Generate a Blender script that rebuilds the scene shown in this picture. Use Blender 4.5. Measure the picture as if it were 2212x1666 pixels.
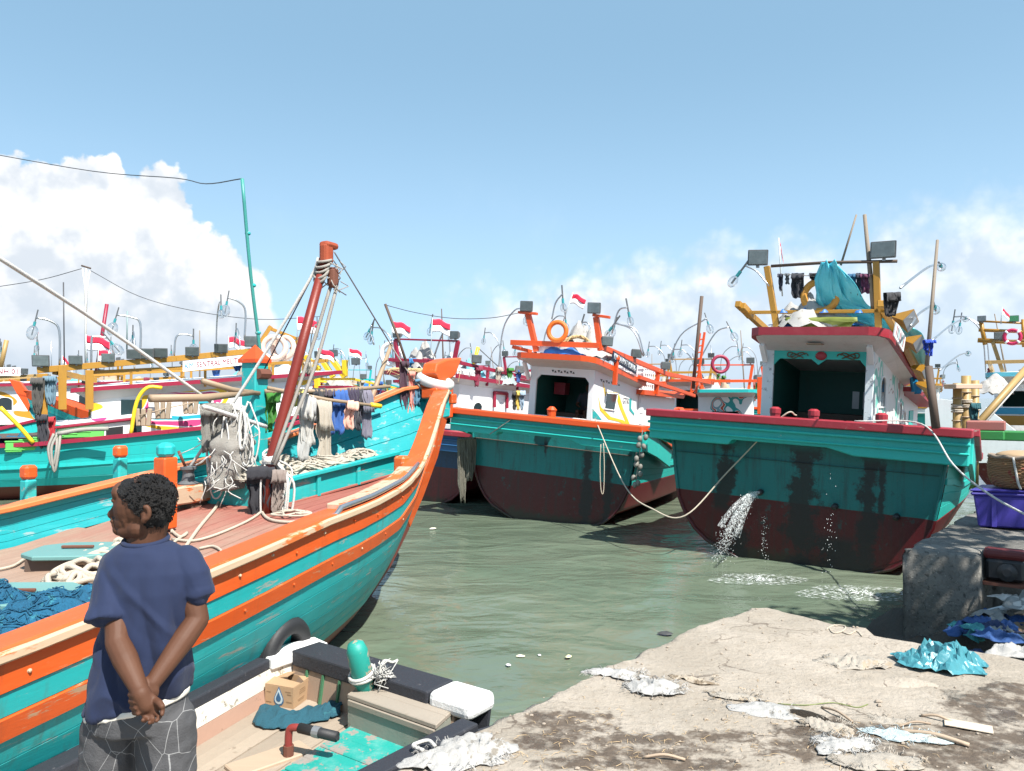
import bpy, bmesh, math, random
from mathutils import Vector, Matrix, noise
from math import sin, cos, pi, radians, sqrt, atan2, exp
for o in list(bpy.data.objects): bpy.data.objects.remove(o)
SC = bpy.context.scene
COL = SC.collection
random.seed(7)
# ---------------------------------------------------------------- camera
FPX, CAMZ = 1640.0, 1.9            # focal length for a 2212 px wide frame, eye height above the quay
PITCH = math.atan(27 / FPX)
cam = bpy.data.cameras.new('camera')
cam.sensor_width = 36.0
cam.lens = 36.0 * FPX / 2212.0
cam.clip_start, cam.clip_end = 0.1, 6000
cam_ob = bpy.data.objects.new('camera', cam)
cam_ob.location = (0, 0, CAMZ)
cam_ob.rotation_euler = (pi / 2 + PITCH, 0, 0)
COL.objects.link(cam_ob)
SC.camera = cam_ob
# ---------------------------------------------------------------- sky and sun
SUN_EL, SUN_AZ = radians(54), radians(144)      # azimuth clockwise from +Y
SUN_DIR = Vector((cos(SUN_EL) * sin(SUN_AZ), cos(SUN_EL) * cos(SUN_AZ), sin(SUN_EL)))
world = bpy.data.worlds.new('World')
SC.world = world
world.use_nodes = True
def build_world():
    nt = world.node_tree
    N, L = nt.nodes, nt.links
    N.clear()
    def nd(t, **k):
        n = N.new(t)
        for a, b in k.items(): setattr(n, a, b)
        return n
    def val(sock, v):
        if hasattr(v, 'is_linked') or hasattr(v, 'links'): L.new(v, sock)
        else: sock.default_value = v
    def m(op, a, b=0.0, c=0.0, clamp=False):
        n = nd('ShaderNodeMath', operation=op, use_clamp=clamp)
        for i, v in enumerate((a, b, c)): val(n.inputs[i], v)
        return n.outputs[0]
    def curve(x, pts):
        n = nd('ShaderNodeFloatCurve')
        c = n.mapping.curves[0]
        while len(c.points) < len(pts): c.points.new(0.5, 0.5)
        for p, q in zip(c.points, pts): p.location = q
        n.mapping.update()
        L.new(x, n.inputs['Value'])
        return n.outputs[0]
    def mix(f, a, b):
        n = nd('ShaderNodeMix', data_type='RGBA')
        val(n.inputs[0], f); val(n.inputs[6], a); val(n.inputs[7], b)
        return n.outputs[2]
    def rng(x, a, b, c=0., d=1., typ='SMOOTHSTEP'):
        n = nd('ShaderNodeMapRange', interpolation_type=typ)
        for i, v in enumerate((x, a, b, c, d)): val(n.inputs[i], v)
        return n.outputs[0]
    out, bg = nd('ShaderNodeOutputWorld'), nd('ShaderNodeBackground')
    L.new(bg.outputs[0], out.inputs[0])
    sky = nd('ShaderNodeTexSky', sky_type='NISHITA')
    sky.sun_disc = False
    sky.sun_elevation, sky.sun_rotation = SUN_EL, SUN_AZ
    sky.altitude, sky.air_density, sky.dust_density, sky.ozone_density = 0, 1.0, 1.2, 1.6
    sc = nd('ShaderNodeVectorMath', operation='SCALE')
    L.new(sky.outputs[0], sc.inputs[0]); sc.inputs[3].default_value = 0.13
    tc = nd('ShaderNodeTexCoord')
    sp = nd('ShaderNodeSeparateXYZ')
    L.new(tc.outputs['Generated'], sp.inputs[0])
    az = m('ARCTAN2', sp.outputs[0], sp.outputs[1])
    el = m('ARCSINE', sp.outputs[2])
    t = m('MULTIPLY_ADD', az, 1 / (2 * pi), 0.5)
    D = lambda d: 0.5 + d / 360.0
    # cloud bank: height of its upper edge (fraction of 20 degrees) all round the horizon
    env = curve(t, [(0, .42), (.1, .3), (.2, .5), (.3, .35), (D(-42), .74), (D(-33), .80), (D(-25), .80), (D(-22.6), .66), (D(-20), .58), (D(-17.8), .42), (D(-16.2), .26),
                    (D(-12), .24), (D(-7), .32), (D(-3), .42), (D(3), .53), (D(9), .55), (D(16), .60), (D(24), .64), (D(33), .72), (D(45), .5), (.7, .36), (.8, .5), (.9, .3), (1, .42)])
    soft = curve(t, [(0, .5), (.3, .3), (D(-40), .06), (D(-19), .1), (D(-14), .8), (D(5), .75), (D(20), .95), (D(35), 1), (.8, .4), (1, .5)])
    opac = curve(t, [(0, .8), (.3, .9), (D(-40), 1), (D(-18), 1), (D(-13), .75), (D(2), .85), (D(14), .78), (D(35), .72), (.8, .8), (1, .8)])
    envr = m('MULTIPLY', env, radians(20))
    def noi(vec, s, det, rough, dist=0.0):
        n = nd('ShaderNodeTexNoise', noise_dimensions='3D')
        L.new(vec, n.inputs['Vector'])
        n.inputs['Scale'].default_value, n.inputs['Detail'].default_value = s, det
        n.inputs['Roughness'].default_value, n.inputs['Distortion'].default_value = rough, dist
        return n.outputs['Fac']
    def shift(v):
        n = nd('ShaderNodeVectorMath', operation='ADD')
        L.new(tc.outputs['Generated'], n.inputs[0]); n.inputs[1].default_value = v
        return n.outputs[0]
    n1 = noi(tc.outputs['Generated'], 11, 7, .56)
    n1b = noi(shift((.012, 0, .02)), 11, 4, .56)
    def vor(vec, s):
        n = nd('ShaderNodeTexVoronoi', feature='F1')
        L.new(vec, n.inputs['Vector'])
        n.inputs['Scale'].default_value = s
        return n.outputs['Distance']
    wob = nd('ShaderNodeTexNoise'); L.new(tc.outputs['Generated'], wob.inputs['Vector']); wob.inputs['Scale'].default_value = 30; wob.inputs['Detail'].default_value = 5
    wv = nd('ShaderNodeVectorMath', operation='MULTIPLY_ADD')
    L.new(wob.outputs['Color'], wv.inputs[0]); wv.inputs[1].default_value = (.03, .03, .03); L.new(tc.outputs['Generated'], wv.inputs[2])
    v1 = vor(wv.outputs[0], 26)
    v2 = vor(wv.outputs[0], 60)
    bil = m('ADD', m('MULTIPLY', v1, -.55), m('MULTIPLY', v2, -.35))
    d = m('ADD', m('MULTIPLY', m('SUBTRACT', envr, el), 17.0), m('ADD', m('MULTIPLY', m('SUBTRACT', n1, .5), 2.3), m('MULTIPLY', m('ADD', bil, .38), .9)))
    mask = m('MULTIPLY', rng(d, 0.0, m('MULTIPLY_ADD', soft, 1.5, .07)), opac)
    lit = m('ADD', m('MULTIPLY', m('SUBTRACT', n1, n1b), 3.2), m('MULTIPLY', bil, .55))
    shade = rng(lit, -.66, .16)
    top = mix(shade, (.56, .61, .67, 1), (.88, .875, .87, 1))
    low = rng(el, .0, .16)
    ccol = mix(low, (.47, .55, .64, 1), top)
    # thin second layer of veil to break the blue above the right-hand bank
    nv = noi(shift((3, 1, 0)), 5, 6, .6)
    veil = m('MULTIPLY', rng(nv, .5, .8), m('MULTIPLY', rng(el, .34, .1), .22))
    # pale moist air towards the horizon
    hz = rng(el, -.02, .45, 1, 0)
    base = mix(m('MULTIPLY_ADD', hz, .25, .6), sc.outputs[0], mix(hz, (.265, .47, .63, 1), (.46, .69, .92, 1)))
    c = mix(veil, base, (.8, .85, .9, 1))
    c = mix(mask, c, ccol)
    L.new(c, bg.inputs[0])
    bg.inputs[1].default_value = 0.72
world.cycles.sampling_method = 'MANUAL'; world.cycles.sample_map_resolution = 256
build_world()
sun = bpy.data.lights.new('sun', 'SUN')
sun.energy, sun.angle, sun.color = 5.0, radians(.55), (1.0, .955, .88)
sun_ob = bpy.data.objects.new('sun', sun)
sun_ob.rotation_euler = SUN_DIR.to_track_quat('Z', 'Y').to_euler()
sun_ob.location = (20, -15, 30)
COL.objects.link(sun_ob)
vs = SC.view_settings
vs.view_transform, vs.look, vs.gamma, vs.exposure = 'Standard', 'None', 1.0, 0.95
vs.use_curve_mapping = False
SC.cycles.max_bounces = 6
SC.cycles.transparent_max_bounces = 12
SC.cycles.use_denoising = True
SC.cycles.sample_clamp_indirect = 4.0
# ---------------------------------------------------------------- measuring helpers (pixels of the 2212 px wide picture)
CAM = Vector((0, 0, CAMZ))
def ray(px, py):
    u, v = (px - 1106) / FPX, (833 - py) / FPX
    return Vector((u, cos(PITCH) - v * sin(PITCH), sin(PITCH) + v * cos(PITCH)))
def PZ(px, py, Z):
    r = ray(px, py); return CAM + r * ((Z - CAMZ) / r.z)
def PY(px, py, Y):
    r = ray(px, py); return CAM + r * (Y / r.y)
class Frame:
    """a boat's own axes: x to starboard, y towards the bow, z up from the water"""
    def __init__(s, loc, b, heel=0.0):
        s.loc, s.rot = Vector(loc), (0, radians(heel), -radians(b))
        s.M = Matrix.Translation(s.loc) @ Matrix.Rotation(-radians(b), 4, 'Z') @ Matrix.Rotation(radians(heel), 4, 'Y')
        s.I = s.M.inverted()
    def L(s, px, py, ax, v):
        o = s.I @ CAM; d = s.I.to_3x3() @ ray(px, py)
        return o + d * ((v - o[ax]) / d[ax])
    def W(s, *p): return s.M @ Vector(p if len(p) > 1 else p[0])
WATER_Z = -0.9
def lerp(a, b, t): return a + (b - a) * t
def interp(x, tab):
    if x <= tab[0][0]: return tab[0][1]
    for (a, b), (c, d) in zip(tab, tab[1:]):
        if x <= c: return b + (d - b) * (x - a) / (c - a)
    return tab[-1][1]
def fbm(p, o=4):
    s, a = 0, .5
    p = Vector(p)
    for i in range(o):
        s += a * noise.noise(p); p = p * 2.03 + Vector((7.1, 3.3, 1.7)); a *= .5
    return s
def catmull(pts, n=6):
    pts = [Vector(p) for p in pts]
    if len(pts) < 3: return pts
    q = [pts[0] * 2 - pts[1]] + pts + [pts[-1] * 2 - pts[-2]]
    out = []
    for i in range(1, len(q) - 2):
        a, b, c, d = q[i - 1:i + 3]
        for k in range(n):
            t = k / n
            out.append(.5 * ((2 * b) + (c - a) * t + (2 * a - 5 * b + 4 * c - d) * t * t + (3 * b - a - 3 * c + d) * t ** 3))
    out.append(pts[-1])
    return out
def sag(p, q, s, n=14):
    p, q = Vector(p), Vector(q)
    return [p.lerp(q, i / n) - Vector((0, 0, s * 4 * (i / n) * (1 - i / n))) for i in range(n + 1)]
# ---------------------------------------------------------------- mesh helpers
class MB:
    def __init__(s): s.v, s.f = [], []
    def add(s, vs, fs):
        n = len(s.v)
        s.v += [tuple(p) for p in vs]
        s.f += [tuple(i + n for i in f) for f in fs]
        return s
    def box(s, c, d, M=None):
        c = Vector(c)
        vs = [Vector((sx * d[0] / 2, sy * d[1] / 2, sz * d[2] / 2)) for sx in (-1, 1) for sy in (-1, 1) for sz in (-1, 1)]
        vs = [c + (M @ p if M else p) for p in vs]
        return s.add(vs, [(0, 1, 3, 2), (4, 6, 7, 5), (0, 4, 5, 1), (2, 3, 7, 6), (0, 2, 6, 4), (1, 5, 7, 3)])
    def span(s, a, b):
        a, b = Vector(a), Vector(b)
        return s.box((a + b) / 2, b - a)
    def beam(s, p, q, w, h, up=(0, 0, 1), w2=None, h2=None):
        p, q = Vector(p), Vector(q)
        y = (q - p).normalized(); up = Vector(up)
        if abs(y.dot(up)) > .98: up = Vector((0, 1, 0))
        x = y.cross(up).normalized(); z = x.cross(y)
        vs = []
        for c, ww, hh in ((p, w, h), (q, w2 or w, h2 or h)):
            for sx, sz in ((-1, -1), (1, -1), (1, 1), (-1, 1)): vs.append(c + x * sx * ww / 2 + z * sz * hh / 2)
        return s.add(vs, [(3, 2, 1, 0), (4, 5, 6, 7), (0, 1, 5, 4), (1, 2, 6, 5), (2, 3, 7, 6), (3, 0, 4, 7)])
    def tube(s, path, r, n=7, cap=True, closed=False):
        P = [Vector(p) for p in path]
        m = len(P)
        vs, fs = [], []
        t0 = (P[1] - P[0]).normalized()
        a = t0.cross(Vector((0, 0, 1)))
        if a.length < .05: a = t0.cross(Vector((1, 0, 0)))
        a.normalize()
        for i in range(m):
            t = (P[(i + 1) % m] - P[i - 1]) if closed else (P[min(i + 1, m - 1)] - P[max(i - 1, 0)])
            if t.length < 1e-9: t = t0
            t.normalize()
            a = a - t * a.dot(t)
            if a.length < 1e-6: a = t.orthogonal()
            a.normalize(); b = t.cross(a)
            rr = r[i] if isinstance(r, (list, tuple)) else r
            for k in range(n):
                q = 2 * pi * k / n
                vs.append(P[i] + (a * cos(q) + b * sin(q)) * rr)
        for i in range(m if closed else m - 1):
            j = (i + 1) % m
            for k in range(n):
                fs.append((i * n + k, i * n + (k + 1) % n, j * n + (k + 1) % n, j * n + k))
        if cap and not closed:
            fs.append(tuple(range(n - 1, -1, -1))); fs.append(tuple((m - 1) * n + k for k in range(n)))
        return s.add(vs, fs)
    def lathe(s, prof, M=None, n=14, cap=True):
        vs, fs = [], []
        for r, z in prof:
            for k in range(n):
                p = Vector((r * cos(2 * pi * k / n), r * sin(2 * pi * k / n), z))
                vs.append(M @ p if M else p)
        for i in range(len(prof) - 1):
            for k in range(n):
                fs.append((i * n + k, i * n + (k + 1) % n, (i + 1) * n + (k + 1) % n, (i + 1) * n + k))
        if cap:
            fs.append(tuple(range(n - 1, -1, -1))); fs.append(tuple((len(prof) - 1) * n + k for k in range(n)))
        return s.add(vs, fs)
    def ball(s, c, r, n=12, m=8, M=None):
        if not hasattr(r, '__len__'): r = (r, r, r)
        c = Vector(c)
        vs, fs = [], []
        for i in range(m + 1):
            th = pi * i / m
            for k in range(n):
                p = Vector((r[0] * sin(th) * cos(2 * pi * k / n), r[1] * sin(th) * sin(2 * pi * k / n), -r[2] * cos(th)))
                vs.append(c + (M @ p if M else p))
        for i in range(m):
            for k in range(n):
                fs.append((i * n + k, i * n + (k + 1) % n, (i + 1) * n + (k + 1) % n, (i + 1) * n + k))
        return s.add(vs, fs)
    def prism(s, poly, ext):
        ext = Vector(ext); P = [Vector(p) for p in poly]; n = len(P)
        fs = [tuple(range(n - 1, -1, -1)), tuple(range(n, 2 * n))] + [(i, (i + 1) % n, n + (i + 1) % n, n + i) for i in range(n)]
        return s.add(P + [p + ext for p in P], fs)
    def grid(s, fn, nu, nv, wrap=False):
        vs = [fn(i / nu, j / nv) for j in range(nv + 1) for i in range(nu if wrap else nu + 1)]
        w = nu if wrap else nu + 1
        fs = [(j * w + i, j * w + (i + 1) % w, (j + 1) * w + (i + 1) % w, (j + 1) * w + i) for j in range(nv) for i in range(nu)]
        return s.add(vs, fs)
    def ring(s, c, R, r, M=None, n=22, k=9, wob=0):
        pts = []
        for i in range(n):
            a = 2 * pi * i / n
            p = Vector((R * cos(a), R * sin(a), 0))
            pts.append(Vector(c) + (M @ p if M else p))
        return s.tube(pts, r, k, closed=True)
    def build(s, name, mat, parent=None, smooth=False, bev=0, solid=0, seg=1, sub=0, origin=True):
        me = bpy.data.meshes.new(name)
        vs = s.v
        loc = None
        if parent is None and origin and vs:
            xs = [p[0] for p in vs]; ys = [p[1] for p in vs]; zs = [p[2] for p in vs]
            loc = ((min(xs) + max(xs)) / 2, (min(ys) + max(ys)) / 2, min(zs))
            vs = [(p[0] - loc[0], p[1] - loc[1], p[2] - loc[2]) for p in vs]
        me.from_pydata(vs, [], s.f)
        bm = bmesh.new(); bm.from_mesh(me)
        bmesh.ops.recalc_face_normals(bm, faces=bm.faces)
        bm.to_mesh(me); bm.free()
        if smooth: me.shade_smooth()
        o = bpy.data.objects.new(name, me)
        if loc: o.location = loc
        COL.objects.link(o)
        if isinstance(mat, (list, tuple)):
            for m_ in mat: me.materials.append(m_)
        elif mat: me.materials.append(mat)
        if parent: o.parent = parent
        if solid:
            md = o.modifiers.new('thickness', 'SOLIDIFY'); md.thickness = solid; md.offset = 0
        if bev:
            md = o.modifiers.new('edge', 'BEVEL'); md.width = bev; md.segments = seg; md.limit_method = 'ANGLE'; md.angle_limit = radians(40)
        if sub:
            md = o.modifiers.new('sub', 'SUBSURF'); md.levels = sub; md.render_levels = sub
        return o
LABELS = {}
def tag(o, label=None, cat=None, group=None, kind=None):
    if label:
        o['label'] = label
        if label in LABELS and LABELS[label] != group: print('DUP LABEL', label)
        LABELS[label] = group
    if cat: o['category'] = cat
    if group: o['group'] = group
    if kind: o['kind'] = kind
    return o
def thing(name, label, cat, loc=(0, 0, 0), rot=(0, 0, 0), group=None):
    o = bpy.data.objects.new(name, None)
    o.empty_display_size = .2
    o.location, o.rotation_euler = loc, rot
    COL.objects.link(o)
    return tag(o, label, cat, group)
def dup(o, name=None):
    c = o.copy(); COL.objects.link(c)
    return c
def boxpart(name, a, b, m, parent, bev=.006): return MB().span(a, b).build(name, m, parent, bev=bev)
def beampart(name, p, q, w, h, m, parent, bev=.006, up=(0, 0, 1), w2=None, h2=None): return MB().beam(p, q, w, h, up, w2, h2).build(name, m, parent, bev=bev)
def tubepart(name, path, r, m, parent, n=7): return MB().tube(path, r, n).build(name, m, parent, smooth=True)
# ---------------------------------------------------------------- materials
MATS = {}
def mat(name, col, rough=.5, var=.12, scale=2.0, wear=0., wcol=(.36, .28, .20), wscale=6., dirt=0., dcol=(.06, .05, .04), stretch=(1, 1, 1),
        bump=.12, bscale=30., rnd=.05, metal=0., fade=0., fcol=(.8, .8, .78), fac=None, spec=.5, alpha=1., trans=0., sub=0., sheen=0.):
    if name in MATS: return MATS[name]
    m = bpy.data.materials.new(name); m.use_nodes = True
    nt = m.node_tree; N, L = nt.nodes, nt.links
    bs = N['Principled BSDF']
    tc = N.new('ShaderNodeTexCoord')
    mp = N.new('ShaderNodeMapping'); mp.inputs['Scale'].default_value = stretch
    L.new(tc.outputs['Object'], mp.inputs[0])
    def noi(vec, s, det=5, ro=.6):
        n = N.new('ShaderNodeTexNoise'); L.new(vec, n.inputs['Vector'])
        n.inputs['Scale'].default_value, n.inputs['Detail'].default_value, n.inputs['Roughness'].default_value = s, det, ro
        return n.outputs['Fac']
    def rng(x, a, b, c=0., d=1.):
        n = N.new('ShaderNodeMapRange'); n.interpolation_type = 'SMOOTHSTEP'
        L.new(x, n.inputs[0])
        for i, v in enumerate((a, b, c, d)): n.inputs[i + 1].default_value = v
        return n.outputs[0]
    def mix(f, a, b, bt='MIX'):
        n = N.new('ShaderNodeMix'); n.data_type = 'RGBA'; n.blend_type = bt
        for k, v in ((0, f), (6, a), (7, b)):
            if hasattr(v, 'links'): L.new(v, n.inputs[k])
            else: n.inputs[k].default_value = v if k == 0 else (*v[:3], 1)
        return n.outputs[2]
    def mul(a, b):
        n = N.new('ShaderNodeMath'); n.operation = 'MULTIPLY'; 
        for k, v in ((0, a), (1, b)):
            if hasattr(v, 'links'): L.new(v, n.inputs[k])
            else: n.inputs[k].default_value = v
        return n.outputs[0]
    base = noi(mp.outputs[0], scale, 4)
    c = mix(base, [x * (1 - var) for x in col], [min(1, x * (1 + var)) for x in col])
    oi = N.new('ShaderNodeObjectInfo')
    hs = N.new('ShaderNodeHueSaturation')
    vr = N.new('ShaderNodeMapRange'); L.new(oi.outputs['Random'], vr.inputs[0]); vr.inputs[3].default_value, vr.inputs[4].default_value = 1 - rnd, 1 + rnd
    L.new(vr.outputs[0], hs.inputs['Value']); L.new(c, hs.inputs['Color']); c = hs.outputs[0]
    ro = None
    if fade:
        f = rng(noi(mp.outputs[0], scale * 2.3, 6, .7), .45, .75)
        c = mix(mul(f, fade), c, fcol)
    if wear:
        w = rng(noi(mp.outputs[0], wscale, 9, .72), .72 - .3 * wear, .76 - .3 * wear)
        c = mix(w, c, mix(noi(mp.outputs[0], wscale * 4, 3), [x * .7 for x in wcol], wcol))
    if dirt:
        m2 = N.new('ShaderNodeMapping'); m2.inputs['Scale'].default_value = (5, 5, .7)
        L.new(tc.outputs['Object'], m2.inputs[0])
        dd = rng(noi(m2.outputs[0], 1.3, 6, .65), .48, .82)
        d2 = rng(noi(tc.outputs['Object'], .9, 3), .3, .7)
        c = mix(mul(mul(dd, d2), dirt), c, dcol)
    if fac: c = fac(N, L, tc, c, noi, rng, mix, mul)
    L.new(c, bs.inputs['Base Color'])
    bs.inputs['Roughness'].default_value, bs.inputs['Metallic'].default_value = rough, metal
    bs.inputs['Specular IOR Level'].default_value = spec
    bs.inputs['Alpha'].default_value = alpha
    bs.inputs['Transmission Weight'].default_value = trans
    if sheen: bs.inputs['Sheen Weight'].default_value = sheen
    if bump:
        b = N.new('ShaderNodeBump'); b.inputs['Strength'].default_value = bump; b.inputs['Distance'].default_value = .02
        L.new(noi(mp.outputs[0], bscale, 6, .65), b.inputs['Height']); L.new(b.outputs[0], bs.inputs['Normal'])
    MATS[name] = m
    return m
TEAL = (.012, .36, .33); TEAL2 = (.012, .40, .40); TEALS = (.02, .30, .235); ORANGE = (.66, .10, .012); ORANGE2 = (.62, .13, .015)
MAROON = (.30, .022, .035); YELLOW = (.37, .185, .022); WHITE = (.78, .79, .79); REDM = (.25, .025, .025)
m_teal = mat('teal_paint', (.010, .36, .36), .5, wear=.46, wcol=(.30, .36, .32), wscale=9, dirt=.9, dcol=(.08, .06, .035), fade=.3, fcol=(.10, .46, .46), stretch=(1.4, .16, 1.4))
m_teal_in = mat('teal_bulwark_paint', (.010, .33, .36), .5, wear=.48, wcol=(.26, .42, .43), wscale=9, dirt=.5, fade=.4, fcol=(.08, .46, .5), stretch=(1.4, .16, 1.4))
m_teal_far = mat('sea_green_paint', (.012, .42, .41), .5, wear=.25, wcol=(.1, .3, .28), dirt=.2, stretch=(1, .3, 1), rnd=.1)
m_green = mat('green_stern_paint', (.016, .44, .385), .45, wear=.22, wcol=(.25, .42, .36), dirt=.3, fade=.3, fcol=(.06, .50, .42), wscale=9)
m_orange = mat('orange_paint', (.60, .085, .010), .45, wear=.40, wcol=(.46, .29, .17), wscale=9, dirt=.7, dcol=(.18, .05, .02), fade=.3, fcol=(.66, .17, .05), stretch=(1.4, .16, 1.4))
m_orange_worn = mat('worn_orange_paint', (.6, .12, .02), .5, wear=.85, wcol=(.55, .40, .28), dirt=.2, stretch=(1, .3, 1), wscale=4)
m_orange2 = mat('vermilion_paint', (.62, .075, .012), .4, wear=.2, dirt=.15)
m_worn = mat('worn_timber_edge', (.52, .38, .25), .75, wear=.5, wcol=(.6, .15, .03), stretch=(1, .2, 1))
m_maroon = mat('maroon_paint', MAROON, .42, wear=.3, wcol=(.4, .25, .22), dirt=.2, fade=.25, fcol=(.42, .08, .09))
m_maroon2 = mat('wine_paint', (.27, .012, .04), .42, wear=.12, dirt=.1)
m_yellow = mat('ochre_paint', YELLOW, .45, wear=.25, wcol=(.35, .25, .12), dirt=.3)
m_bright_yellow = mat('yellow_paint', (.78, .52, .02), .42, dirt=.15)
m_white = mat('white_paint', WHITE, .45, var=.05, dirt=.22, dcol=(.25, .23, .2), wear=.08, wcol=(.5, .48, .44))
m_white_clean = mat('fresh_white_paint', (.80, .80, .80), .4, var=.04, dirt=.08, dcol=(.3, .3, .3))
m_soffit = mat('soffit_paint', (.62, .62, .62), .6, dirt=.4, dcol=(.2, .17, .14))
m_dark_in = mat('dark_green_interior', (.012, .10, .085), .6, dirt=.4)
m_black = mat('black_steel', (.02, .02, .022), .45, dirt=0)
m_grey = mat('grey_metal', (.30, .31, .32), .4, metal=.6, dirt=.3)
m_steel = mat('galvanised_pipe', (.45, .46, .47), .32, metal=.85, dirt=.2)
m_rust = mat('rusty_iron', (.14, .05, .03), .75, wear=.4, wcol=(.25, .1, .05))
m_dkwood = mat('dark_timber', (.09, .06, .045), .75, stretch=(1, 1, .2))
m_wood = mat('bare_timber', (.33, .25, .18), .75, wear=.3, wcol=(.22, .17, .13), stretch=(.4, 6, 1), scale=3, rnd=.16)
m_bamboo = mat('bamboo', (.29, .21, .135), .55, wear=.3, wcol=(.28, .2, .13))
m_bamboo_y = mat('yellow_bamboo', (.34, .22, .08), .5, wear=.3, wcol=(.35, .25, .1))
m_rope = mat('cream_rope', (.46, .40, .32), .85, bscale=140, bump=.6)
m_rope_w = mat('white_rope', (.55, .54, .51), .85, bscale=140, bump=.6)
m_rope_g = mat('grey_rope', (.30, .28, .25), .9, bscale=140, bump=.6)
m_wire = mat('dark_wire', (.05, .05, .055), .5, bump=0)
m_rubber = mat('black_rubber', (.018, .018, .02), .6, wear=.2, wcol=(.06, .055, .05))
m_reflector = mat('lamp_glass', (.13, .155, .16), .15, metal=.3, bump=0, var=.5, scale=7, rnd=.4)
m_lamp_body = mat('lamp_housing', (.10, .105, .11), .45, dirt=.2)
m_red_cloth = mat('flag_red', (.62, .02, .06), .75, bump=.1)
m_white_cloth = mat('flag_white', (.82, .82, .82), .75, bump=.1)
m_ring = mat('orange_ring_cover', (.72, .14, .01), .55, dirt=.3)
def simple(name, col, rough=.8, **k): return mat(name, col, rough, **k)
def glass_mat():
    m = bpy.data.materials.new('bulb_glass'); m.use_nodes = True
    nt = m.node_tree; N, L = nt.nodes, nt.links
    N.remove(N['Principled BSDF'])
    t, g, x, fr = N.new('ShaderNodeBsdfTransparent'), N.new('ShaderNodeBsdfGlossy'), N.new('ShaderNodeMixShader'), N.new('ShaderNodeLayerWeight')
    t.inputs[0].default_value = (.93, .95, .96, 1); g.inputs['Roughness'].default_value = .03
    fr.inputs[0].default_value = .35
    L.new(fr.outputs['Facing'], x.inputs[0]); L.new(t.outputs[0], x.inputs[1]); L.new(g.outputs[0], x.inputs[2])
    L.new(x.outputs[0], N['Material Output'].inputs[0])
    return m
m_bulb = glass_mat()
m_window = mat('window_dark_glass', (.02, .03, .035), .08, bump=0)
# ---------------------------------------------------------------- small repeated builders
def rope(name, path, r, m, label, group=None, n=6, sm=5, cat='rope'):
    o = MB().tube(catmull(path, sm) if sm else path, r, n).build(name, m, None, smooth=True)
    return tag(o, label, cat, group)
def floodlight(parent, p, aim, w=.36, h=.26, face=None, back=True, name='floodlight'):
    """a box lamp: housing, glass, bracket; p = foot point, aim = direction the glass looks"""
    w, h = w * .86, h * .86
    aim = Vector(aim).normalized(); x = aim.cross(Vector((0, 0, 1))).normalized(); z = x.cross(aim)
    M = Matrix((x, aim, z)).transposed()
    c = Vector(p) + Vector((0, 0, h * .62))
    b = MB()
    o = lambda q: c + M @ Vector(q)
    fr = [(-w / 2, .09, -h / 2), (w / 2, .09, -h / 2), (w / 2, .09, h / 2), (-w / 2, .09, h / 2)]
    bk = [(-w * .3, -.1, -h * .28), (w * .3, -.1, -h * .28), (w * .3, -.1, h * .28), (-w * .3, -.1, h * .28)]
    b.add([o(q) for q in fr + bk], [(0, 1, 2, 3), (7, 6, 5, 4), (0, 4, 5, 1), (1, 5, 6, 2), (2, 6, 7, 3), (3, 7, 4, 0)])
    body = b.build(name, m_lamp_body, parent, bev=.012)
    g = MB().box(o((0, .095, 0)), (w * .86, .012, h * .82), M).build('lens', face or m_reflector, body, bev=.004)
    br = MB()
    br.beam(p, Vector(p) + Vector((0, 0, h * .4)), .05, .05).build('bracket', m_grey, body)
    return body
def bulb_arm(parent, path, r=.016, size=.10, tilt=(0, 0, -1), m=None):
    """curved pipe ending in a hanging fishing-lamp bulb"""
    P = catmull(path, 5)
    a = MB().tube(P, r, 6).build('lamp_arm', m or m_steel, parent, smooth=True)
    t = Vector(tilt).normalized(); e = P[-1]
    MB().tube([e - t * .22, e + t * .16], .02, 6).build('lamp_socket', m_lamp_body, a)
    MB().tube([e + t * .12, e + t * .24], .034, 8).build('lamp_collar', mat('collar_teal', (.03, .25, .27), .4), a)
    c = e + t * (.24 + size * 1.1)
    Q = t.to_track_quat('Z', 'Y').to_matrix()
    MB().ball(c, (size * .85, size * .85, size * 1.2), 12, 8, Q).build('bulb', m_bulb, a, smooth=True)
    MB().tube([c - t * size * .9, c + t * size * .45], .02, 6).build('filament', m_grey, a)
    return a
def flag(name, base, top, size, wind, label, seed=0, droop=.25, flag_at=None):
    """red over white national flag on its own staff"""
    base, top = Vector(base), Vector(top)
    t = thing(name, label, 'flag', base)
    MB().tube([Vector((0, 0, 0)), top - base], max(.012, size * .02), 6).build('staff', mat('staff_paint', (.5, .55, .55), .5), t, smooth=True)
    w = Vector(wind).normalized(); n = w.cross(Vector((0, 0, 1))).normalized()
    up = (top - base).normalized()
    for k, (m_, nm) in enumerate(((m_red_cloth, 'red_half'), (m_white_cloth, 'white_half'))):
        def fn(u, v):
            q = top - base - up * (size * .67 * (k + v) / 2 + .03)
            q = q + w * (size * u * (1 - .08 * sin(seed))) + n * (size * .11 * sin(u * 7 + seed + v * .6) * u ** .6)
            q.z -= size * droop * u * u + size * .04 * sin(u * 9 + seed)
            return q
        MB().grid(fn, 12, 4).build(nm, m_, t, smooth=True, solid=.004)
    return t
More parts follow.
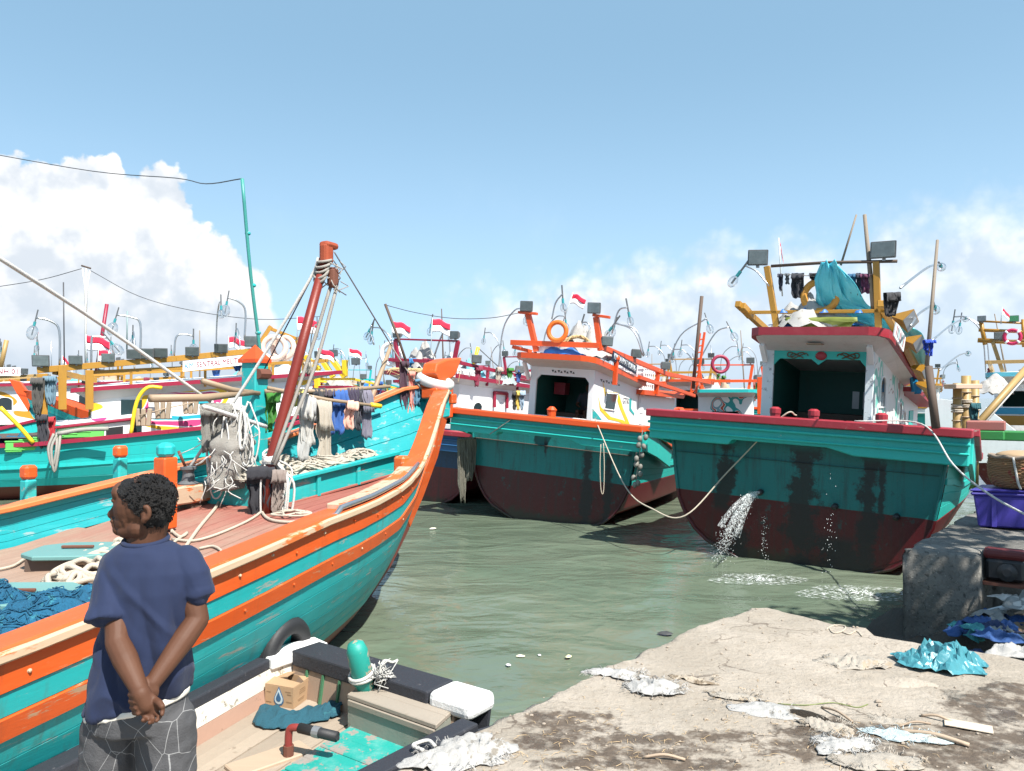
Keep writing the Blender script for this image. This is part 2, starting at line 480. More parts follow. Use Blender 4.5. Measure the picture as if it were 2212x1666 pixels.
def life_ring(name, c, R, r, normal, label, m=None, bands=True):
    Q = Vector(normal).to_track_quat('Z', 'Y').to_matrix()
    t = thing(name, label, 'life ring', Vector(c))
    b = MB(); n = 28
    b.ring((0, 0, 0), R, r, Q, n, 9)
    ring = b.build('ring', m or m_ring, t, smooth=True)
    if bands:
        for k in range(4):
            a0 = pi / 4 + k * pi / 2
            pts = [Q @ Vector((R * cos(a0 + d), R * sin(a0 + d), 0)) for d in (-.14, 0, .14)]
            MB().tube(pts, r * 1.06, 9).build('strap', m_white_cloth, t, smooth=True)
    return t
def cloth(name, A, B, drop, label, m, seed=0, back=.25, shape='towel', fold=.05, freq=5, n=None, parent=None, cat='laundry', group=None, skew=0., solid=.006):
    """garment draped over a line from A to B"""
    A, B = Vector(A), Vector(B)
    ax = (B - A); wd = ax.length; axn = ax.normalized()
    nn = Vector(n).normalized() if n else axn.cross(Vector((0, 0, 1))).normalized()
    rnd = random.Random(seed)
    ph = [rnd.uniform(0, 6) for _ in range(4)]
    mb = MB()
    def sheet(u0, u1, v0, v1, prof, nu, nv):
        def fn(u, v):
            vv = lerp(v0, v1, v); uu = lerp(u0, u1, u)
            side = 1 if vv >= 0 else -1
            d = abs(vv) * drop
            w = prof(max(vv, 0))
            q = A.lerp(B, .5) + axn * ((uu - .5) * wd * w + skew * d)
            amp = fold * min(1, abs(vv) * 2.5 + .1)
            dis = amp * (sin(uu * freq * 2 * pi + ph[0] + vv * 1.3) + .5 * sin(uu * freq * 3.7 * pi + ph[1] - vv * 2.2)) * .6
            q = q - nn * side * (.02 + .02 * min(1, abs(vv) * 6)) + nn * dis
            q.z += .018 * (1 - min(1, abs(vv) * 8)) - d * (1 + .07 * sin(uu * 9 + ph[2]) * max(0, abs(vv) - .5))
            q += axn * (.05 * sin(vv * 5 + ph[3]) * abs(vv) * wd)
            q += Vector((1, 1, .4)) * .03 * noise.noise(Vector((uu * 4 + seed, vv * 5, seed * .7)))
            return q
        mb.grid(fn, nu, nv)
    if shape == 'trousers':
        sheet(0, 1, -back, .34, lambda v: 1, 14, 8)
        sheet(0, .5, .34, 1, lambda v: 1 - .15 * (v - .34), 8, 10)
        sheet(.5, 1, .34, 1.02, lambda v: 1 - .1 * (v - .34), 8, 10)
    elif shape == 'shirt':
        sheet(0, 1, -back, 1, lambda v: 1 + .25 * exp(-((v - .3) / .12) ** 2) if v > .05 else 1, 18, 16)
    elif shape == 'taper':
        sheet(0, 1, -back, 1, lambda v: 1 - .55 * v + .5 * v * (1 - v), 16, 16)
    else:
        sheet(0, 1, -back, 1, lambda v: 1 - .12 * v, 16, 14)
    o = mb.build(name, m, parent, smooth=True, solid=solid)
    if parent is None: tag(o, label, cat, group)
    return o
def crumple(name, c, sx, sy, h, m, label, seed=0, rot=0., cat='plastic sheet', group=None, nz=7., n=58, parent=None, fr=.35, rj=.1, smooth=True):
    """a thin sheet dropped on the ground: irregular outline, creased facets and a few long folds"""
    from mathutils.geometry import delaunay_2d_cdt
    c = Vector(c); off = Vector((seed * 13.7, seed * 5.1, seed * 2.3)); rnd = random.Random(seed)
    R = Matrix.Rotation(rot, 3, 'Z')
    st = max(sx, sy) / (n * .55)
    edge = lambda a: 1 + fr * 1.6 * noise.noise(Vector((cos(a), sin(a), 0)) * 1.4 + off) + fr * .7 * noise.noise(Vector((cos(a), sin(a), 0)) * 4.2 + off)
    pts = []
    ny, nx = int(sy * 1.5 / st) + 1, int(sx * 1.5 / st) + 1
    for j in range(-ny, ny + 1):
        for i in range(-nx, nx + 1):
            x, y = (i + rnd.uniform(-.42, .42)) * st, (j + rnd.uniform(-.42, .42)) * st
            r = sqrt((x / sx * 2) ** 2 + (y / sy * 2) ** 2) / max(.2, edge(atan2(y / sy, x / sx)))
            if r < 1: pts.append((x, y, r))
    V, E, F, o1, o2, o3 = delaunay_2d_cdt([Vector(p[:2]) for p in pts], [], [], 0, 1e-6)
    folds = [(rnd.uniform(0, pi), rnd.uniform(-.5, .5) * sy, rnd.uniform(.35, 1)) for _ in range(9)]
    out = []
    for v in V:
        x, y = v; r = min(1, sqrt((x / sx * 2) ** 2 + (y / sy * 2) ** 2) / max(.2, edge(atan2(y / sy, x / sx))))
        s_ = Vector((x, y, 0)) / max(sx, sy) * nz * .5
        body = (1 - r * r)
        z = .35 * max(0, noise.noise(s_ + off) + .25) + rj * rnd.random() ** 1.6
        fz = 0
        for a, d, k in folds:
            t = abs(x * sin(a) - y * cos(a) - d + .03 * noise.noise(s_ * 3 + off)) / (.065 * max(sx, sy))
            if t < 1: fz = max(fz, .55 * k * (1 - t))
        z += fz
        w = noise.noise(s_ * 1.7 + off * 3) * .05 * max(sx, sy)
        q = R @ Vector((x + w, y - w, 0))
        q.z = h * z * (.12 + .88 * body) + .005
        out.append(c + q)
    lim = st * 3.2
    fs = [f for f in F if len(f) == 3 and all((V[f[i]] - V[f[i - 1]]).length < lim for i in range(3))]
    o = MB().add(out, fs).build(name, m, parent, smooth=smooth, solid=.003)
    if parent is None: tag(o, label, cat, group)
    return o
def text(s, name, size, m, parent, M, depth=.004, fit=None, shear=0., bold=0.):
    """flat lettering; M places it: local x = reading direction, local y = up"""
    cu = bpy.data.curves.new(name, 'FONT'); cu.body = s; cu.size = size; cu.extrude = depth; cu.align_x = 'CENTER'; cu.align_y = 'CENTER'; cu.shear = shear; cu.offset = bold
    cu.resolution_u = 2
    ob = bpy.data.objects.new(name, cu)
    deps = bpy.context.evaluated_depsgraph_get()
    COL.objects.link(ob); deps.update()
    me = bpy.data.meshes.new_from_object(ob.evaluated_get(deps))
    bpy.data.objects.remove(ob)
    o = bpy.data.objects.new(name, me); COL.objects.link(o)
    me.materials.clear(); me.materials.append(m)
    if fit and len(me.vertices):
        xs = [v.co.x for v in me.vertices]; w = max(xs) - min(xs)
        for v in me.vertices: v.co.x *= fit / w
    me.transform(M)
    o.parent = parent
    return o
def basis(o, x, y):
    x, y = Vector(x).normalized(), Vector(y).normalized(); z = x.cross(y)
    M = Matrix((x, y, z)).transposed().to_4x4(); M.translation = Vector(o)
    return M
def planks(parent, S, us, vs, mats, thick=.018, name='plank', gap=.006, out=1):
    """hull or bulwark strakes: S(u, v) is the skin, each band between two v is one plank standing proud of its seams"""
    for j, (v0, v1) in enumerate(zip(vs, vs[1:])):
        mb = MB(); rows = []
        P = []
        dv = (v1 - v0)
        for v, t in ((v0, 0), (v0 + dv * .03, 1), (v0 + dv * .97, 1), (v1, 0)):
            r = []
            for u in us:
                p = S(u, v)
                du = S(u + 1e-3, v) - S(u - 1e-3, v); dw = S(u, v + 1e-3) - S(u, v - 1e-3)
                n = du.cross(dw)
                n = n.normalized() if n.length > 1e-12 else Vector((1, 0, 0))
                r.append(p + n * out * thick * t)
            P.append(r)
        k = len(us)
        vv = [p for r in P for p in r]
        fs = [(r * k + i, r * k + i + 1, (r + 1) * k + i + 1, (r + 1) * k + i) for r in range(3) for i in range(k - 1)]
        mb.add(vv, fs)
        m_ = mats[j] if isinstance(mats, (list, tuple)) else mats
        if m_: mb.build(name, m_, parent, smooth=False)
def lin(a, b, n): return [a + (b - a) * i / n for i in range(n + 1)]
# ---------------------------------------------------------------- water
def water_mat():
    def fac(N, L, tc, c, noi, rng, mix, mul):
        f = rng(noi(tc.outputs['Object'], .35, 4), .35, .7)
        return mix(f, (.105, .138, .098), (.14, .168, .122))
    m = mat('harbour_water', (.07, .09, .045), .08, fac=fac, bump=0, spec=.5, rnd=0)
    nt = m.node_tree; N, L = nt.nodes, nt.links
    bs = N['Principled BSDF']; bs.inputs['IOR'].default_value = 1.33
    tc = N.new('ShaderNodeTexCoord'); mp = N.new('ShaderNodeMapping'); mp.inputs['Scale'].default_value = (1.0, 1.7, 1); mp.inputs['Rotation'].default_value = (0, 0, .5)
    L.new(tc.outputs['Object'], mp.inputs[0])
    prev = None
    for s, st, di in ((.7, .26, .30), (2.6, .18, .08), (9., .10, .025)):
        n = N.new('ShaderNodeTexNoise'); n.inputs['Scale'].default_value = s; n.inputs['Detail'].default_value = 3; n.inputs['Distortion'].default_value = .6
        L.new(mp.outputs[0], n.inputs['Vector'])
        b = N.new('ShaderNodeBump'); b.inputs['Strength'].default_value = st; b.inputs['Distance'].default_value = di
        L.new(n.outputs['Fac'], b.inputs['Height'])
        if prev: L.new(prev, b.inputs['Normal'])
        prev = b.outputs[0]
    L.new(prev, bs.inputs['Normal'])
    return m
m_water = water_mat()
def make_water():
    mb = MB()
    # fine rippled sheet close by, growing coarser towards the horizon
    ys = []; y = 1.0
    while y < 60: ys.append(y); y *= 1.022
    ys += [80, 120, 200, 400, 900, 2500, 5500]
    nx = 150
    def row(y):
        out = []
        for i in range(nx + 1):
            x = (i / nx * 2 - 1) * max(14, y * 1.25)
            z = 0
            if y < 60:
                f = 1 / (1 + (y / 25) ** 2)
                z = .035 * f * (noise.noise(Vector((x * .9, y * 1.25, 0))) + .6 * noise.noise(Vector((x * 2.4 + 5, y * 3.1, 2))) + .35 * noise.noise(Vector((x * 5.5, y * 6.5, 7))))
            out.append((x, y, WATER_Z + z))
        return out
    v = [p for y in [-30] + ys for p in row(y)]
    w = nx + 1
    mb.add(v, [(j * w + i, j * w + i + 1, (j + 1) * w + i + 1, (j + 1) * w + i) for j in range(len(ys)) for i in range(nx)])
    o = mb.build('water', m_water, None, smooth=True, origin=False)
    tag(o, 'murky green harbour water with small ripples', None, None, 'structure')
make_water()
# ---------------------------------------------------------------- quay in the foreground
def concrete_mat():
    def fac(N, L, tc, c, noi, rng, mix, mul):
        co = tc.outputs['Object']
        c = mix(rng(noi(co, 1.3, 5), .35, .7), (.285, .245, .198), (.37, .322, .268))
        c = mix(mul(rng(noi(co, 16, 6, .7), .5, .75), .55), c, (.19, .15, .11))
        c = mix(mul(rng(noi(co, 55, 4), .62, .72), .7), c, (.13, .10, .075))
        c = mix(mul(rng(noi(co, 38, 3), .66, .72), .6), c, (.45, .40, .34))
        v = N.new('ShaderNodeTexVoronoi'); v.feature = 'DISTANCE_TO_EDGE'; v.inputs['Scale'].default_value = 1.1
        wv = N.new('ShaderNodeVectorMath'); wv.operation = 'MULTIPLY_ADD'; nn = N.new('ShaderNodeTexNoise'); nn.inputs['Scale'].default_value = 4; nn.inputs['Detail'].default_value = 6
        L.new(co, nn.inputs['Vector']); L.new(nn.outputs['Color'], wv.inputs[0]); wv.inputs[1].default_value = (.5, .5, 0); L.new(co, wv.inputs[2]); L.new(wv.outputs[0], v.inputs['Vector'])
        c = mix(mul(rng(v.outputs['Distance'], .004, .012, 1, 0), mul(rng(noi(co, 1.7, 3), .45, .6), .8)), c, (.10, .075, .055))
        st = N.new('ShaderNodeTexVoronoi'); st.inputs['Scale'].default_value = 26; L.new(co, st.inputs['Vector'])
        c = mix(mul(rng(st.outputs['Distance'], .16, .24, 1, 0), mul(rng(noi(co, 2.6, 4), .5, .62), .75)), c, st.outputs['Color'] if False else (.33, .29, .25))
        # old soaked stains: fish water dried into the surface
        sp = N.new('ShaderNodeSeparateXYZ'); L.new(co, sp.inputs[0])
        tot = None
        for (x, y, rx, ry) in STAINS:
            n = N.new('ShaderNodeVectorMath'); n.operation = 'SUBTRACT'; L.new(co, n.inputs[0]); n.inputs[1].default_value = (x, y, 0)
            s = N.new('ShaderNodeVectorMath'); s.operation = 'MULTIPLY'; L.new(n.outputs[0], s.inputs[0]); s.inputs[1].default_value = (1 / rx, 1 / ry, 0)
            l = N.new('ShaderNodeVectorMath'); l.operation = 'LENGTH'; L.new(s.outputs[0], l.inputs[0])
            a = N.new('ShaderNodeMath'); a.operation = 'MULTIPLY_ADD'; L.new(noi(co, 5.5, 6, .65), a.inputs[0]); a.inputs[1].default_value = -2.6; L.new(l.outputs['Value'], a.inputs[2])
            r = rng(a.outputs[0], -.55, -.15, 1, 0)
            if tot is None: tot = r
            else:
                q = N.new('ShaderNodeMath'); q.operation = 'MAXIMUM'; L.new(tot, q.inputs[0]); L.new(r, q.inputs[1]); tot = q.outputs[0]
        wet = mul(tot, rng(noi(co, 9, 5), .3, .55))
        c = mix(mul(wet, .93), c, mix(noi(co, 30, 4), (.035, .024, .016), (.12, .085, .058)))
        pud = mul(tot, rng(noi(co, 3.3, 3), .52, .58))
        bs = N['Principled BSDF']
        rr = N.new('ShaderNodeMapRange'); L.new(pud, rr.inputs[0]); rr.inputs[3].default_value, rr.inputs[4].default_value = .85, .12
        L.new(rr.outputs[0], bs.inputs['Roughness'])
        return c
    m = mat('quay_concrete', (.45, .39, .3), .85, fac=fac, bump=.9, bscale=24, rnd=0)
    return m
def on_quay(px, py): return PZ(px, py, 0.0)
STAINS = []
for (px, py, rx, ry) in ((1225, 1555, .26, .2), (1400, 1620, .42, .22), (1180, 1600, .2, .12), (2160, 1530, .34, .3), (1830, 1585, .4, .2), (1960, 1595, .3, .16), (2190, 1490, .25, .1), (1345, 1605, .2, .14), (1480, 1650, .3, .1), (2120, 1600, .5, .2), (1760, 1620, .3, .15), (2050, 1640, .4, .15), (1290, 1650, .3, .1), (1560, 1590, .25, .1)):
    q = on_quay(px, py); STAINS.append((q.x, q.y, rx, ry))
m_conc = concrete_mat()
QUAY_EDGE = [(-3.9, .35)] + [tuple(on_quay(*p).xy) for p in ((830, 1666), (935, 1612), (1040, 1562), (1180, 1500), (1300, 1440), (1375, 1408), (1440, 1385), (1470, 1360), (1560, 1332), (1615, 1312), (1660, 1309), (1760, 1332), (1840, 1350), (1875, 1358), (1893, 1372), (1990, 1390), (2100, 1404), (2212, 1420))] + [(6.5, 3.4), (9, 1.4), (9, -4), (-3.9, -4)]
QUAY_EDGE = [Vector((x, y, 0)) for x, y in QUAY_EDGE]
def inside(p, poly):
    c = False; j = len(poly) - 1
    for i in range(len(poly)):
        a, b = poly[i], poly[j]
        if (a.y > p[1]) != (b.y > p[1]) and p[0] < (b.x - a.x) * (p[1] - a.y) / (b.y - a.y) + a.x: c = not c
        j = i
    return c
def quay_h(x, y):
    return .018 * noise.noise(Vector((x * 1.4, y * 1.4, 0))) + .010 * noise.noise(Vector((x * 6, y * 6, 3))) + .006 * noise.noise(Vector((x * 19, y * 19, 5)))
def make_slab(name, edge, top, bottom, m, rough=.02, lab='', fine=.045, hf=quay_h, focus=None):
    """concrete mass with a broken rim: triangulated top following a ragged edge, sides down into the water"""
    # densify and roughen the rim
    rim = []
    for a, b in zip(edge, edge[1:] + edge[:1]):
        n = max(1, int((b - a).length / .06)) if (a.y > -1 or b.y > -1) else 1
        for k in range(n):
            p = a.lerp(b, k / n)
            t = (b - a).normalized(); nn = Vector((-t.y, t.x, 0))
            rim.append(p + nn * rough * (noise.noise(p * 3) * 2 + noise.noise(p * 11)))
    bm = bmesh.new()
    inner = []
    for i, p in enumerate(rim):
        q = rim[i - 1]; r = rim[(i + 1) % len(rim)]
        t = (r - q).normalized(); nn = Vector((-t.y, t.x, 0))
        c = p + nn * .05
        if not inside(c, edge): c = p - nn * .05
        inner.append(c)
    vt = [bm.verts.new((p.x, p.y, top + hf(p.x, p.y))) for p in inner]
    ve = [bm.verts.new((p.x, p.y, top - .035 + .02 * noise.noise(p * 5))) for p in rim]
    vm = [bm.verts.new((p.x + .03 * noise.noise(p * 4 + Vector((1, 0, 0))), p.y + .03 * noise.noise(p * 4 + Vector((5, 0, 0))), top - .35)) for p in rim]
    vb = [bm.verts.new((p.x, p.y, bottom)) for p in rim]
    n = len(rim)
    for A, B in ((vt, ve), (ve, vm), (vm, vb)):
        for i in range(n):
            bm.faces.new((A[i], A[(i + 1) % n], B[(i + 1) % n], B[i]))
    # interior points on a jittered lattice, finer in view
    from mathutils.geometry import delaunay_2d_cdt
    pts = [Vector((p.x, p.y)) for p in inner]
    edges = [(i, (i + 1) % n) for i in range(n)]
    x0, x1 = min(p.x for p in edge), max(p.x for p in edge); y0, y1 = min(p.y for p in edge), max(p.y for p in edge)
    rnd = random.Random(3)
    def lat(st, xa, xb, ya, yb):
        y = ya
        while y < yb:
            x = xa
            while x < xb:
                q = (x + rnd.uniform(-.3, .3) * st, y + rnd.uniform(-.3, .3) * st)
                if inside(q, inner): pts.append(Vector(q))
                x += st
            y += st
    if focus: lat(fine, *focus)
    lat(.5, x0, x1, y0, y1)
    V, Ed, Fc, ov, oe, of = delaunay_2d_cdt(pts, edges, [], 1, 1e-5)
    idx = []
    for i, v in enumerate(V):
        src = [k for k in ov[i] if k < n]
        idx.append(vt[src[0]] if src else bm.verts.new((v.x, v.y, top + hf(v.x, v.y))))
    for f in Fc:
        try: bm.faces.new([idx[k] for k in f])
        except ValueError: pass
    bmesh.ops.recalc_face_normals(bm, faces=bm.faces)
    me = bpy.data.meshes.new(name); bm.to_mesh(me); bm.free(); me.materials.append(m)
    me.shade_smooth()
    o = bpy.data.objects.new(name, me); COL.objects.link(o)
    return o
o = make_slab('pavement', QUAY_EDGE, 0.0, -2.2, m_conc, rough=.035, focus=(-1.6, 4.6, 3.4, 7.1))
tag(o, 'sunlit worn concrete quay with wet brown stains', None, None, 'structure')
# ---------------------------------------------------------------- raised block of the next quay
def block_mat():
    def fac(N, L, tc, c, noi, rng, mix, mul):
        co = tc.outputs['Object']
        c = mix(rng(noi(co, 2.2, 6), .3, .7), (.10, .095, .085), (.20, .19, .17))
        c = mix(mul(rng(noi(co, 21, 5, .7), .52, .66), .8), c, (.05, .047, .042))
        c = mix(mul(rng(noi(co, 34, 3), .63, .72), .5), c, (.5, .47, .42))
        return c
    return mat('old_block_concrete', (.3, .28, .25), .9, fac=fac, bump=1., bscale=18, rnd=0)
m_block = block_mat()
BLK_Z = .3
def blk(px, py): return PZ(px, py, BLK_Z)
c0, c1, c2 = blk(1946, 1190), blk(2090, 1110), blk(2118, 1200)
ed = (c1 - c0).normalized(); fd = (c2 - c0).normalized()
BLOCK_EDGE = [c0, c0 + ed * 9, c0 + ed * 9 + fd * 7, c0 + fd * 7 + ed * .55, c0 + fd * .72 + ed * .55, c0 + fd * .70]
BLOCK_EDGE = [Vector((p.x, p.y, 0)) for p in BLOCK_EDGE]
def block_h(x, y): return .03 * noise.noise(Vector((x * 1.2, y * 1.2, 4))) + .014 * noise.noise(Vector((x * 5, y * 5, 3)))
o = make_slab('quay_block', BLOCK_EDGE, BLK_Z, -2.2, m_block, rough=.03, hf=block_h, fine=.07, focus=(3.8, 8, 7, 11))
tag(o, 'raised grey concrete quay block with rough dark face, blue crate on it', 'quay block')
# ---------------------------------------------------------------- the two boats lying stern-on
def transom_mat(name, top, low, zl, stains):
    def fac(N, L, tc, c, noi, rng, mix, mul):
        co = tc.outputs['Object']
        sp = N.new('ShaderNodeSeparateXYZ'); L.new(co, sp.inputs[0])
        z = N.new('ShaderNodeMath'); z.operation = 'MULTIPLY_ADD'; L.new(noi(co, 3, 4), z.inputs[0]); z.inputs[1].default_value = .03; L.new(sp.outputs[2], z.inputs[2])
        f = rng(z.outputs[0], zl + .010, zl + .022)
        lo = mix(noi(co, 2.5, 6), [x * .75 for x in low], [x * 1.2 for x in low])
        hi = mix(noi(co, 2.0, 6), [x * .85 for x in top], [x * 1.12 for x in top])
        c = mix(f, lo, hi)
        m2 = N.new('ShaderNodeMapping'); m2.inputs['Scale'].default_value = (6, 6, .45); L.new(co, m2.inputs[0])
        st = noi(m2.outputs[0], 1.5, 7, .7)
        c = mix(mul(rng(st, .46, .74), .6), c, (.022, .026, .024))  # grime streaks, strengthened to paint deeper shade onto the stern
        c = mix(mul(rng(noi(co, 14, 5), .66, .76), .22), c, (.2, .3, .27))
        c = mix(mul(rng(noi(co, 5, 7, .75), .60, .64), .55), c, [x * .45 for x in top])
        sl = N.new('ShaderNodeMath'); sl.operation = 'MULTIPLY_ADD'; L.new(noi(co, 6, 5), sl.inputs[0]); sl.inputs[1].default_value = -.5; L.new(sp.outputs[2], sl.inputs[2])
        c = mix(mul(rng(sl.outputs[0], -.22, .02, 1, 0), .85), c, (.022, .026, .016))
        ex = None
        for (x, z0, z1, w) in stains:     # bilge and exhaust runs, plus low blotches that paint in deeper shade
            a = N.new('ShaderNodeMath'); a.operation = 'SUBTRACT'; L.new(sp.outputs[0], a.inputs[0]); a.inputs[1].default_value = x
            b = N.new('ShaderNodeMath'); b.operation = 'ABSOLUTE'; L.new(a.outputs[0], b.inputs[0])
            e = N.new('ShaderNodeMath'); e.operation = 'MULTIPLY_ADD'; L.new(noi(co, 6, 9, .8), e.inputs[0]); e.inputs[1].default_value = w * 2.6; L.new(b.outputs[0], e.inputs[2])
            e2 = N.new('ShaderNodeMath'); e2.operation = 'MULTIPLY_ADD'; L.new(noi(co, 2.2, 3), e2.inputs[0]); e2.inputs[1].default_value = w * 2.2; L.new(e.outputs[0], e2.inputs[2]); e = e2
            s = mul(rng(e.outputs[0], w * 2.75, w * 3.2, 1, 0), mul(rng(sp.outputs[2], z0 - .12, z0 + .1), rng(sp.outputs[2], z1 - .15, z1 + .05, 1, 0)))
            if ex is None: ex = s
            else:
                q = N.new('ShaderNodeMath'); q.operation = 'MAXIMUM'; L.new(ex, q.inputs[0]); L.new(s, q.inputs[1]); ex = q.outputs[0]
        if ex is not None: c = mix(mul(ex, .93), c, (.012, .013, .015))
        return c
    return mat(name, top, .42, fac=fac, bump=.25, bscale=16, rnd=0)
TR_PROF = [(-.7, .25), (-.15, .62), (-.05, .95), (.05, 1.25), (.15, 1.48), (.36, 1.74), (.6, 1.92), (.9, 2.05), (1.4, 2.13), (2.0, 2.2)]
def stern_boat(F, name, label, c, group=None):
    root = thing(name, label, 'boat', F.loc, F.rot, group)
    W, LH, zr = c.get('W', 5.0), c.get('len', 11.5), c.get('zr', 2.45)
    k = W / 5.0
    sheer = c.get('sheer') or [(0, zr - .1), (1.2, zr - .3), (2.3, zr - .62), (6, zr - .75), (10, zr - .5), (LH, zr)]
    mt, mr, mlow = c['hull'], c['rail'], c['low']
    def hb(y): return W / 2 * .88 * (1 + .12 * sin(min(y, 6) / 6 * pi / 2)) * (1 - max(0, (y - LH * .35) / (LH * .65)) ** 2)
    def S(side):
        def f(u, v):
            zs = interp(u, sheer)
            z = lerp(-.7, c['line'], v * 2) if v < .5 else lerp(c['line'], zs, (v - .5) * 2)
            bow = max(0, (u - LH * .55) / (LH * .45))
            w = interp(z, TR_PROF) / 2.2 * (1 - .25 * bow) + .25 * bow * max(0, z) / 3
            return Vector((side * hb(u) * w, u + bow * .12 * max(0, z), z))
        return f
    us = lin(c.get('rec', .36) - .02, LH, c.get('nu', 16))
    for side in (-1, 1):
        planks(root, S(side), us, [0, .17, .34, .5], mlow, .010, 'bottom_plank', out=side)
        planks(root, S(side), us, lin(.5, 1, c.get('np', 6)), mt, .012, 'plank', out=side)
        pts = [S(side)(u, 1) + Vector((side * .03, 0, .04)) for u in us]
        mb = MB()
        for a, b in zip(pts, pts[1:]): mb.beam(a, b, .16, .11)
        mb.build('side_rail', mr, root)
        mb = MB(); q = [S(side)(u, .74) for u in us]
        for a, b in zip(q, q[1:]): mb.beam(a, b, .07, .09)
        mb.build('rubbing_strake', mt, root)
    # transom
    mb = MB()
    zs = [p[0] for p in TR_PROF]
    mb.grid(lambda u, v: Vector(((u * 2 - 1) * interp(lerp(-.7, 2.05, v), TR_PROF) * k, c.get('rec', .36) - .04 * lerp(-.7, 2.05, v), lerp(-.7, 2.05, v))), 24, 40)
    mb.build('transom', c['transom'], root)
    mb = MB()
    for side in (-1, 1):
        mb.tube([Vector((side * interp(z, TR_PROF) * k, c.get('rec', .36) - .01 - .04 * z, z)) for z in lin(-.2, 2.0, 12)], .03, 6)
    mb.build('transom_edge', c['transom'], root, smooth=True)
    # stepped fascia boards under the stern rail
    e = W / 2
    b0, b1 = zr - .5, zr - .41
    steps = c.get('steps', (-.21, .11, .19))
    poly = [(-e, -.12, zr - .1), (-e, -.12, b0), (steps[0] * W, -.12, b0), (steps[0] * W + .07, -.12, b1), (steps[1] * W, -.12, b1), (steps[2] * W, -.12, b0 - .01), (e, -.12, b0 - .02), (e, -.12, zr - .1)]
    MB().prism(poly, (0, .34, 0)).build('stern_fascia', mt, root, bev=.015)
    MB().beam((-e - .02, -.15, zr - .2), (e + .02, -.15, zr - .2), .06, .05).build('fascia_moulding', mt, root, bev=.015)
    MB().beam((-e - .01, -.145, zr - .34), (e + .01, -.145, zr - .34), .04, .035).build('fascia_moulding', mt, root, bev=.012)
    MB().beam((-e - .04, -.06, zr - .035), (e + .04, -.06, zr - .035), .34, .13).build('stern_rail', mr, root, bev=.015)
    for side in (-1, 1):
        mb = MB()
        P = [Vector((side * (e - .02 * i), y, z - .3)) for i, (y, z) in enumerate(((.22, zr), (1.2, zr - .2), (2.4, zr - .52)))]
        for a, b in zip(P, P[1:]): mb.beam(a, b, .07, .42)
        mb.build('quarter_board', mt, root, bev=.01)
        mb = MB()
        for a, b in zip(P, P[1:]): mb.beam(a + Vector((side * .01, 0, .27)), b + Vector((side * .01, 0, .27)), .2, .12)
        mb.build('quarter_rail', mr, root, bev=.012)
    zd = c.get('deck', 1.72)
    mb = MB(); mb.grid(lambda u, v: Vector(((u * 2 - 1) * hb(lerp(.25, LH - .4, v)) * .95, lerp(.25, LH - .4, v), zd + .0 * u)), 4, 14)
    mb.build('deck', m_dkwood, root)
    return root
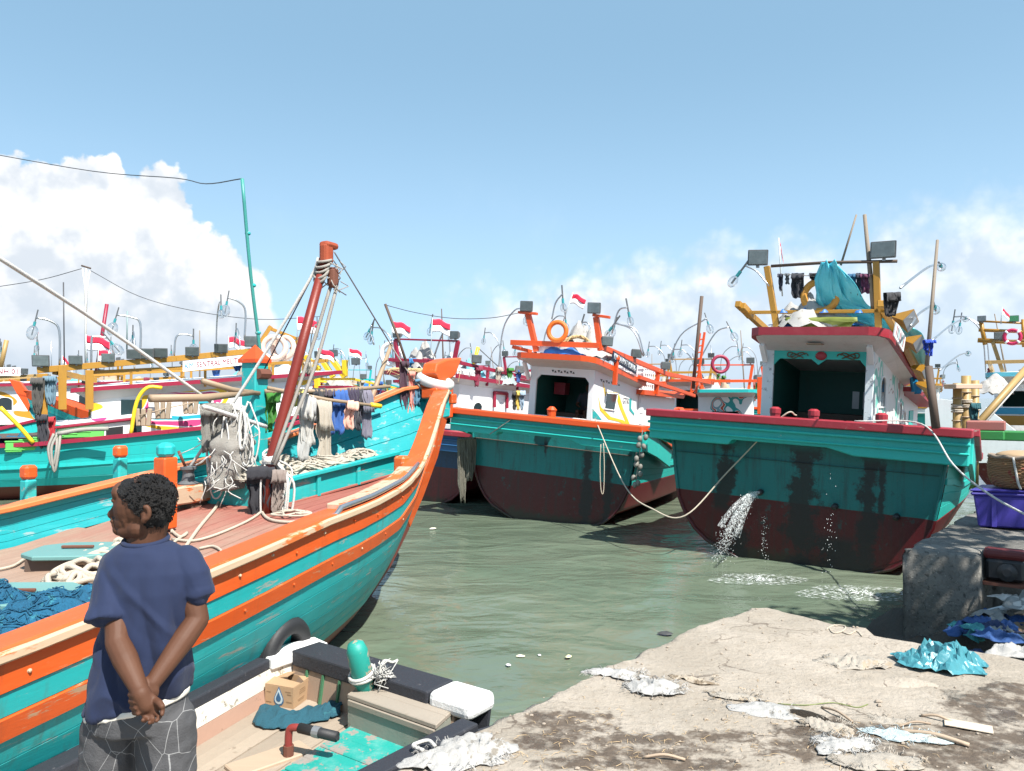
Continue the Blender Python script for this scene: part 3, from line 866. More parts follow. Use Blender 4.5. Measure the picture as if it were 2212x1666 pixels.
def cabin(root, c):
    """wheelhouse: walls round an open aft front, raked roof with painted edge"""
    x0, x1, y0, y1, zd, zt, ze = c['x0'], c['x1'], c['y0'], c['y1'], c['zd'], c['zt'], c['zt_end']
    ox0, ox1, oz0, oz1 = c['open']
    mw, mr = c['wall'], c['edge']
    t = .06
    boxpart('aft_wall_panel', (x0, y0, zd), (ox0, y0 + t, zt), c.get('post', mw), root)
    boxpart('aft_wall_panel', (ox1, y0, zd), (x1, y0 + t, zt), c.get('post', mw), root)
    boxpart('aft_sill_panel', (ox0, y0 + .003, zd), (ox1, y0 + t - .003, oz0), c.get('sill', mw), root)
    hp = [(ox0, y0 + .004, zt), (ox0, y0 + .004, oz1 - .12), (ox0 + .1, y0 + .004, oz1), (lerp(ox0, ox1, .42), y0 + .004, oz1), (lerp(ox0, ox1, .5), y0 + .004, oz1 - c.get('dip', 0)), (lerp(ox0, ox1, .58), y0 + .004, oz1), (ox1 - .1, y0 + .004, oz1), (ox1, y0 + .004, oz1 - .12), (ox1, y0 + .004, zt)]
    MB().prism(hp, (0, t - .008, 0)).build('aft_header', c.get('header', mw), root)
    yl = c.get('y_int', 3.4)
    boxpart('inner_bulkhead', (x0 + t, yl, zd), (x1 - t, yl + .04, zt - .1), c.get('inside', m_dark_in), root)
    for sx, x in ((-1, x0), (1, x1)):
        a, b = (x, x + t) if sx < 0 else (x - t, x)
        P = [(a, y0 + t + .002, zd), (a, y1, zd - .1), (a, y1, ze), (a, y0 + t + .002, zt)]
        MB().prism(P, (b - a, 0, 0)).build('side_wall', c.get('side', mw), root)
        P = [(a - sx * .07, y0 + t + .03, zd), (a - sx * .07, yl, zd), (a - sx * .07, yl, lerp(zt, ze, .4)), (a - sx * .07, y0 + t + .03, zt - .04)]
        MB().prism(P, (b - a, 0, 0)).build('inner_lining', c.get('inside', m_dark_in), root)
    boxpart('cabin_floor', (x0 + t, y0 + t, zd - .06), (x1 - t, yl, zd), m_dkwood, root)
    # roof
    rx0, rx1, ry0, ry1, rz0, rz1 = c['roof']
    zf = lambda y: lerp(rz0, rz1, (y - ry0) / (ry1 - ry0))
    out = [(rx0, ry0 + .3), (rx0 + .05, ry0 + .12), (rx0 + .2, ry0 + .02), (rx1 - .3, ry0), (rx1 - .12, ry0 + .06), (rx1 - .02, ry0 + .22), (rx1, ry0 + .4), (rx1, ry1), (rx0, ry1)]
    crown = .1
    V = [Vector((x, y, zf(y))) for x, y in out]
    n = len(V)
    mb = MB()
    ins = [(lerp(x, (rx0 + rx1) / 2, .06), lerp(y, (ry0 + ry1) / 2, .03)) for x, y in out]
    mb.add(V + [v + Vector((0, 0, c.get('edge_h', .12))) for v in V], [(i, (i + 1) % n, n + (i + 1) % n, n + i) for i in range(n)])
    mb.add([Vector((x, y, zf(y) + .012)) for x, y in ins] + V, [(i, (i + 1) % n, n + (i + 1) % n, n + i) for i in range(n)])
    roof = mb.build('roof_edge', mr, root)
    cx, cy = (rx0 + rx1) / 2, (ry0 + ry1) / 2
    mb = MB()
    top = [v + Vector((0, 0, c.get('edge_h', .12) - .01)) for v in V]
    mid = [Vector((lerp(v.x, cx, .5), lerp(v.y, cy, .3), v.z + crown * .8)) for v in top]
    mid = [Vector((v.x, v.y, zf(v.y) + .2)) for v in mid]
    mb.add(top + mid, [(i, (i + 1) % n, n + (i + 1) % n, n + i) for i in range(n)] + [tuple(range(n, 2 * n))])
    mb.build('roof_top', c.get('top', m_white), root)
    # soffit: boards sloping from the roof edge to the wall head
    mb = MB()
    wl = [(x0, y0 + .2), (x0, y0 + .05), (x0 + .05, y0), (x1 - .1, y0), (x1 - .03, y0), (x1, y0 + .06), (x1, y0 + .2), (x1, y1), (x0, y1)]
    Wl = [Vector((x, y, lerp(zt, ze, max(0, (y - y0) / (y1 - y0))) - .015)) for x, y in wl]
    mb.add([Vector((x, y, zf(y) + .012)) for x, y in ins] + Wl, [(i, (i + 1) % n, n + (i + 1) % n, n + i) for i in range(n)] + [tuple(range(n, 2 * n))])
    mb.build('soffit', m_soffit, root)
    return zf
def window(root, x, y0, y1, z0, z1, sx, mfr, arch=True, name='window'):
    """window in a side wall at x, frame proud of the wall, dark glass inside"""
    P = [(y0, z0), (y1, z0)]
    if arch:
        P += [(y1, z1 - .15)] + [(lerp(y0, y1, .5) + (y1 - y0) / 2 * cos(a), z1 - .15 + .15 * sin(a)) for a in lin(.3, pi - .3, 6)] + [(y0, z1 - .15)]
    else: P += [(y1, z1), (y0, z1)]
    fr = MB()
    cy, cz = (y0 + y1) / 2, (z0 + z1) / 2
    o = [Vector((x, cy + (a - cy) * 1.14, cz + (b - cz) * 1.09)) for a, b in P]
    i_ = [Vector((x, a, b)) for a, b in P]
    n = len(P); e = Vector((sx * .025, 0, 0))
    fr.add(o + [p + e for p in o] + i_ + [p + e for p in i_], [(k, (k + 1) % n, n + (k + 1) % n, n + k) for k in range(n)] + [(n + k, n + (k + 1) % n, 3 * n + (k + 1) % n, 3 * n + k) for k in range(n)] + [(2 * n + k, 2 * n + (k + 1) % n, 3 * n + (k + 1) % n, 3 * n + k) for k in range(n)])
    f = fr.build(name, mfr, root)
    MB().prism([p + Vector((sx * .004, 0, 0)) for p in i_], (sx * .004, 0, 0)).build('pane', m_window, f)
    return f
FR = Frame((4.546, 12.604, WATER_Z), 34, 3.0)
FM = Frame((.514, 16.873, WATER_Z), 27, 4.5)
m_low_r = mat('red_bottom_paint', (.20, .014, .018), .5, wear=.2, wcol=(.1, .03, .03), dirt=.4)
m_tr_R = transom_mat('green_transom', (.008, .155, .152), (.078, .005, .008), 1.03, [(-1.22, .75, 2.0, .22), (.12, -.1, 2.02, .36), (1.12, -.1, 1.95, .2), (1.32, .9, 1.9, .09), (-.9, -.1, .5, .3), (.75, -.2, .6, .6)])  # two low entries are painted shade; teal and red darkened for shade too
m_tr_M = transom_mat('teal_transom', (.008, .178, .178), (.072, .006, .008), 1.06, [(.95, -.1, 1.8, .2), (1.45, .1, 1.7, .15), (-.1, 1.5, 1.9, .08)])  # colours darkened so the transom looks shaded below its fascia
boatR = stern_boat(FR, 'fishing_boat', 'large green fishing boat with maroon rail, stern towards the quay, water jetting from its hull', dict(hull=m_green, rail=m_maroon, low=m_low_r, transom=m_tr_R, line=1.03, zr=2.45, W=5.0))
boatM = stern_boat(FM, 'fishing_boat', 'teal fishing boat with orange rail and white wheelhouse in the middle, stern on', dict(hull=mat('stern_teal_paint', (.016, .42, .37), .45, wear=.25, wcol=(.25, .45, .4), dirt=.25, fade=.3, fcol=(.06, .46, .4)), rail=m_orange2, low=m_low_r, transom=m_tr_M, line=1.06, zr=2.38, W=4.6, rec=.55, steps=(-.24, .15, .22)))
# --- wheelhouse of the right boat
def swirl(N, L, tc, c, noi, rng, mix, mul):
    co = tc.outputs['Object']
    n = noi(co, 1.5, 1.5, .4)
    c = mix(mul(rng(n, .53, .535), rng(n, .6, .605, 1, 0)), c, (.16, .5, .42))
    c = mix(mul(rng(n, .47, .474), rng(n, .485, .489, 1, 0)), c, (.4, .28, .25))
    return c
m_side_R = mat('painted_side_wall', (.72, .73, .72), .5, var=.05, dirt=.25, dcol=(.25, .23, .2), fac=swirl)
m_post_R = mat('weathered_white_post', (.66, .72, .74), .5, wear=.45, wcol=(.3, .34, .36), wscale=9)
zfR = cabin(boatR, dict(x0=-.92, x1=.97, y0=1.3, y1=5.4, zd=1.74, zt=3.66, zt_end=3.12, open=(-.72, .84, 2.42, 3.5), wall=m_white, side=m_side_R, post=m_post_R, edge=m_maroon, header=m_green, sill=m_green, dip=.1,
    roof=(-1.0, 1.28, .5, 5.15, 3.88, 3.2), edge_h=.14, y_int=3.6))
boxpart('soffit_hatch', (-.05, .8, 3.735), (.2, 1.0, 3.76), m_wood, boatR)
for x in (-.86, .93): beampart('roof_bracket', (x, 1.26, 3.45), (x, .98, 3.74), .09, .09, m_white, boatR)
window(boatR, .97, 2.05, 2.62, 2.7, 3.24, 1, m_white)
window(boatR, .97, 4.6, 5.0, 2.2, 2.75, 1, m_white)
# forward, lower deckhouse behind the wheelhouse
MB().prism([(-.8, 5.42, 1.7), (-.8, 8.8, 1.6), (-.8, 8.8, 2.7), (-.8, 5.42, 2.95)], (1.7, 0, 0)).build('deckhouse', m_white, boatR)
MB().prism([(-1.0, 5.2, 3.0), (-1.0, 9.0, 2.62), (-1.0, 9.0, 2.72), (-1.0, 5.2, 3.1)], (2.25, 0, 0)).build('deckhouse_roof', m_maroon, boatR)
window(boatR, .9, 5.9, 6.3, 2.0, 2.55, 1, m_white)
boxpart('deckhouse_door', (.902, 7.0, 1.62), (.925, 7.7, 2.55), m_green, boatR)
# fittings on and in the wheelhouse
for (px, py) in ((1755, 895), (1672, 875), (1903, 890)):
    q = FR.L(px, py, 1, .35)
    o = MB().lathe([(.085, 2.1), (.085, 2.5), (.095, 2.52), (.095, 2.6), (.05, 2.63)], Matrix.Translation((q.x, .45, 0)), 10).build('bollard', m_maroon, boatR, smooth=False)
boxpart('bench', (-.6, 2.6, 1.75), (.75, 3.1, 2.5), m_dkwood, boatR)
for i, x in enumerate((.32, .52, .72)):
    boxpart('front_window', (x - .07, 3.59, 2.6), (x + .06, 3.597, 2.95), mat('interior_daylight_pane', (.5, .55, .58), .2), boatR)
for x, s in ((-.3, 1), (.55, -1)):
    M = basis((x, 1.29, 3.575), (1, 0, 0), (0, 0, 1))
    mb = MB()
    for k in range(2):
        mb.tube([M @ Vector((s * (.15 * cos(a) + k * .06 - .03), .045 * sin(2 * a) - k * .02, .004)) for a in lin(0, 5.2, 14)], .011, 5)
    mb.build('scroll_ornament', mat('ornament_brown', (.10, .06, .03), .5), boatR)
MB().ball((.1, 1.29, 3.56), (.1, .03, .08), 10, 6).build('header_boss', m_maroon, boatR, smooth=True)
# roof timbers of the right boat
yb = .9
zlow = 4.31
beampart('roof_beam', (-1.2, yb, zlow), (1.16, yb, zlow), .06, .06, m_yellow, boatR)
for sx, x in ((-1, -1.16), (1, 1.13)):
    MB().beam((x, yb - .25, zlow + .1), (x - sx * .02, yb + .25, zlow - .04), .13, .12).build('beam_end_block', m_yellow, boatR, bev=.012)
beampart('outrigger', (-1.22, yb - .3, zlow + .13), (-1.0, 2.6, 3.9), .1, .11, m_yellow, boatR)
side_b = [Vector((1.16, yb - .1, zlow + .02)), FR.L(1955, 745, 0, 1.34), FR.L(2010, 858, 0, 1.4)]
for a, b in zip(side_b, side_b[1:]): beampart('side_beam', a, b, .11, .13, m_yellow, boatR)
for x0_, x1_, zt in ((-.58, -.82, 5.14), (1.07, .98, 5.14)):
    beampart('lamp_post', (x0_, yb + .02, 3.95), (x1_, yb + .02, zt), .10, .10, m_yellow, boatR, up=(0, 1, 0))
tubepart('top_bar', [(-.74, yb, 5.14), (.2, yb, 5.16), (1.3, yb, 5.13)], .028, m_dkwood, boatR)
tubepart('pole', [(.98, yb + .05, 4.3), (.76, yb + .05, 5.95)], [.045, .03], mat('weathered_pole', (.2, .16, .12), .7), boatR)
tubepart('thin_pole', [(.43, yb, 5.1), (.64, yb, 5.95)], [.02, .015], mat('weathered_pole', (.2, .16, .12)), boatR)
floodlight(boatR, (-.98, yb, 5.12), (.25, -1, -.12), .42, .34)
floodlight(boatR, (1.1, yb, 5.14), (-.1, -1, -.05), .48, .34)
def at_R(px, py, x=1.7): return FR.L(px, py, 0, x)
for pth, blb in ((((1945, 622), (2004, 578), (2030, 571)), (2050, 606)), (((1967, 704), (1985, 678), (2017, 657)), (2027, 693)), (((2013, 736), (2056, 701), (2084, 687)), (2105, 717)), (((2030, 800), (2069, 769), (2090, 762)), (2112, 790))):
    P = [at_R(*p) for p in pth]; e = at_R(*blb)
    s = max(.07, min(.13, .0022 * (P[-1] - CAM).length * 3.4))
    bulb_arm(boatR, P, .018, .1, (e - P[-1]))
P = [FR.L(x, y, 1, .8) for x, y in ((1661, 618), (1635, 587), (1609, 574))]
bulb_arm(boatR, P, .016, .1, FR.L(1585, 606, 1, .8) - P[-1])
for (px, py, w) in ((1953, 690, .3), (1972, 740, .26), (1990, 800, .24), (2000, 835, .22)):    # cone reflectors along the side beam
    p = FR.L(px, py, 0, 1.55)
    Q = Vector((.8, -.5, -.25)).to_track_quat('Z', 'Y').to_matrix().to_4x4(); Q.translation = p
    o = MB().lathe([(.04, -.2), (w * .62, .12)], Q, 4, cap=True).build('reflector_lamp', m_yellow, boatR)
    MB().lathe([(.03, -.1), (w * .56, .125)], Q, 4, cap=True).build('reflector_inside', m_grey, o)
mast_a, mast_b = FR.L(2002, 790, 0, 1.8), FR.L(2025, 519, 0, 1.8)
tubepart('mast_pole', [mast_a, mast_b], [.035, .024], mat('weathered_pole', (.2, .16, .12)), boatR)
tubepart('stern_pole', [FR.L(2022, 925, 0, 2.1), FR.L(2006, 792, 0, 1.95)], [.06, .055], m_dkwood, boatR)
board = basis(FR.L(1943, 727, 0, 1.42), FR.I.to_3x3() @ (FR.W(side_b[1]) - FR.W(side_b[0])), (.1, 0, 1))
MB().box((0, 0, 0), (.6, .24, .02)).build('name_board', m_white_clean, boatR).data.transform(board)
for k in range(7): MB().box(board @ Vector((-.21 + .07 * k, .0, .013)), (.022, .16, .004), board.to_3x3() @ Matrix.Rotation(.12 * (k % 3 - 1), 3, 'Z')).build('worn_letter', (m_maroon, m_black, m_teal)[k % 3], boatR)
# outlet pipes and the water they throw
m_foam = mat('white_water', (.85, .88, .88), .25, bump=.1, rnd=0)
outl = [FR.L(1382.5 + .35539 * x, 840.3 + .35539 * y, 1, .3) for x, y in ((735, 625), (1187, 712), (1560, 775))]
for q in outl:
    MB().tube([(q.x, .34, q.z), (q.x, .2, q.z - .01)], .05, 10).build('outlet_pipe', m_black, boatR, smooth=True)
def spray_mat(name, s, lo, hi, stretch):
    m = bpy.data.materials.new(name); m.use_nodes = True
    nt = m.node_tree; N, L = nt.nodes, nt.links; bs = N['Principled BSDF']
    bs.inputs['Base Color'].default_value = (.8, .83, .83, 1); bs.inputs['Roughness'].default_value = .35
    tc = N.new('ShaderNodeTexCoord'); mp = N.new('ShaderNodeMapping'); mp.inputs['Scale'].default_value = stretch
    n = N.new('ShaderNodeTexNoise'); n.inputs['Scale'].default_value = s; n.inputs['Detail'].default_value = 6; n.inputs['Roughness'].default_value = .7
    r = N.new('ShaderNodeMapRange'); r.inputs[1].default_value, r.inputs[2].default_value, r.inputs[4].default_value = lo, hi, .85
    L.new(tc.outputs['Object'], mp.inputs[0]); L.new(mp.outputs[0], n.inputs['Vector']); L.new(n.outputs['Fac'], r.inputs[0]); L.new(r.outputs[0], bs.inputs['Alpha'])
    return m
m_spray = spray_mat('torn_water', 34, .48, .68, (1.6, 1.6, .6))
m_froth = spray_mat('surface_froth', 16, .5, .68, (1, 1.6, 1))
def jet():
    mb = MB(); q = FR.W(outl[0].x, .22, outl[0].z)
    rnd = random.Random(5)
    dirw = (FR.W(outl[0].x - .75, -.55, outl[0].z) - q)
    dirw.z = 0
    path = []
    for i in range(9):
        t = i / 8 * .55
        path.append(q + dirw * t * 1.0 + Vector((0, 0, -1.9 * t * t - .15 * t)))
    st_ = MB()
    for k in range(3):
        P_ = [p + Vector((.02 * (k - 1) * i, .01 * (k - 1) * i, .012 * (1 - k) * i)) for i, p in enumerate(path)]
        st_.tube(catmull(P_, 4), [.022 + .0009 * i * (1 + .3 * k) for i in range(len(catmull(P_, 4)))], 14, cap=False)
    tag(st_.build('water_stream', m_spray, None, smooth=True), 'torn translucent stream of bilge water leaving the green transom', 'water stream', None, 'stuff')
    for k in range(1500):
        t = rnd.uniform(.10, .85)
        p = q + dirw * t * .95 + Vector((0, 0, -1.9 * t * t - .15 * t))
        s = .03 + .16 * t
        p += Vector((rnd.gauss(0, s * .6), rnd.gauss(0, s * .5), rnd.gauss(0, s * .7)))
        if p.z < WATER_Z: continue
        r = rnd.uniform(.0018, .0048)
        mb.ball(p, (r, r, r * rnd.uniform(1, 2.4)), 5, 4)
    for k in range(60):
        z = rnd.uniform(WATER_Z, q.z - .4)
        p = Vector((q.x + .05 + rnd.gauss(0, .035), q.y - .1 + rnd.gauss(0, .03), z)); r = rnd.uniform(.002, .0042)
        mb.ball(p, (r, r, r * 2), 5, 4)
    o = mb.build('water_jet', m_foam, None, smooth=True)
    tag(o, 'white jet of bilge water spraying from the green transom', 'water jet', None, 'stuff')
    q2 = FR.W(outl[1].x + .05, -.05, 0); mb = MB()
    for k in range(46):
        z = rnd.uniform(WATER_Z, FR.W(outl[1]).z + (.6 if k < 20 else -.05)); r = rnd.uniform(.0025, .005)
        mb.ball((q2.x + rnd.gauss(0, .05), q2.y + rnd.gauss(0, .04), z), (r, r, r * 2.2), 5, 4)
    o = mb.build('water_drips', m_foam, None, smooth=True)
    tag(o, 'thin dripping water below the middle outlet of the green transom', 'water drips', None, 'stuff')
    for nm, (px, py), sx, sy, lab in (('foam_patch', (1640, 1255), 1.0, .5, 'foam where the water jet strikes the harbour water'), ('foam_patch', (1850, 1285), 1.3, .6, 'foam boiling below the drain at the corner of the green stern')):
        c = PZ(px, py, WATER_Z); mb = MB()
        for k in range(140):
            a = rnd.uniform(0, 2 * pi); d = rnd.random() ** .9
            p = Vector((c.x + cos(a) * d * sx / 2, c.y + sin(a) * d * sy / 2, WATER_Z + .015 + max(0, (1 - d * 2.2)) * rnd.random() * .09))
            r = rnd.uniform(.002, .006) * (1.3 - d)
            mb.ball(p, (r * 2.2, r * 1.6, r * .7), 6, 4)
        o = mb.build(nm, m_foam, None, smooth=True)
        tag(o, lab, 'foam', None, 'stuff')
        f = MB().grid(lambda u, v: c + Vector((cos(2 * pi * u) * v * sx * .75 * (1 + .4 * noise.noise(Vector((cos(2 * pi * u), sin(2 * pi * u), sx)))), sin(2 * pi * u) * v * sy * .75, .03 + .03 * (1 - v) * noise.noise(Vector((u * 20, v * 9, 1))))), 40, 10, True).build('froth', m_froth, None, smooth=True)
        tag(f, 'thin froth spreading round the ' + lab, 'froth', None, 'stuff')
jet()
# --- wheelhouse of the middle boat
zfM = cabin(boatM, dict(x0=-.95, x1=.69, y0=1.2, y1=4.6, zd=1.7, zt=3.52, zt_end=3.12, open=(-.78, .56, 2.36, 3.32), wall=m_white_clean, edge=m_orange2, sill=m_white_clean,
    roof=(-1.08, .92, .45, 4.5, 3.68, 3.2), edge_h=.13, y_int=3.2))
def fret(root, c, w, n, x_dir, m, h=.06):
    M = basis(c, x_dir, (0, 0, 1))
    for i in range(n):
        x = (i - (n - 1) / 2) * w / n
        mb = MB()
        mb.prism([M @ Vector(p) for p in ((x - w / n * .45, h * .5, .003), (x - w / n * .05, h * .5, .003), (x - w / n * .2, -h * .5, .003))], M.to_3x3() @ Vector((0, 0, .004)))
        mb.prism([M @ Vector(p) for p in ((x + w / n * .0, -h * .5, .003), (x + w / n * .4, -h * .5, .003), (x + w / n * .2, h * .3, .003))], M.to_3x3() @ Vector((0, 0, .004)))
        mb.build('fretwork', m, root)
fret(boatM, (-.1, 1.2, 3.42), .62, 4, (1, 0, 0), m_black)
fret(boatM, (.69, 2.3, 3.24), 1.5, 4, (0, 1, -.06), m_black)
beampart('eave_bracket', (-.98, 1.18, 3.2), (-1.0, .9, 3.6), .08, .08, m_white_clean, boatM)
def patch(root, x, pts, m, name='painted_band', th=.004):
    MB().prism([(x, y, z) for y, z in pts], (th, 0, 0)).build(name, m, root)
def sM(px, py): q = FM.L(px, py, 0, .69); return (q.y, q.z)
c3 = lambda X, Y: (921.7 + .35797 * X, 596.4 + .35797 * Y)
patch(boatM, .692, [sM(*c3(*p)) for p in ((1062, 640), (1080, 700), (1150, 705), (1160, 715), (1185, 800), (1225, 895), (1205, 895), (1165, 800), (1140, 725), (1075, 725))], m_bright_yellow)
patch(boatM, .693, [sM(*c3(*p)) for p in ((1035, 730), (1050, 790), (1110, 850), (1185, 870), (1215, 895), (1190, 897), (1160, 880), (1095, 865), (1045, 810))], m_bright_yellow)
patch(boatM, .694, [sM(*c3(*p)) for p in ((1000, 800), (1030, 835), (1055, 868), (1000, 858))], m_teal)
patch(boatM, .695, [sM(*c3(*p)) for p in ((1222, 740), (1235, 740), (1232, 800), (1252, 830), (1250, 842), (1222, 810))], m_teal)
wq = [sM(*c3(*p)) for p in ((1068, 803), (1132, 812), (1150, 712), (1082, 708))]
MB().prism([(.694, y, z) for y, z in wq], (.006, 0, 0)).build('window', m_window, boatM)
MB().tube([(.7, y, z) for y, z in wq + wq[:1]], .018, 4).build('window_frame', m_white_clean, boatM)
q = sM(*c3(1200, 755))
text('GTR', 'lettering', .22, mat('letter_grey', (.25, .25, .25), .5), boatM, basis((.697, *q), (0, 1, -.05), (0, 0, 1)), fit=.5)
boxpart('door', (.692, 4.66, 2.0), (.715, 5.1, 2.95), m_white_clean, boatM)
for z in (2.15, 2.45, 2.72): boxpart('door_panel', (.716, 4.74, z), (.728, 5.02, z + .17), m_white, boatM)
MB().prism([(-.9, 4.62, 1.65), (-.9, 8.4, 1.55), (-.9, 8.4, 2.85), (-.9, 4.62, 2.95)], (1.59, 0, 0)).build('deckhouse', m_white_clean, boatM)
MB().prism([(-1.0, 4.4, 2.97), (-1.0, 8.6, 2.86), (-1.0, 8.9, 3.06), (-1.0, 8.6, 2.97), (-1.0, 4.4, 3.1)], (1.92, 0, 0)).build('deckhouse_roof', m_orange2, boatM)
# roof timbers of the middle boat
yb = .8
beampart('roof_beam', (-1.33, yb, 4.03), (.92, yb, 4.06), .1, .12, m_orange2, boatM)
beampart('roof_beam_lower', (-1.3, yb + .02, 3.93), (-.7, yb + .5, 3.8), .08, .08, m_orange2, boatM)
sb = [Vector((.92, yb, 4.04)), FM.L(1440, 808, 0, .95), FM.L(1540, 828, 0, 1.0)]
for a, b in zip(sb, sb[1:]): beampart('side_beam', a, b, .1, .12, m_orange2, boatM)
sb2 = [FM.L(1380, 815, 0, .95), FM.L(1500, 855, 0, 1.0)]
beampart('side_beam', sb2[0], sb2[1], .09, .1, m_orange2, boatM)
for (px, py) in ((1330, 800), (1420, 825)):
    q = FM.L(px, py, 0, .95); beampart('beam_stanchion', q + Vector((0, 0, -.35)), q + Vector((0, 0, .25)), .1, .1, m_orange2, boatM)
    MB().ball(q + Vector((0, 0, .28)), .09, 10, 6).build('stanchion_knob', m_orange2, boatM, smooth=True)
for a, b in (((-.66, 3.85), (-.95, 4.72)), ((.93, 3.95), (.76, 4.7))):
    beampart('lamp_post', (a[0], yb + .04, a[1]), (b[0], yb + .04, b[1]), .12, .12, m_orange2, boatM, up=(0, 1, 0))
beampart('lamp_crosspiece', (-1.18, yb, 4.75), (-.7, yb, 4.73), .12, .06, m_orange2, boatM)
beampart('lamp_crosspiece', (.7, yb, 4.74), (1.1, yb, 4.70), .12, .06, m_orange2, boatM)
floodlight(boatM, (-.96, yb, 4.74), (.1, -1, -.1), .38, .3)
floodlight(boatM, (.74, yb, 4.74), (0, -1, -.1), .38, .3)
MB().box((0, 0, 0), (1.9, .22, .02)).build('name_board', mat('navy_board', (.012, .02, .045), .5), boatM).data.transform(basis((.97, 2.45, 3.74), (0, 1, -.15), (.1, 0, 1)))
text('KM RAHMAT KURNIA', 'lettering', .2, mat('letter_pale', (.62, .68, .72), .5), boatM, basis((.99, 2.45, 3.74), (0, 1, -.15), (.1, 0, 1)), fit=1.75)
for pth, blb in ((((1192, 690), (1200, 655), (1215, 635)), (1217, 665)), (((1322, 720), (1336, 672), (1356, 664)), (1360, 685)), (((1390, 770), (1368, 715), (1328, 698)), (1316, 715)), (((1285, 720), (1270, 698), (1257, 697)), (1254, 707))):
    P = [FM.L(x, y, 1, 2.2) for x, y in pth]
    bulb_arm(boatM, P, .02, .1, FM.L(*blb, 1, 2.2) - P[-1])
for (px, py) in ((1308, 750), (1372, 775), (1435, 800)):
    q = FM.L(px, py, 0, 1.0); floodlight(boatM, q, (.7, -.8, -.1), .34, .26)
# stores lashed on the roof
boxpart('life_jacket_box', (-.75, 2.2, 2.85), (-.45, 2.5, 3.15), m_maroon, boatM)
boxpart('bench', (-.6, 2.0, 1.7), (.5, 2.4, 2.42), m_dkwood, boatM)
MB().lathe([(.1, 2.1), (.1, 2.5), (.12, 2.55), (.05, 2.62)], Matrix.Translation((.05, .35, 0)), 10).build('bollard', m_orange2, boatM)
# ---------------------------------------------------------------- the big orange and teal boat alongside
FL = Frame((PZ(775, 1292, WATER_Z).x, PZ(775, 1292, WATER_Z).y, WATER_Z), 25, 0)
boatL = thing('fishing_boat', 'orange and turquoise wooden fishing boat with high curved bow alongside the quay', 'boat', FL.loc, FL.rot)
STEM = [(-.6, -.6), (0, 0), (.62, .41), (1.11, .88), (1.51, 1.33), (1.93, 1.89), (2.3, 2.64), (2.45, 2.95)]
YT = 2.45
NEAR = [(-9.5, 1.3), (-7.5, 1.33), (-6.19, 1.39), (-5.59, 1.45), (-4.74, 1.54), (-3.96, 1.61), (-3.27, 1.67), (-2.31, 1.70), (-1.31, 1.77), (-.61, 1.92), (-.06, 2.18), (.55, 2.5), (1.06, 2.72), (1.8, 2.86), (2.45, 2.95)]
FARS = [(-9.5, 1.3), (-7.5, 1.35), (-5, 1.45), (-3.63, 1.57), (-2.77, 1.70), (-1.78, 1.86), (-1.24, 1.95), (-.27, 2.20), (.43, 2.42), (.87, 2.6), (1.32, 2.8), (1.7, 2.95), (2.45, 3.0)]
def hbs(y): return 2.2 * (1 - (1 - min(1, max(0, (YT - y) / 8))) ** 2)
def zbot(y): return interp(y, STEM) if y > 0 else -1.0 * min(1, (-y / 3.2)) ** .8
def pw(y): return interp(y, [(-7, .34), (-4, .45), (-1.8, .58), (0, .72), (2, .85)])
def skin(side, d_in=0.0):
    tab = NEAR if side > 0 else FARS
    def f(u, d):
        zsh = interp(u, tab); zb = zbot(u)
        z = max(zsh - d, zb)
        t = max(0, (z - zb) / max(.05, zsh - zb))
        w = min(1, max(0, (u + 1.4) / 2.6))
        t = lerp(sin(pi / 2 * t ** .8), t ** pw(u), w)
        return Vector((side * max(0, hbs(u) * t - d_in), u, z))
    return f
us = lin(-9.5, -2, 14)[:-1] + lin(-2, 2.42, 60)
deckz = lambda y: interp(y, [(-9.5, 1.08), (-5, 1.13), (-3.6, 1.2), (-2.5, 1.36), (-1.5, 1.47), (0, 1.56), (1.6, 1.78), (2.4, 2.1)])
bands = [(0, .20, m_orange, .022), (.20, .345, m_teal, .01), (.345, .485, m_orange, .026)]
for d0, d1, m_, th in bands:
    for side in (1, -1):
        planks(boatL, skin(side), us, [d0, d1], m_, th, 'wale' if m_ is m_orange else 'plank', out=-side)
m_bot = mat('antifouling_paint', (.16, .04, .03), .55, wear=.3, wcol=(.08, .05, .04), dirt=.4, stretch=(1, .3, 1))
def tealrow():
    ds = [.485, .64, .79, .94, 1.09, 1.24, 1.39]
    for side in (1, -1):
        planks(boatL, skin(side), us, ds, m_teal, .007, 'plank', out=-side)
        planks(boatL, skin(side), us, [1.39, 1.56, 1.75, 2.0, 2.4], m_bot, .006, 'bottom_plank', out=-side)
        # inner bulwark boards
        f = skin(side, .07)
        ui = [u for u in us if u < 2.05]
        def g(u, v, f=f, tab=(NEAR if side > 0 else FARS)):
            zsh = interp(u, tab); return f(u, (1 - v) * (zsh - deckz(u) + .03))
        planks(boatL, g, ui, lin(0, 1, 5), m_teal_in, .016, 'bulwark_board', out=-side)
tealrow()
def strip(name, side, du0, du1, w, h, m_, dx=0., dz=0., a=-9.5, b=2.3, n=34):
    f = skin(side); P = [f(u, 0) + Vector((side * dx, 0, dz)) for u in lin(a, b, n)]
    mb = MB()
    vs = []
    for i, p in enumerate(P):
        t = (P[min(i + 1, len(P) - 1)] - P[max(0, i - 1)]).normalized()
        x = t.cross(Vector((0, 0, 1))).normalized(); z = x.cross(t)
        for sx, sz in ((-1, -1), (1, -1), (1, 1), (-1, 1)): vs.append(p + x * sx * w / 2 + z * sz * h / 2)
    k = len(P)
    fs = [(i * 4 + j, i * 4 + (j + 1) % 4, (i + 1) * 4 + (j + 1) % 4, (i + 1) * 4 + j) for i in range(k - 1) for j in range(4)] + [(3, 2, 1, 0), tuple((k - 1) * 4 + j for j in range(4))]
    mb.add(vs, fs)
    return mb.build(name, m_, boatL, bev=.012)
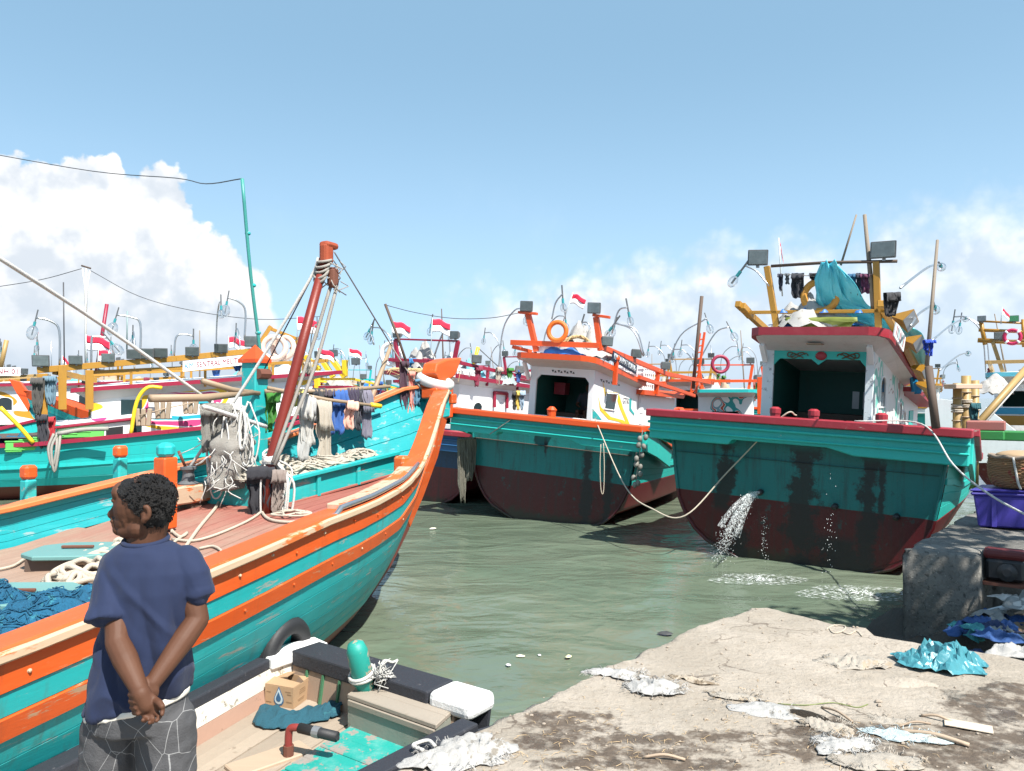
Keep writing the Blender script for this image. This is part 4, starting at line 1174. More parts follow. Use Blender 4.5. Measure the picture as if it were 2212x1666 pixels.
for side in (1, -1):
    strip('cap_rail', side, 0, 0, .24, .06, m_orange if side > 0 else mat('sun_bleached_orange', (.66, .17, .05), .5, wear=.4, wcol=(.6, .35, .2), stretch=(1, .3, 1)), -.08, .03)
    strip('rail_edge', side, 0, 0, .05, .065, m_worn, .045, .012)
# deck boards
def decks():
    n = 22
    for i in range(n):
        x0, x1 = lerp(-2.05, 2.05, i / n), lerp(-2.05, 2.05, (i + 1) / n)
        ys = [y for y in lin(-9.4, 1.9, 80) if skin(1)(y, interp(y, NEAR) - deckz(y)).x - .05 > max(abs(x0), abs(x1))]
        if len(ys) < 2: continue
        mb = MB(); vs = []
        for y in ys:
            z = deckz(y) + .02 * (1 - ((x0 + x1) / 3.6) ** 2)
            vs += [(x0 + .005, y, z - .03), (x0 + .005, y, z), (x1 - .005, y, z), (x1 - .005, y, z - .03)]
        k = len(ys)
        mb.add(vs, [(j * 4 + a, j * 4 + a + 1, (j + 1) * 4 + a + 1, (j + 1) * 4 + a) for j in range(k - 1) for a in range(3)])
        mb.build('deck_plank', m_deckL, boatL)
def deck_fac(N, L, tc, c, noi, rng, mix, mul):
    co = tc.outputs['Object']
    sp = N.new('ShaderNodeSeparateXYZ'); L.new(co, sp.inputs[0])
    m2 = N.new('ShaderNodeMapping'); m2.inputs['Scale'].default_value = (7, .6, 1); L.new(co, m2.inputs[0])
    g = noi(m2.outputs[0], 2.2, 7, .7)
    wood = mix(g, (.19, .12, .085), (.40, .28, .21))
    red = mix(g, (.20, .045, .036), (.37, .135, .10))
    a = N.new('ShaderNodeMath'); a.operation = 'MULTIPLY_ADD'; L.new(noi(co, 1.6, 6, .7), a.inputs[0]); a.inputs[1].default_value = 3.4; L.new(sp.outputs[1], a.inputs[2])
    return mix(rng(a.outputs[0], -2.4, .5), wood, red)
m_deckL = mat('worn_deck', (.35, .25, .2), .7, fac=deck_fac, bump=.25, stretch=(6, .6, 1), rnd=.1)
decks()
# stem and its head
mb = MB(); vs = []
for i, (y, z) in enumerate([(-.35, -.4)] + STEM[1:]):
    w = .15
    a, b = (STEM[min(i + 1, 7)][0] - STEM[max(i - 1, 0)][0]), (STEM[min(i + 1, 7)][1] - STEM[max(i - 1, 0)][1])
    l = sqrt(a * a + b * b); ny, nz = b / l, -a / l
    for (x, t) in ((-w * .5, .13), (w * .5, .13), (w, -.2), (-w, -.2)): vs.append((x, y + ny * t, z + nz * t))
for r0, r1, nm, m_ in ((0, 3, 'stem_foot', m_bot), (3, 7, 'stem', m_orange)):
    mb = MB(); mb.add(vs[r0 * 4:(r1 + 1) * 4], [(i * 4 + j, i * 4 + (j + 1) % 4, (i + 1) * 4 + (j + 1) % 4, (i + 1) * 4 + j) for i in range(r1 - r0) for j in range(4)] + [(3, 2, 1, 0), tuple((r1 - r0) * 4 + j for j in range(4))])
    mb.build(nm, m_, boatL, bev=.02)
hd = [(925, 806), (930, 785), (952, 776), (984, 773), (969, 812), (955, 822), (962, 850), (946, 850)]
P = [FL.L(x, y, 0, -.02) for x, y in hd]
MB().prism([p + Vector((-.14, 0, 0)) for p in P], (.28, 0, 0)).build('stem_head', m_orange, boatL, bev=.03, seg=2)
MB().prism([FL.L(x, y, 0, .0) + Vector((-.11, 0, 0)) for x, y in ((930, 850), (962, 845), (958, 900), (935, 905))], (.24, 0, 0)).build('stem_knee', m_teal, boatL, bev=.02)
for (px, py) in ((932, 850), (966, 862)):
    q = FL.L(px, py, 0, .05); MB().box(q, (.3, .16, .17)).build('stem_block', m_orange, boatL, bev=.02)
c = FL.L(940, 824, 0, 0)
q = FL.W(c)
tq = thing('tyre', 'white painted tyre lashed round the orange bow post', 'tyre', q, (radians(14), radians(12), 0.3))
MB().lathe([(.19, -.07), (.26, -.085), (.31, -.055), (.325, 0), (.31, .055), (.26, .085), (.19, .07), (.18, 0), (.19, -.07)], None, 26, cap=False).build('casing', mat('white_tyre_paint', (.6, .6, .58), .6, dirt=.25, wear=.1, bscale=50), tq, smooth=True)
# raised fore-locker with panelled side, its lid heaped with rope
def fix(px, py, dz=0.):
    o_, d_ = FL.I @ CAM, FL.I.to_3x3() @ ray(px, py)
    for i in range(60, 2000):
        q = o_ + d_ * (i * .01)
        if q.z <= deckz(q.y) + .02 + dz: return q
    return q
a, b = fix(588, 1098), fix(857, 1022)
YA, YB = a.y, b.y
za, zb_ = deckz(YA), deckz(YB)
hh = .30
fl = [a, b, Vector((b.x - .35, b.y + .05, 0)), Vector((-1.75, a.y, 0))]
V = [Vector((p.x, p.y, (za if i in (0, 3) else zb_))) for i, p in enumerate(fl)]
print('locker', a, b)
mb = MB(); mb.add([v + Vector((0, 0, -.05)) for v in V] + [v + Vector((0, 0, hh)) for v in V], [(3, 2, 1, 0), (4, 5, 6, 7), (0, 1, 5, 4), (1, 2, 6, 5), (2, 3, 7, 6), (3, 0, 4, 7)])
mb.build('locker', m_teal, boatL, bev=.01)
A, B = V[0], V[1]; up = Vector((0, 0, 1)); nx = (B - A).normalized().cross(up)
for t0, t1 in ((0, .02), (.30, .33), (.62, .65), (.98, 1.0)):
    p = A.lerp(B, (t0 + t1) / 2) + nx * .02
    beampart('locker_stile', p + up * .012, p + up * (hh - .01), .06, .04, m_teal, boatL, up=nx)
beampart('locker_cap', A + up * (hh + .02) + nx * .02, B + up * (hh + .02) + nx * .02, .1, .05, m_teal, boatL)
beampart('locker_foot', A + up * .02 + nx * .02, B + up * .02 + nx * .02, .03, .03, m_deckL, boatL)
def tangle(mb, c, sx, sy, h, r, n, seed, flat=1.0, turns=1.0):
    rnd = random.Random(seed); pts = []
    ang = rnd.uniform(0, 6)
    for i in range(n):
        ang += rnd.uniform(.25, 1.1) * turns
        q = rnd.uniform(.15, 1) ** .6
        z = h * (1 - q * q) * rnd.uniform(.25, 1) + r
        pts.append(Vector(c) + Vector((cos(ang) * q * sx / 2, sin(ang) * q * sy / 2, z)))
    return mb.tube(catmull(pts, 5), r, 5)
def heap(c, sx, sy, h, seed, rot=0., noise_s=3., nu=30, nv=12):
    c = Vector(c); off = Vector((seed * 3.3, seed * 7.7, 1)); R = Matrix.Rotation(rot, 3, 'Z')
    def fn(u, v):
        a = 2 * pi * u; d = Vector((cos(a), sin(a), 0)); e = 1 + .35 * noise.noise(d * 1.3 + off)
        q = Vector((d.x * v * sx / 2 * e, d.y * v * sy / 2 * e, 0))
        z = h * max(0, 1 - v ** 2.2) * (.75 + .7 * noise.noise(q * noise_s + off)) + .16 * h * noise.noise(q * noise_s * 3.5 + off)
        return c + R @ q + Vector((0, 0, z))
    return fn
lp = [FL.W(a) for a in ((-1.0, -.35, 0), (-.95, .3, 0), (-.85, .95, 0))]
mb = MB()
for i, (t_, x, s) in enumerate(((.12, -.45, .9), (.35, -.42, .9), (.58, -.38, .8), (.8, -.3, .6), (.25, -.95, .8), (.5, -.8, .7))):
    y = lerp(YA, YB, t_); x = lerp(a.x, b.x, t_) + x
    q = FL.W(x, y, lerp(za, zb_, t_) + hh + .02)
    tangle(mb, q, s, s, .14, .013, 90, i + 3)
    mb.grid(heap(q - Vector((0, 0, .02)), s * .9, s * .8, .14, i + 2), 24, 8, True)
o = mb.build('net_pile', mat('cream_net', (.45, .41, .34), .9, bscale=70, bump=1., stretch=(1, 1, 1)), None, smooth=True)
tag(o, 'pale cream net and rope heaped on the turquoise fore-locker', 'net', None, 'stuff')
# bow bitts, pipe and blocks on the near rail
def post(name, px, py0, py1, x, w, mb_, mt_, cap=.3, parent=boatL, lean=0):
    t, b_ = FL.L(px + lean, py0, 0, x), FL.L(px, py1, 0, x)
    b_ = Vector((t.x, t.y, b_.z - .12))
    o = beampart(name, b_, b_.lerp(t, 1 - cap), w, w, mb_, parent, .02, up=(0, 1, 0))
    beampart('post_head', b_.lerp(t, 1 - cap), t, w * 1.12, w * 1.12, mt_, o, .03, up=(0, 1, 0))
    return o
post('bitt', 868, 985, 1042, 1.1, .15, m_teal, m_orange_worn, .5)
post('stanchion', 66, 1005, 1068, -2.12, .13, m_teal, m_orange, .35, lean=-4)
post('stanchion', 266, 963, 1025, -1.95, .13, m_teal, m_orange, .3, lean=-6)
sk = skin(1)
P = [sk(u, 0) + Vector((-.1, 0, .08)) for u in lin(-2.9, -.9, 10)]
mb = MB()
for p, q in zip(P, P[1:]): mb.beam(p, q, .19, .06)
mb.build('rail_block', m_orange_worn, boatL, bev=.01)
P = [sk(u, 0) + Vector((.03, 0, .10)) for u in lin(-3.0, -.75, 10)]
P = [P[0] + Vector((0, -.35, -.11)), P[0] + Vector((0, -.08, -.06))] + P
tubepart('steel_rail', P, .026, m_steel, boatL)
# bolts along the wales
mbm = MB()
def bolt(u, d):
    p = sk(u, d); n = Vector((1, .15, .25)).normalized()
    Q = n.to_track_quat('Z', 'Y').to_matrix().to_4x4(); Q.translation = p + n * .03
    o = MB().lathe([(.012, -.015), (.011, .002), (.005, .006)], Q, 8).build('bolt', m_worn if int(u * 10) % 4 == 0 else m_orange, boatL)
for i in range(13): bolt(-6.4 + i * .46 + .12 * sin(i * 5.1), .1 + .04 * sin(i * 2.3))
for i in range(9): bolt(-6.2 + i * .62, .41)
# post with orange pyramid cap
pb = Vector((-1.0, -.97, deckz(-.97)))
zt = 3.3
MB().prism([pb + Vector((x, y, 0)) for x, y in ((-.125, -.125), (.125, -.125), (.125, .125), (-.125, .125))], (0, 0, zt - pb.z)).build('mooring_post', m_teal, boatL, bev=.015)
t = pb + Vector((0, 0, zt - pb.z + .02))
MB().add([t + Vector(v) for v in ((-.15, -.15, 0), (.15, -.15, 0), (.15, .15, 0), (-.15, .15, 0), (0, 0, .2), (-.15, -.15, -.05), (.15, -.15, -.05), (.15, .15, -.05), (-.15, .15, -.05))], [(0, 1, 4), (1, 2, 4), (2, 3, 4), (3, 0, 4), (5, 6, 1, 0), (6, 7, 2, 1), (7, 8, 3, 2), (8, 5, 0, 3), (8, 7, 6, 5)]).build('post_cap', m_orange2, boatL)
MB().tube([pb + Vector((.14, -.1, 1.62)), pb + Vector((.14, .1, 1.62))], .07, 8).build('pulley', m_rust, boatL)
# thin green pole and its wires
g0, g1 = FL.L(566, 800, 0, -1.0), FL.L(523, 386, 0, -1.0)
mid = g0.lerp(g1, .5) + Vector((0, -.03, .02))
tubepart('antenna_pole', catmull([g0 + Vector((0, 0, -.5)), g0, mid, g1], 4), .023, mat('green_pole_paint', (.04, .25, .22), .45, wear=.3, wcol=(.3, .35, .33)), boatL)
for k in (.2, .45, .72): MB().ball(g0.lerp(g1, k), (.04, .04, .03), 8, 5).build('pole_node', m_teal, boatL)
W1 = FL.W(g1)
o = rope('wire', [W1, W1.lerp(PY(380, 385, 12), .5) + Vector((0, 0, -.08)), PY(380, 385, 12), PY(200, 370, 13), PY(-60, 325, 14)], .008, m_wire, 'thin dark aerial wire from the green pole top towards the cloud', cat='wire')
# leaning red spar
s0 = fix(577, 1108)
s1 = FL.L(703, 556, 0, s0.x + .25)
sm = FL.L(584, 998, 0, s0.x)
print('spar', s0)
tubepart('spar', [s0, sm, sm.lerp(s1, .5), s1], [.07, .065, .062, .055], mat('oxide_red_paint', (.17, .018, .009), .45, wear=.15, dirt=.2), boatL, 10)
m_sparhead = mat('rusty_orange_head', (.30, .055, .018), .6, wear=.35, wcol=(.2, .1, .06))
hM = s1 + (s1 - sm).normalized() * .05
MB().box(hM, (.13, .16, .26)).build('spar_head', m_sparhead, boatL, bev=.04, seg=2)
MB().box(hM + Vector((0, .05, .11)), (.15, .24, .09)).build('spar_head', m_sparhead, boatL, bev=.04, seg=2)
blkp = hM + Vector((.06, .06, -.3))
MB().box(blkp, (.1, .14, .26)).build('pulley_block', m_rust, boatL, bev=.04, seg=2)
mb = MB()
for k in range(5):
    c = s1 - (s1 - sm).normalized() * (.05 + .055 * k)
    mb.ring(c + Vector((0, 0, 0)), .085 + .01 * (k % 2), .018, Matrix.Rotation(.3 + .2 * k, 3, 'X'), 14, 6)
for k in range(26):
    rnd = random.Random(k); p = hM + Vector((rnd.uniform(-.1, .1), rnd.uniform(-.05, .18), rnd.uniform(-.35, -.05)))
    mb.tube([p, p + Vector((rnd.gauss(0, .05), rnd.gauss(0, .06), -.06)), p + Vector((rnd.gauss(0, .07), rnd.gauss(0, .08), -.15))], .008, 5)
o = mb.build('rope_lashing', m_rope_g, None, smooth=True)
o.matrix_world = FL.M @ Matrix.Translation(o.location)
tag(o, 'frayed grey rope lashing at the head of the red spar', 'rope')
H = FL.W(hM); Bk = FL.W(blkp); foot = FL.W(sm)
rope('tackle_rope', [Bk + Vector((-.03, 0, -.1)), Bk.lerp(foot, .4) + Vector((.0, 0, -.1)), foot + Vector((.06, -.1, .0))], .022, m_rope_g, 'thick grey tackle rope hanging closest to the red spar')
rope('tackle_rope', [Bk + Vector((.05, 0, -.1)), Bk.lerp(foot, .45) + Vector((.1, 0, -.14)), foot + Vector((.08, -.1, -.03))], .022, m_rope_g, 'thick grey tackle rope hanging outermost from the spar pulley block')
wq = FL.W(FL.L(398, 1028, 0, -1.25))
rope('hauling_rope', [H + Vector((-.1, 0, -.05)), H.lerp(wq, .1) + Vector((-.05, 0, -.08)), H.lerp(wq, .55) + Vector((0, 0, -.05)), wq], .02, m_rope_w, 'white twisted rope slanting from the spar head down to the winch')
rope('hauling_wire', [H + Vector((-.08, 0, -.1)), FL.W(pb + Vector((.1, .05, 1.66)))], .009, m_wire, 'dark wire from the spar head to the pulley on the turquoise post', cat='wire')
rope('stay_wire', [H + Vector((.1, 0, .02)), FL.W(FL.L(846, 748, 0, -.4))], .011, m_grey, 'grey stay wire from the spar head towards the bow', cat='wire')
rope('anchor_rope', [PY(-40, 533, 6.5), PY(225, 705, 8.2), FL.W(FL.L(455, 868, 0, -.9))], .02, m_rope_w, 'thick white rope slanting across the sky from the upper left', sm=4)
# bamboo poles lashed along the boat as drying rails
def bamboo(name, p, q, r, label):
    o = MB().tube([p, p.lerp(q, .5) + Vector((0, 0, -.03)), q], [r, r, r * .8], 10).build(name, m_bamboo, None, smooth=True)
    tag(o, label, 'bamboo pole')
    for k in (.15, .35, .55, .75, .93):
        pass
    return o
X1 = -.86
bA, bB = FL.W(FL.L(325, 861, 0, X1)), FL.W(FL.L(545, 848, 0, X1))
bamboo('bamboo_pole', bA, bB, .048, 'thick bamboo pole end sticking out left of the turquoise post')
bC, bD = FL.W(FL.L(437, 823, 0, X1)), FL.W(FL.L(560, 850, 0, X1))
bamboo('bamboo_pole', bC, bD, .036, 'thinner slanting bamboo pole above the thick one at the post')
bE, bF = FL.W(FL.L(572, 846, 0, X1)), FL.W(FL.L(842, 835, 0, -.2))
bamboo('bamboo_pole', bE, bF, .034, 'long bamboo drying pole behind the red spar with laundry')
bG, bH = FL.W(FL.L(578, 838, 0, X1 + .25)), FL.W(FL.L(823, 878, 0, .05))
bamboo('bamboo_pole', bG, bH, .026, 'thin bamboo pole with a yellow taped tip above the bulwark')
tp = bG.lerp(bH, .9); tag(MB().tube([tp, bH], .034, 8).build('tape_wrap', m_bright_yellow, None, smooth=True), 'yellow tape wound round the thin bamboo tip', 'tape')
def onpole(p, q, px):
    best = None
    for i in range(201):
        w = p.lerp(q, i / 200); d = w - CAM
        x = 1106 + FPX * d.x / (d.y * cos(PITCH) + d.z * sin(PITCH))
        if best is None or abs(x - px) < best[0]: best = (abs(x - px), w)
    return best[1]
def fabric(nm, col, **k): return mat('cloth_' + nm, col, .85, bump=.3, bscale=60, var=.18, scale=6, sheen=.2, **k)
LAUN = [  # pole, px0, px1, drop, shape, colour, label
    (0, 579, 603, .48, 'taper', (.03, .17, .015), 'green shirt hanging between the turquoise post and red spar'),
    (0, 624, 650, .2, 'towel', (.62, .55, .12), 'small yellow cloth beside the red spar'),
    (1, 649, 672, .62, 'shirt', (.45, .44, .41), 'white shirt hanging just right of the red spar'),
    (1, 660, 678, .80, 'trousers', (.35, .35, .34), 'long grey and white trousers hanging below the white shirt'),
    (0, 676, 698, .42, 'towel', (.03, .03, .035), 'black cloth on the rear pole between white shirt and cream trousers'),
    (1, 686, 709, .82, 'trousers', (.38, .34, .28), 'cream trousers hanging down to the coiled net'),
    (0, 702, 719, .32, 'taper', (.06, .045, .06), 'dark plum cloth between cream trousers and blue shirt'),
    (0, 719, 748, .58, 'shirt', (.03, .10, .33), 'royal blue shirt on the drying pole'),
    (0, 748, 769, .42, 'taper', (.04, .03, .06), 'navy shorts next to the royal blue shirt'),
    (1, 752, 768, .35, 'towel', (.66, .36, .28), 'pinkish cloth at the lower pole near its taped tip'),
    (0, 770, 782, .56, 'trousers', (.03, .03, .04), 'black trousers near the end of the drying pole'),
    (0, 781, 797, .68, 'trousers', (.17, .16, .21), 'slate grey trousers, last on the drying pole')]
for i, (pl, x0_, x1_, dr, sh, col, lab) in enumerate(LAUN):
    p, q = ((bE, bF), (bG, bH))[pl]
    a_, b_ = onpole(p, q, x0_ - 3), onpole(p, q, x1_ + 3)
    cloth('laundry', a_, b_, dr * 1.12, lab, fabric(str(i), col), seed=i + 2, shape=sh, fold=.035, freq=2 + i % 3, back=.3 + .1 * (i % 3), skew=.08 * ((i * 7) % 3 - 1))
# line from the bow upwards with three garments
l0, l1 = FL.W(FL.L(845, 748, 0, -.4)), FL.W(FL.L(912, 842, 0, -.1))
rope('clothes_line', [l0, l0.lerp(l1, .5) + Vector((0, 0, -.03)), l1], .012, m_rope_g, 'grey clothes line running down to the orange bow post')
for i, (x0_, x1_, dr, sh, col, lab) in enumerate(((866, 885, 1.12, 'taper', (.05, .02, .035), 'long dark maroon sarong hanging at the bow'), (884, 896, .82, 'towel', (.62, .22, .17), 'salmon pink cloth hanging beside the maroon sarong'), (896, 911, .42, 'shirt', (.08, .2, .3), 'blue striped cloth hanging closest to the bow post'))):
    a_, b_ = onpole(l0, l1, x0_), onpole(l0, l1, x1_)
    b_ = Vector((b_.x, b_.y, a_.z))
    cloth('laundry', a_, b_, dr, lab, fabric('bow' + str(i), col), seed=i + 31, shape=sh, fold=.03, freq=2, back=.1)
# net and white rope bundle hanging at the post
def bundle():
    mb = MB(); rnd = random.Random(11)
    top = FL.W(FL.L(505, 885, 0, -.7)); bot = FL.W(FL.L(488, 1060, 0, -.7))
    ax = (bot - top)
    def fn(u, v):
        p = top + ax * v
        r = .10 + .15 * sin(min(1, v * 1.25) * pi * .62) - .1 * max(0, v - .85) * 6 * .2
        if v > .97: r *= .3
        a = 2 * pi * u
        d = Vector((cos(a), sin(a) * .8, 0))
        e = 1 + .4 * noise.noise(Vector((d.x * 2, d.y * 2, v * 6))) + .15 * noise.noise(Vector((d.x * 7, d.y * 7, v * 14)))
        return p + d * r * e
    mb.grid(fn, 34, 30, True)
    o = mb.build('net_bundle', mat('hanging_net', (.32, .30, .27), .95, wear=.4, wcol=(.2, .2, .2), wscale=16, bscale=90, bump=1.2), None, smooth=True)
    tag(o, 'bundle of grey netting hanging from the bamboo beside the turquoise post', 'net')
    mb = MB()
    for k in range(16):
        p = top + Vector((rnd.gauss(0, .12), rnd.gauss(-.12, .08), rnd.uniform(-.15, .1))); L_ = rnd.uniform(.35, 1.0)
        w = rnd.uniform(.04, .13)
        pts = [p, p + Vector((w, -.03, -L_ * .5)), p + Vector((w * .6, -.05, -L_)), p + Vector((-w * .4, -.05, -L_ * 1.02)), p + Vector((-w, -.02, -L_ * .5)), p + Vector((-.02, 0, .01))]
        mb.tube(catmull(pts, 5), rnd.choice((.011, .014, .018)), 5)
    for k in range(40):
        p = top + ax * rnd.uniform(.0, .9) + Vector((rnd.gauss(0, .17), rnd.gauss(-.15, .1), 0))
        mb.tube(catmull([p, p + Vector((rnd.gauss(0, .06), -.03, -.08)), p + Vector((rnd.gauss(0, .1), -.02, rnd.uniform(-.3, -.1)))], 3), .007, 4)
    a_ = FL.W(FL.L(430, 888, 0, -.6)); b_ = FL.W(FL.L(575, 922, 0, -.6))
    mb.tube(catmull([a_ + Vector((.05, 0, .05)), a_.lerp(b_, .4) + Vector((0, -.05, .05)), b_], 6), .028, 6)
    o = mb.build('rope_bundle', m_rope_w, None, smooth=True)
    tag(o, 'loops of white rope hanging over the grey net bundle', 'rope')
bundle()
c = FL.W(FL.L(455, 890, 0, -.75))
cloth('net_curtain', c + Vector((-.12, 0, .1)), c + Vector((.2, .15, .1)), .6, 'short piece of grey netting left of the rope bundle', mat('hanging_net2', (.30, .29, .26), .95, bscale=90, bump=1.2), seed=4, fold=.05, cat='net')
# ropes and dark cloth bunched round the foot of the spar
def foot_bundle():
    rnd = random.Random(21); base = FL.W(s0)
    mb = MB()
    for k in range(14):
        a = rnd.uniform(0, 6.28)
        p = foot + Vector((cos(a) * .07, sin(a) * .07, rnd.uniform(-.05, .06)))
        L_ = rnd.uniform(.3, .75); w = rnd.uniform(.06, .2)
        d = Vector((cos(a), sin(a), 0))
        pts = [p, p + d * w + Vector((0, 0, -L_ * .35)), p + d * w * .8 + Vector((0, 0, -L_)), p + d * w * .2 + Vector((.05, 0, -L_ * .8)), p + Vector((.02, 0, -.1))]
        mb.tube(catmull(pts, 5), rnd.choice((.012, .015, .018)), 5)
    for k in range(5): mb.ring(foot + Vector((0, 0, -.04 + .035 * k)), .085, .016, Matrix.Rotation(.25 * k - .4, 3, 'X'), 12, 5)
    o = mb.build('rope_hank', m_rope_w, None, smooth=True)
    tag(o, 'hanks of white rope tied round the foot of the red spar', 'rope')
    q = foot + Vector((-.06, -.12, -.04))
    cloth('work_trousers', q + Vector((-.16, -.02, 0)), q + Vector((.16, .02, 0)), .62, 'black work trousers tied to the foot of the red spar', fabric('blk', (.02, .02, .026)), seed=9, shape='trousers', fold=.05)
    cloth('rag', q + Vector((.12, -.04, -.05)), q + Vector((.28, .06, -.05)), .55, 'brown grey rag hanging right of the black work trousers', fabric('brn', (.20, .16, .14)), seed=12, shape='taper', fold=.04)
foot_bundle()
# winch on its timber, orange samson post
wp = FL.L(404, 1066, 0, -1.2)
MB().box(wp, (.3, .62, .22)).build('winch_timber', m_orange_worn, boatL, bev=.02)
MB().box(wp + Vector((0, .1, -.24)), (.22, .25, .3)).build('winch_pedestal', m_dkwood, boatL, bev=.01)
MB().lathe([(.12, .11), (.125, .125), (.08, .16), (.065, .26), (.075, .29), (.1, .3), (.1, .33), (.03, .34)], Matrix.Translation(wp + Vector((0, .02, 0))), 16).build('winch_drum', m_lamp_body, boatL, smooth=False)
tubepart('winch_lever', [wp + Vector((0, -.02, .32)), FL.L(386, 975, 0, -1.2)], .018, m_rust, boatL)
sp_ = FL.L(357, 1142, 2, deckz(-2.4) + .0)
beampart('samson_post', sp_, sp_ + Vector((0, 0, .78)), .18, .18, m_orange, boatL, .015, up=(0, 1, 0))
MB().lathe([(.07, .78), (.1, .82), (.1, .9), (.05, .94)], Matrix.Translation(sp_), 8).build('samson_cap', m_teal, boatL, bev=.01)
# hatch covers
def hatch(px, py, w, l, rot, lab):
    q = FL.L(px, py, 2, deckz(-4) + .15); z = deckz(q.y)
    R = Matrix.Rotation(rot, 3, 'Z')
    oc = [(-.5, -.28), (-.28, -.5), (.28, -.5), (.5, -.28), (.5, .28), (.28, .5), (-.28, .5), (-.5, .28)]
    h = MB().prism([q * 1.0 + Vector((0, 0, z + .11 - q.z)) + R @ Vector((x * w, y * l, 0)) for x, y in oc], (0, 0, .045)).build('hatch_cover', mat('faded_hatch_paint', (.12, .26, .25), .6, wear=.3, wcol=(.3, .3, .26), dirt=.2), boatL, bev=.01)
    MB().prism([q * 1.0 + Vector((0, 0, z - q.z)) + R @ Vector((x * w * .8, y * l * .8, 0)) for x, y in ((-.5, -.5), (.5, -.5), (.5, .5), (-.5, .5))], (0, 0, .108)).build('hatch_coaming', m_dkwood, boatL)
    MB().box(q + Vector((0, 0, z + .175 - q.z)), (.3, .03, .025), R).build('hatch_handle', m_rust, boatL, bev=.005)
hatch(168, 1188, .85, .7, .5, '')
hatch(35, 1268, .9, .7, .45, '')
# gear on the deck
def on_deckL(px, py, dz=0):
    return FL.W(fix(px, py, dz))
mb = MB()
for i, (px, py, s) in enumerate(((150, 1270, .5), (185, 1245, .6), (220, 1220, .6), (250, 1200, .5))):
    tangle(mb, on_deckL(px, py), s, s * .8, .16, .026, 42, i + 50)
tag(mb.build('rope_pile', m_rope, None, smooth=True), 'pile of thick cream rope on the deck behind the man', 'rope')
m_netblue = mat('blue_net', (.010, .115, .22), .9, wear=.5, wcol=(.04, .25, .34), wscale=9, bscale=80, bump=1.2, var=.4)
def nets(name, spots, m_, lab, strands=60, r=.005):
    mb = MB(); rnd = random.Random(len(lab))
    for i, (px, py, sx, sy, h) in enumerate(spots):
        q = on_deckL(px, py); f = heap(q, sx, sy, h, i + 5, rnd.uniform(0, 3), 4.)
        mb.grid(f, 60, 22, True)
        for k in range(strands):
            u, v = rnd.random(), rnd.uniform(.1, .95)
            pts = [f((u + .03 * j * rnd.uniform(.3, 1)) % 1, min(1, max(0, v + rnd.uniform(-.1, .1)))) + Vector((0, 0, .012)) for j in range(5)]
            mb.tube(catmull(pts, 3), r, 4)
    tag(mb.build(name, m_, None, smooth=True), lab, 'net', None, 'stuff')
nets('net_heap', ((130, 1345, 1.15, .8, .26), (20, 1330, .9, .7, .22), (215, 1310, .6, .5, .2), (60, 1375, .8, .5, .2)), m_netblue, 'heaped deep blue fishing net on the deck at the left edge')
nets('net_heap', ((478, 1228, .5, .4, .08), (440, 1240, .5, .4, .1)), mat('blue_net_bright', (.02, .22, .42), .9, wear=.3, wcol=(.05, .35, .5), bscale=80, bump=1.), 'thin bright blue net spread on deck at the man\'s shoulder', 110, .006)
rope('deck_rope', [on_deckL(*p, .02) for p in ((372, 1165), (420, 1168), (480, 1150), (545, 1120), (575, 1095))], .016, m_rope, 'cream rope curving over the red deck to the spar foot')
rope('deck_rope', [on_deckL(*p, .02) for p in ((395, 1190), (430, 1140), (465, 1098), (478, 1075))], .02, m_rope, 'thick cream rope rising from the deck to the net bundle')
rope('deck_rope', [on_deckL(*p, .02) for p in ((558, 1085), (575, 1118), (620, 1128), (680, 1122), (735, 1115))], .018, m_rope, 'white rope running along the deck below the fore-locker')
mb = MB(); tangle(mb, on_deckL(628, 1112), .5, .45, .04, .012, 30, 77)
tag(mb.build('rope_coil', m_rope, None, smooth=True), 'small loose coil of cream rope in front of the fore-locker', 'rope')
rope('deck_rope', [on_deckL(*p, .02) for p in ((-10, 1232), (30, 1222), (60, 1205), (95, 1208), (130, 1235))], .014, m_rope, 'cream rope winding over the deck planks at the left edge')
rope('deck_rope', [on_deckL(*p, .02) for p in ((372, 1150), (362, 1100), (368, 1140), (390, 1160), (405, 1150), (385, 1165), (375, 1172))], .016, m_rope, 'knotted cream rope at the foot of the orange samson post')
rope('deck_rope', [on_deckL(*p, .02) for p in ((430, 1185), (460, 1180), (478, 1192), (455, 1202), (440, 1208), (470, 1215))], .014, m_rope, 'looped cream rope on deck beside the man\'s collar')
for k, (px, py) in enumerate(((845, 750),)):
    q0, q1 = FL.W(FL.L(845, 745, 0, -.55)), FL.W(FL.L(745, 1015, 0, -.75))
    tag(MB().tube([q0, q0.lerp(q1, .5), q1], [.03, .045, .05], 8).build('boat_hook', m_bamboo, None, smooth=True), 'rough bare pole leaning at the bow behind the laundry', 'pole')
# ---------------------------------------------------------------- small work boat between the quay and the big boat
FS = Frame((-1.0, 6.0, WATER_Z), 0, 0)
boatS = thing('work_boat', 'small open wooden work boat with black and white gunwale below the quay', 'boat', FS.loc)
def S_(px, py, z=.6): return FS.L(px, py, 2, z)
m_gblack = mat('black_gunwale_paint', (.022, .024, .032), .65, wear=.3, wcol=(.10, .10, .11), wscale=14, dirt=0, bump=.5)
m_gwhite = mat('white_gunwale_paint', (.70, .70, .69), .6, wear=.15, wcol=(.5, .48, .45), bump=.4)
m_sdeck = mat('grey_deck_timber', (.30, .245, .19), .8, wear=.35, wcol=(.25, .2, .15), stretch=(1, 1, 1), wscale=5, scale=4, rnd=.14, bump=.4, fac=None)
m_sbul = mat('bare_bulwark_board', (.31, .22, .16), .8, wear=.35, wcol=(.22, .15, .11), stretch=(3, 3, 1), rnd=.12, dirt=.35)
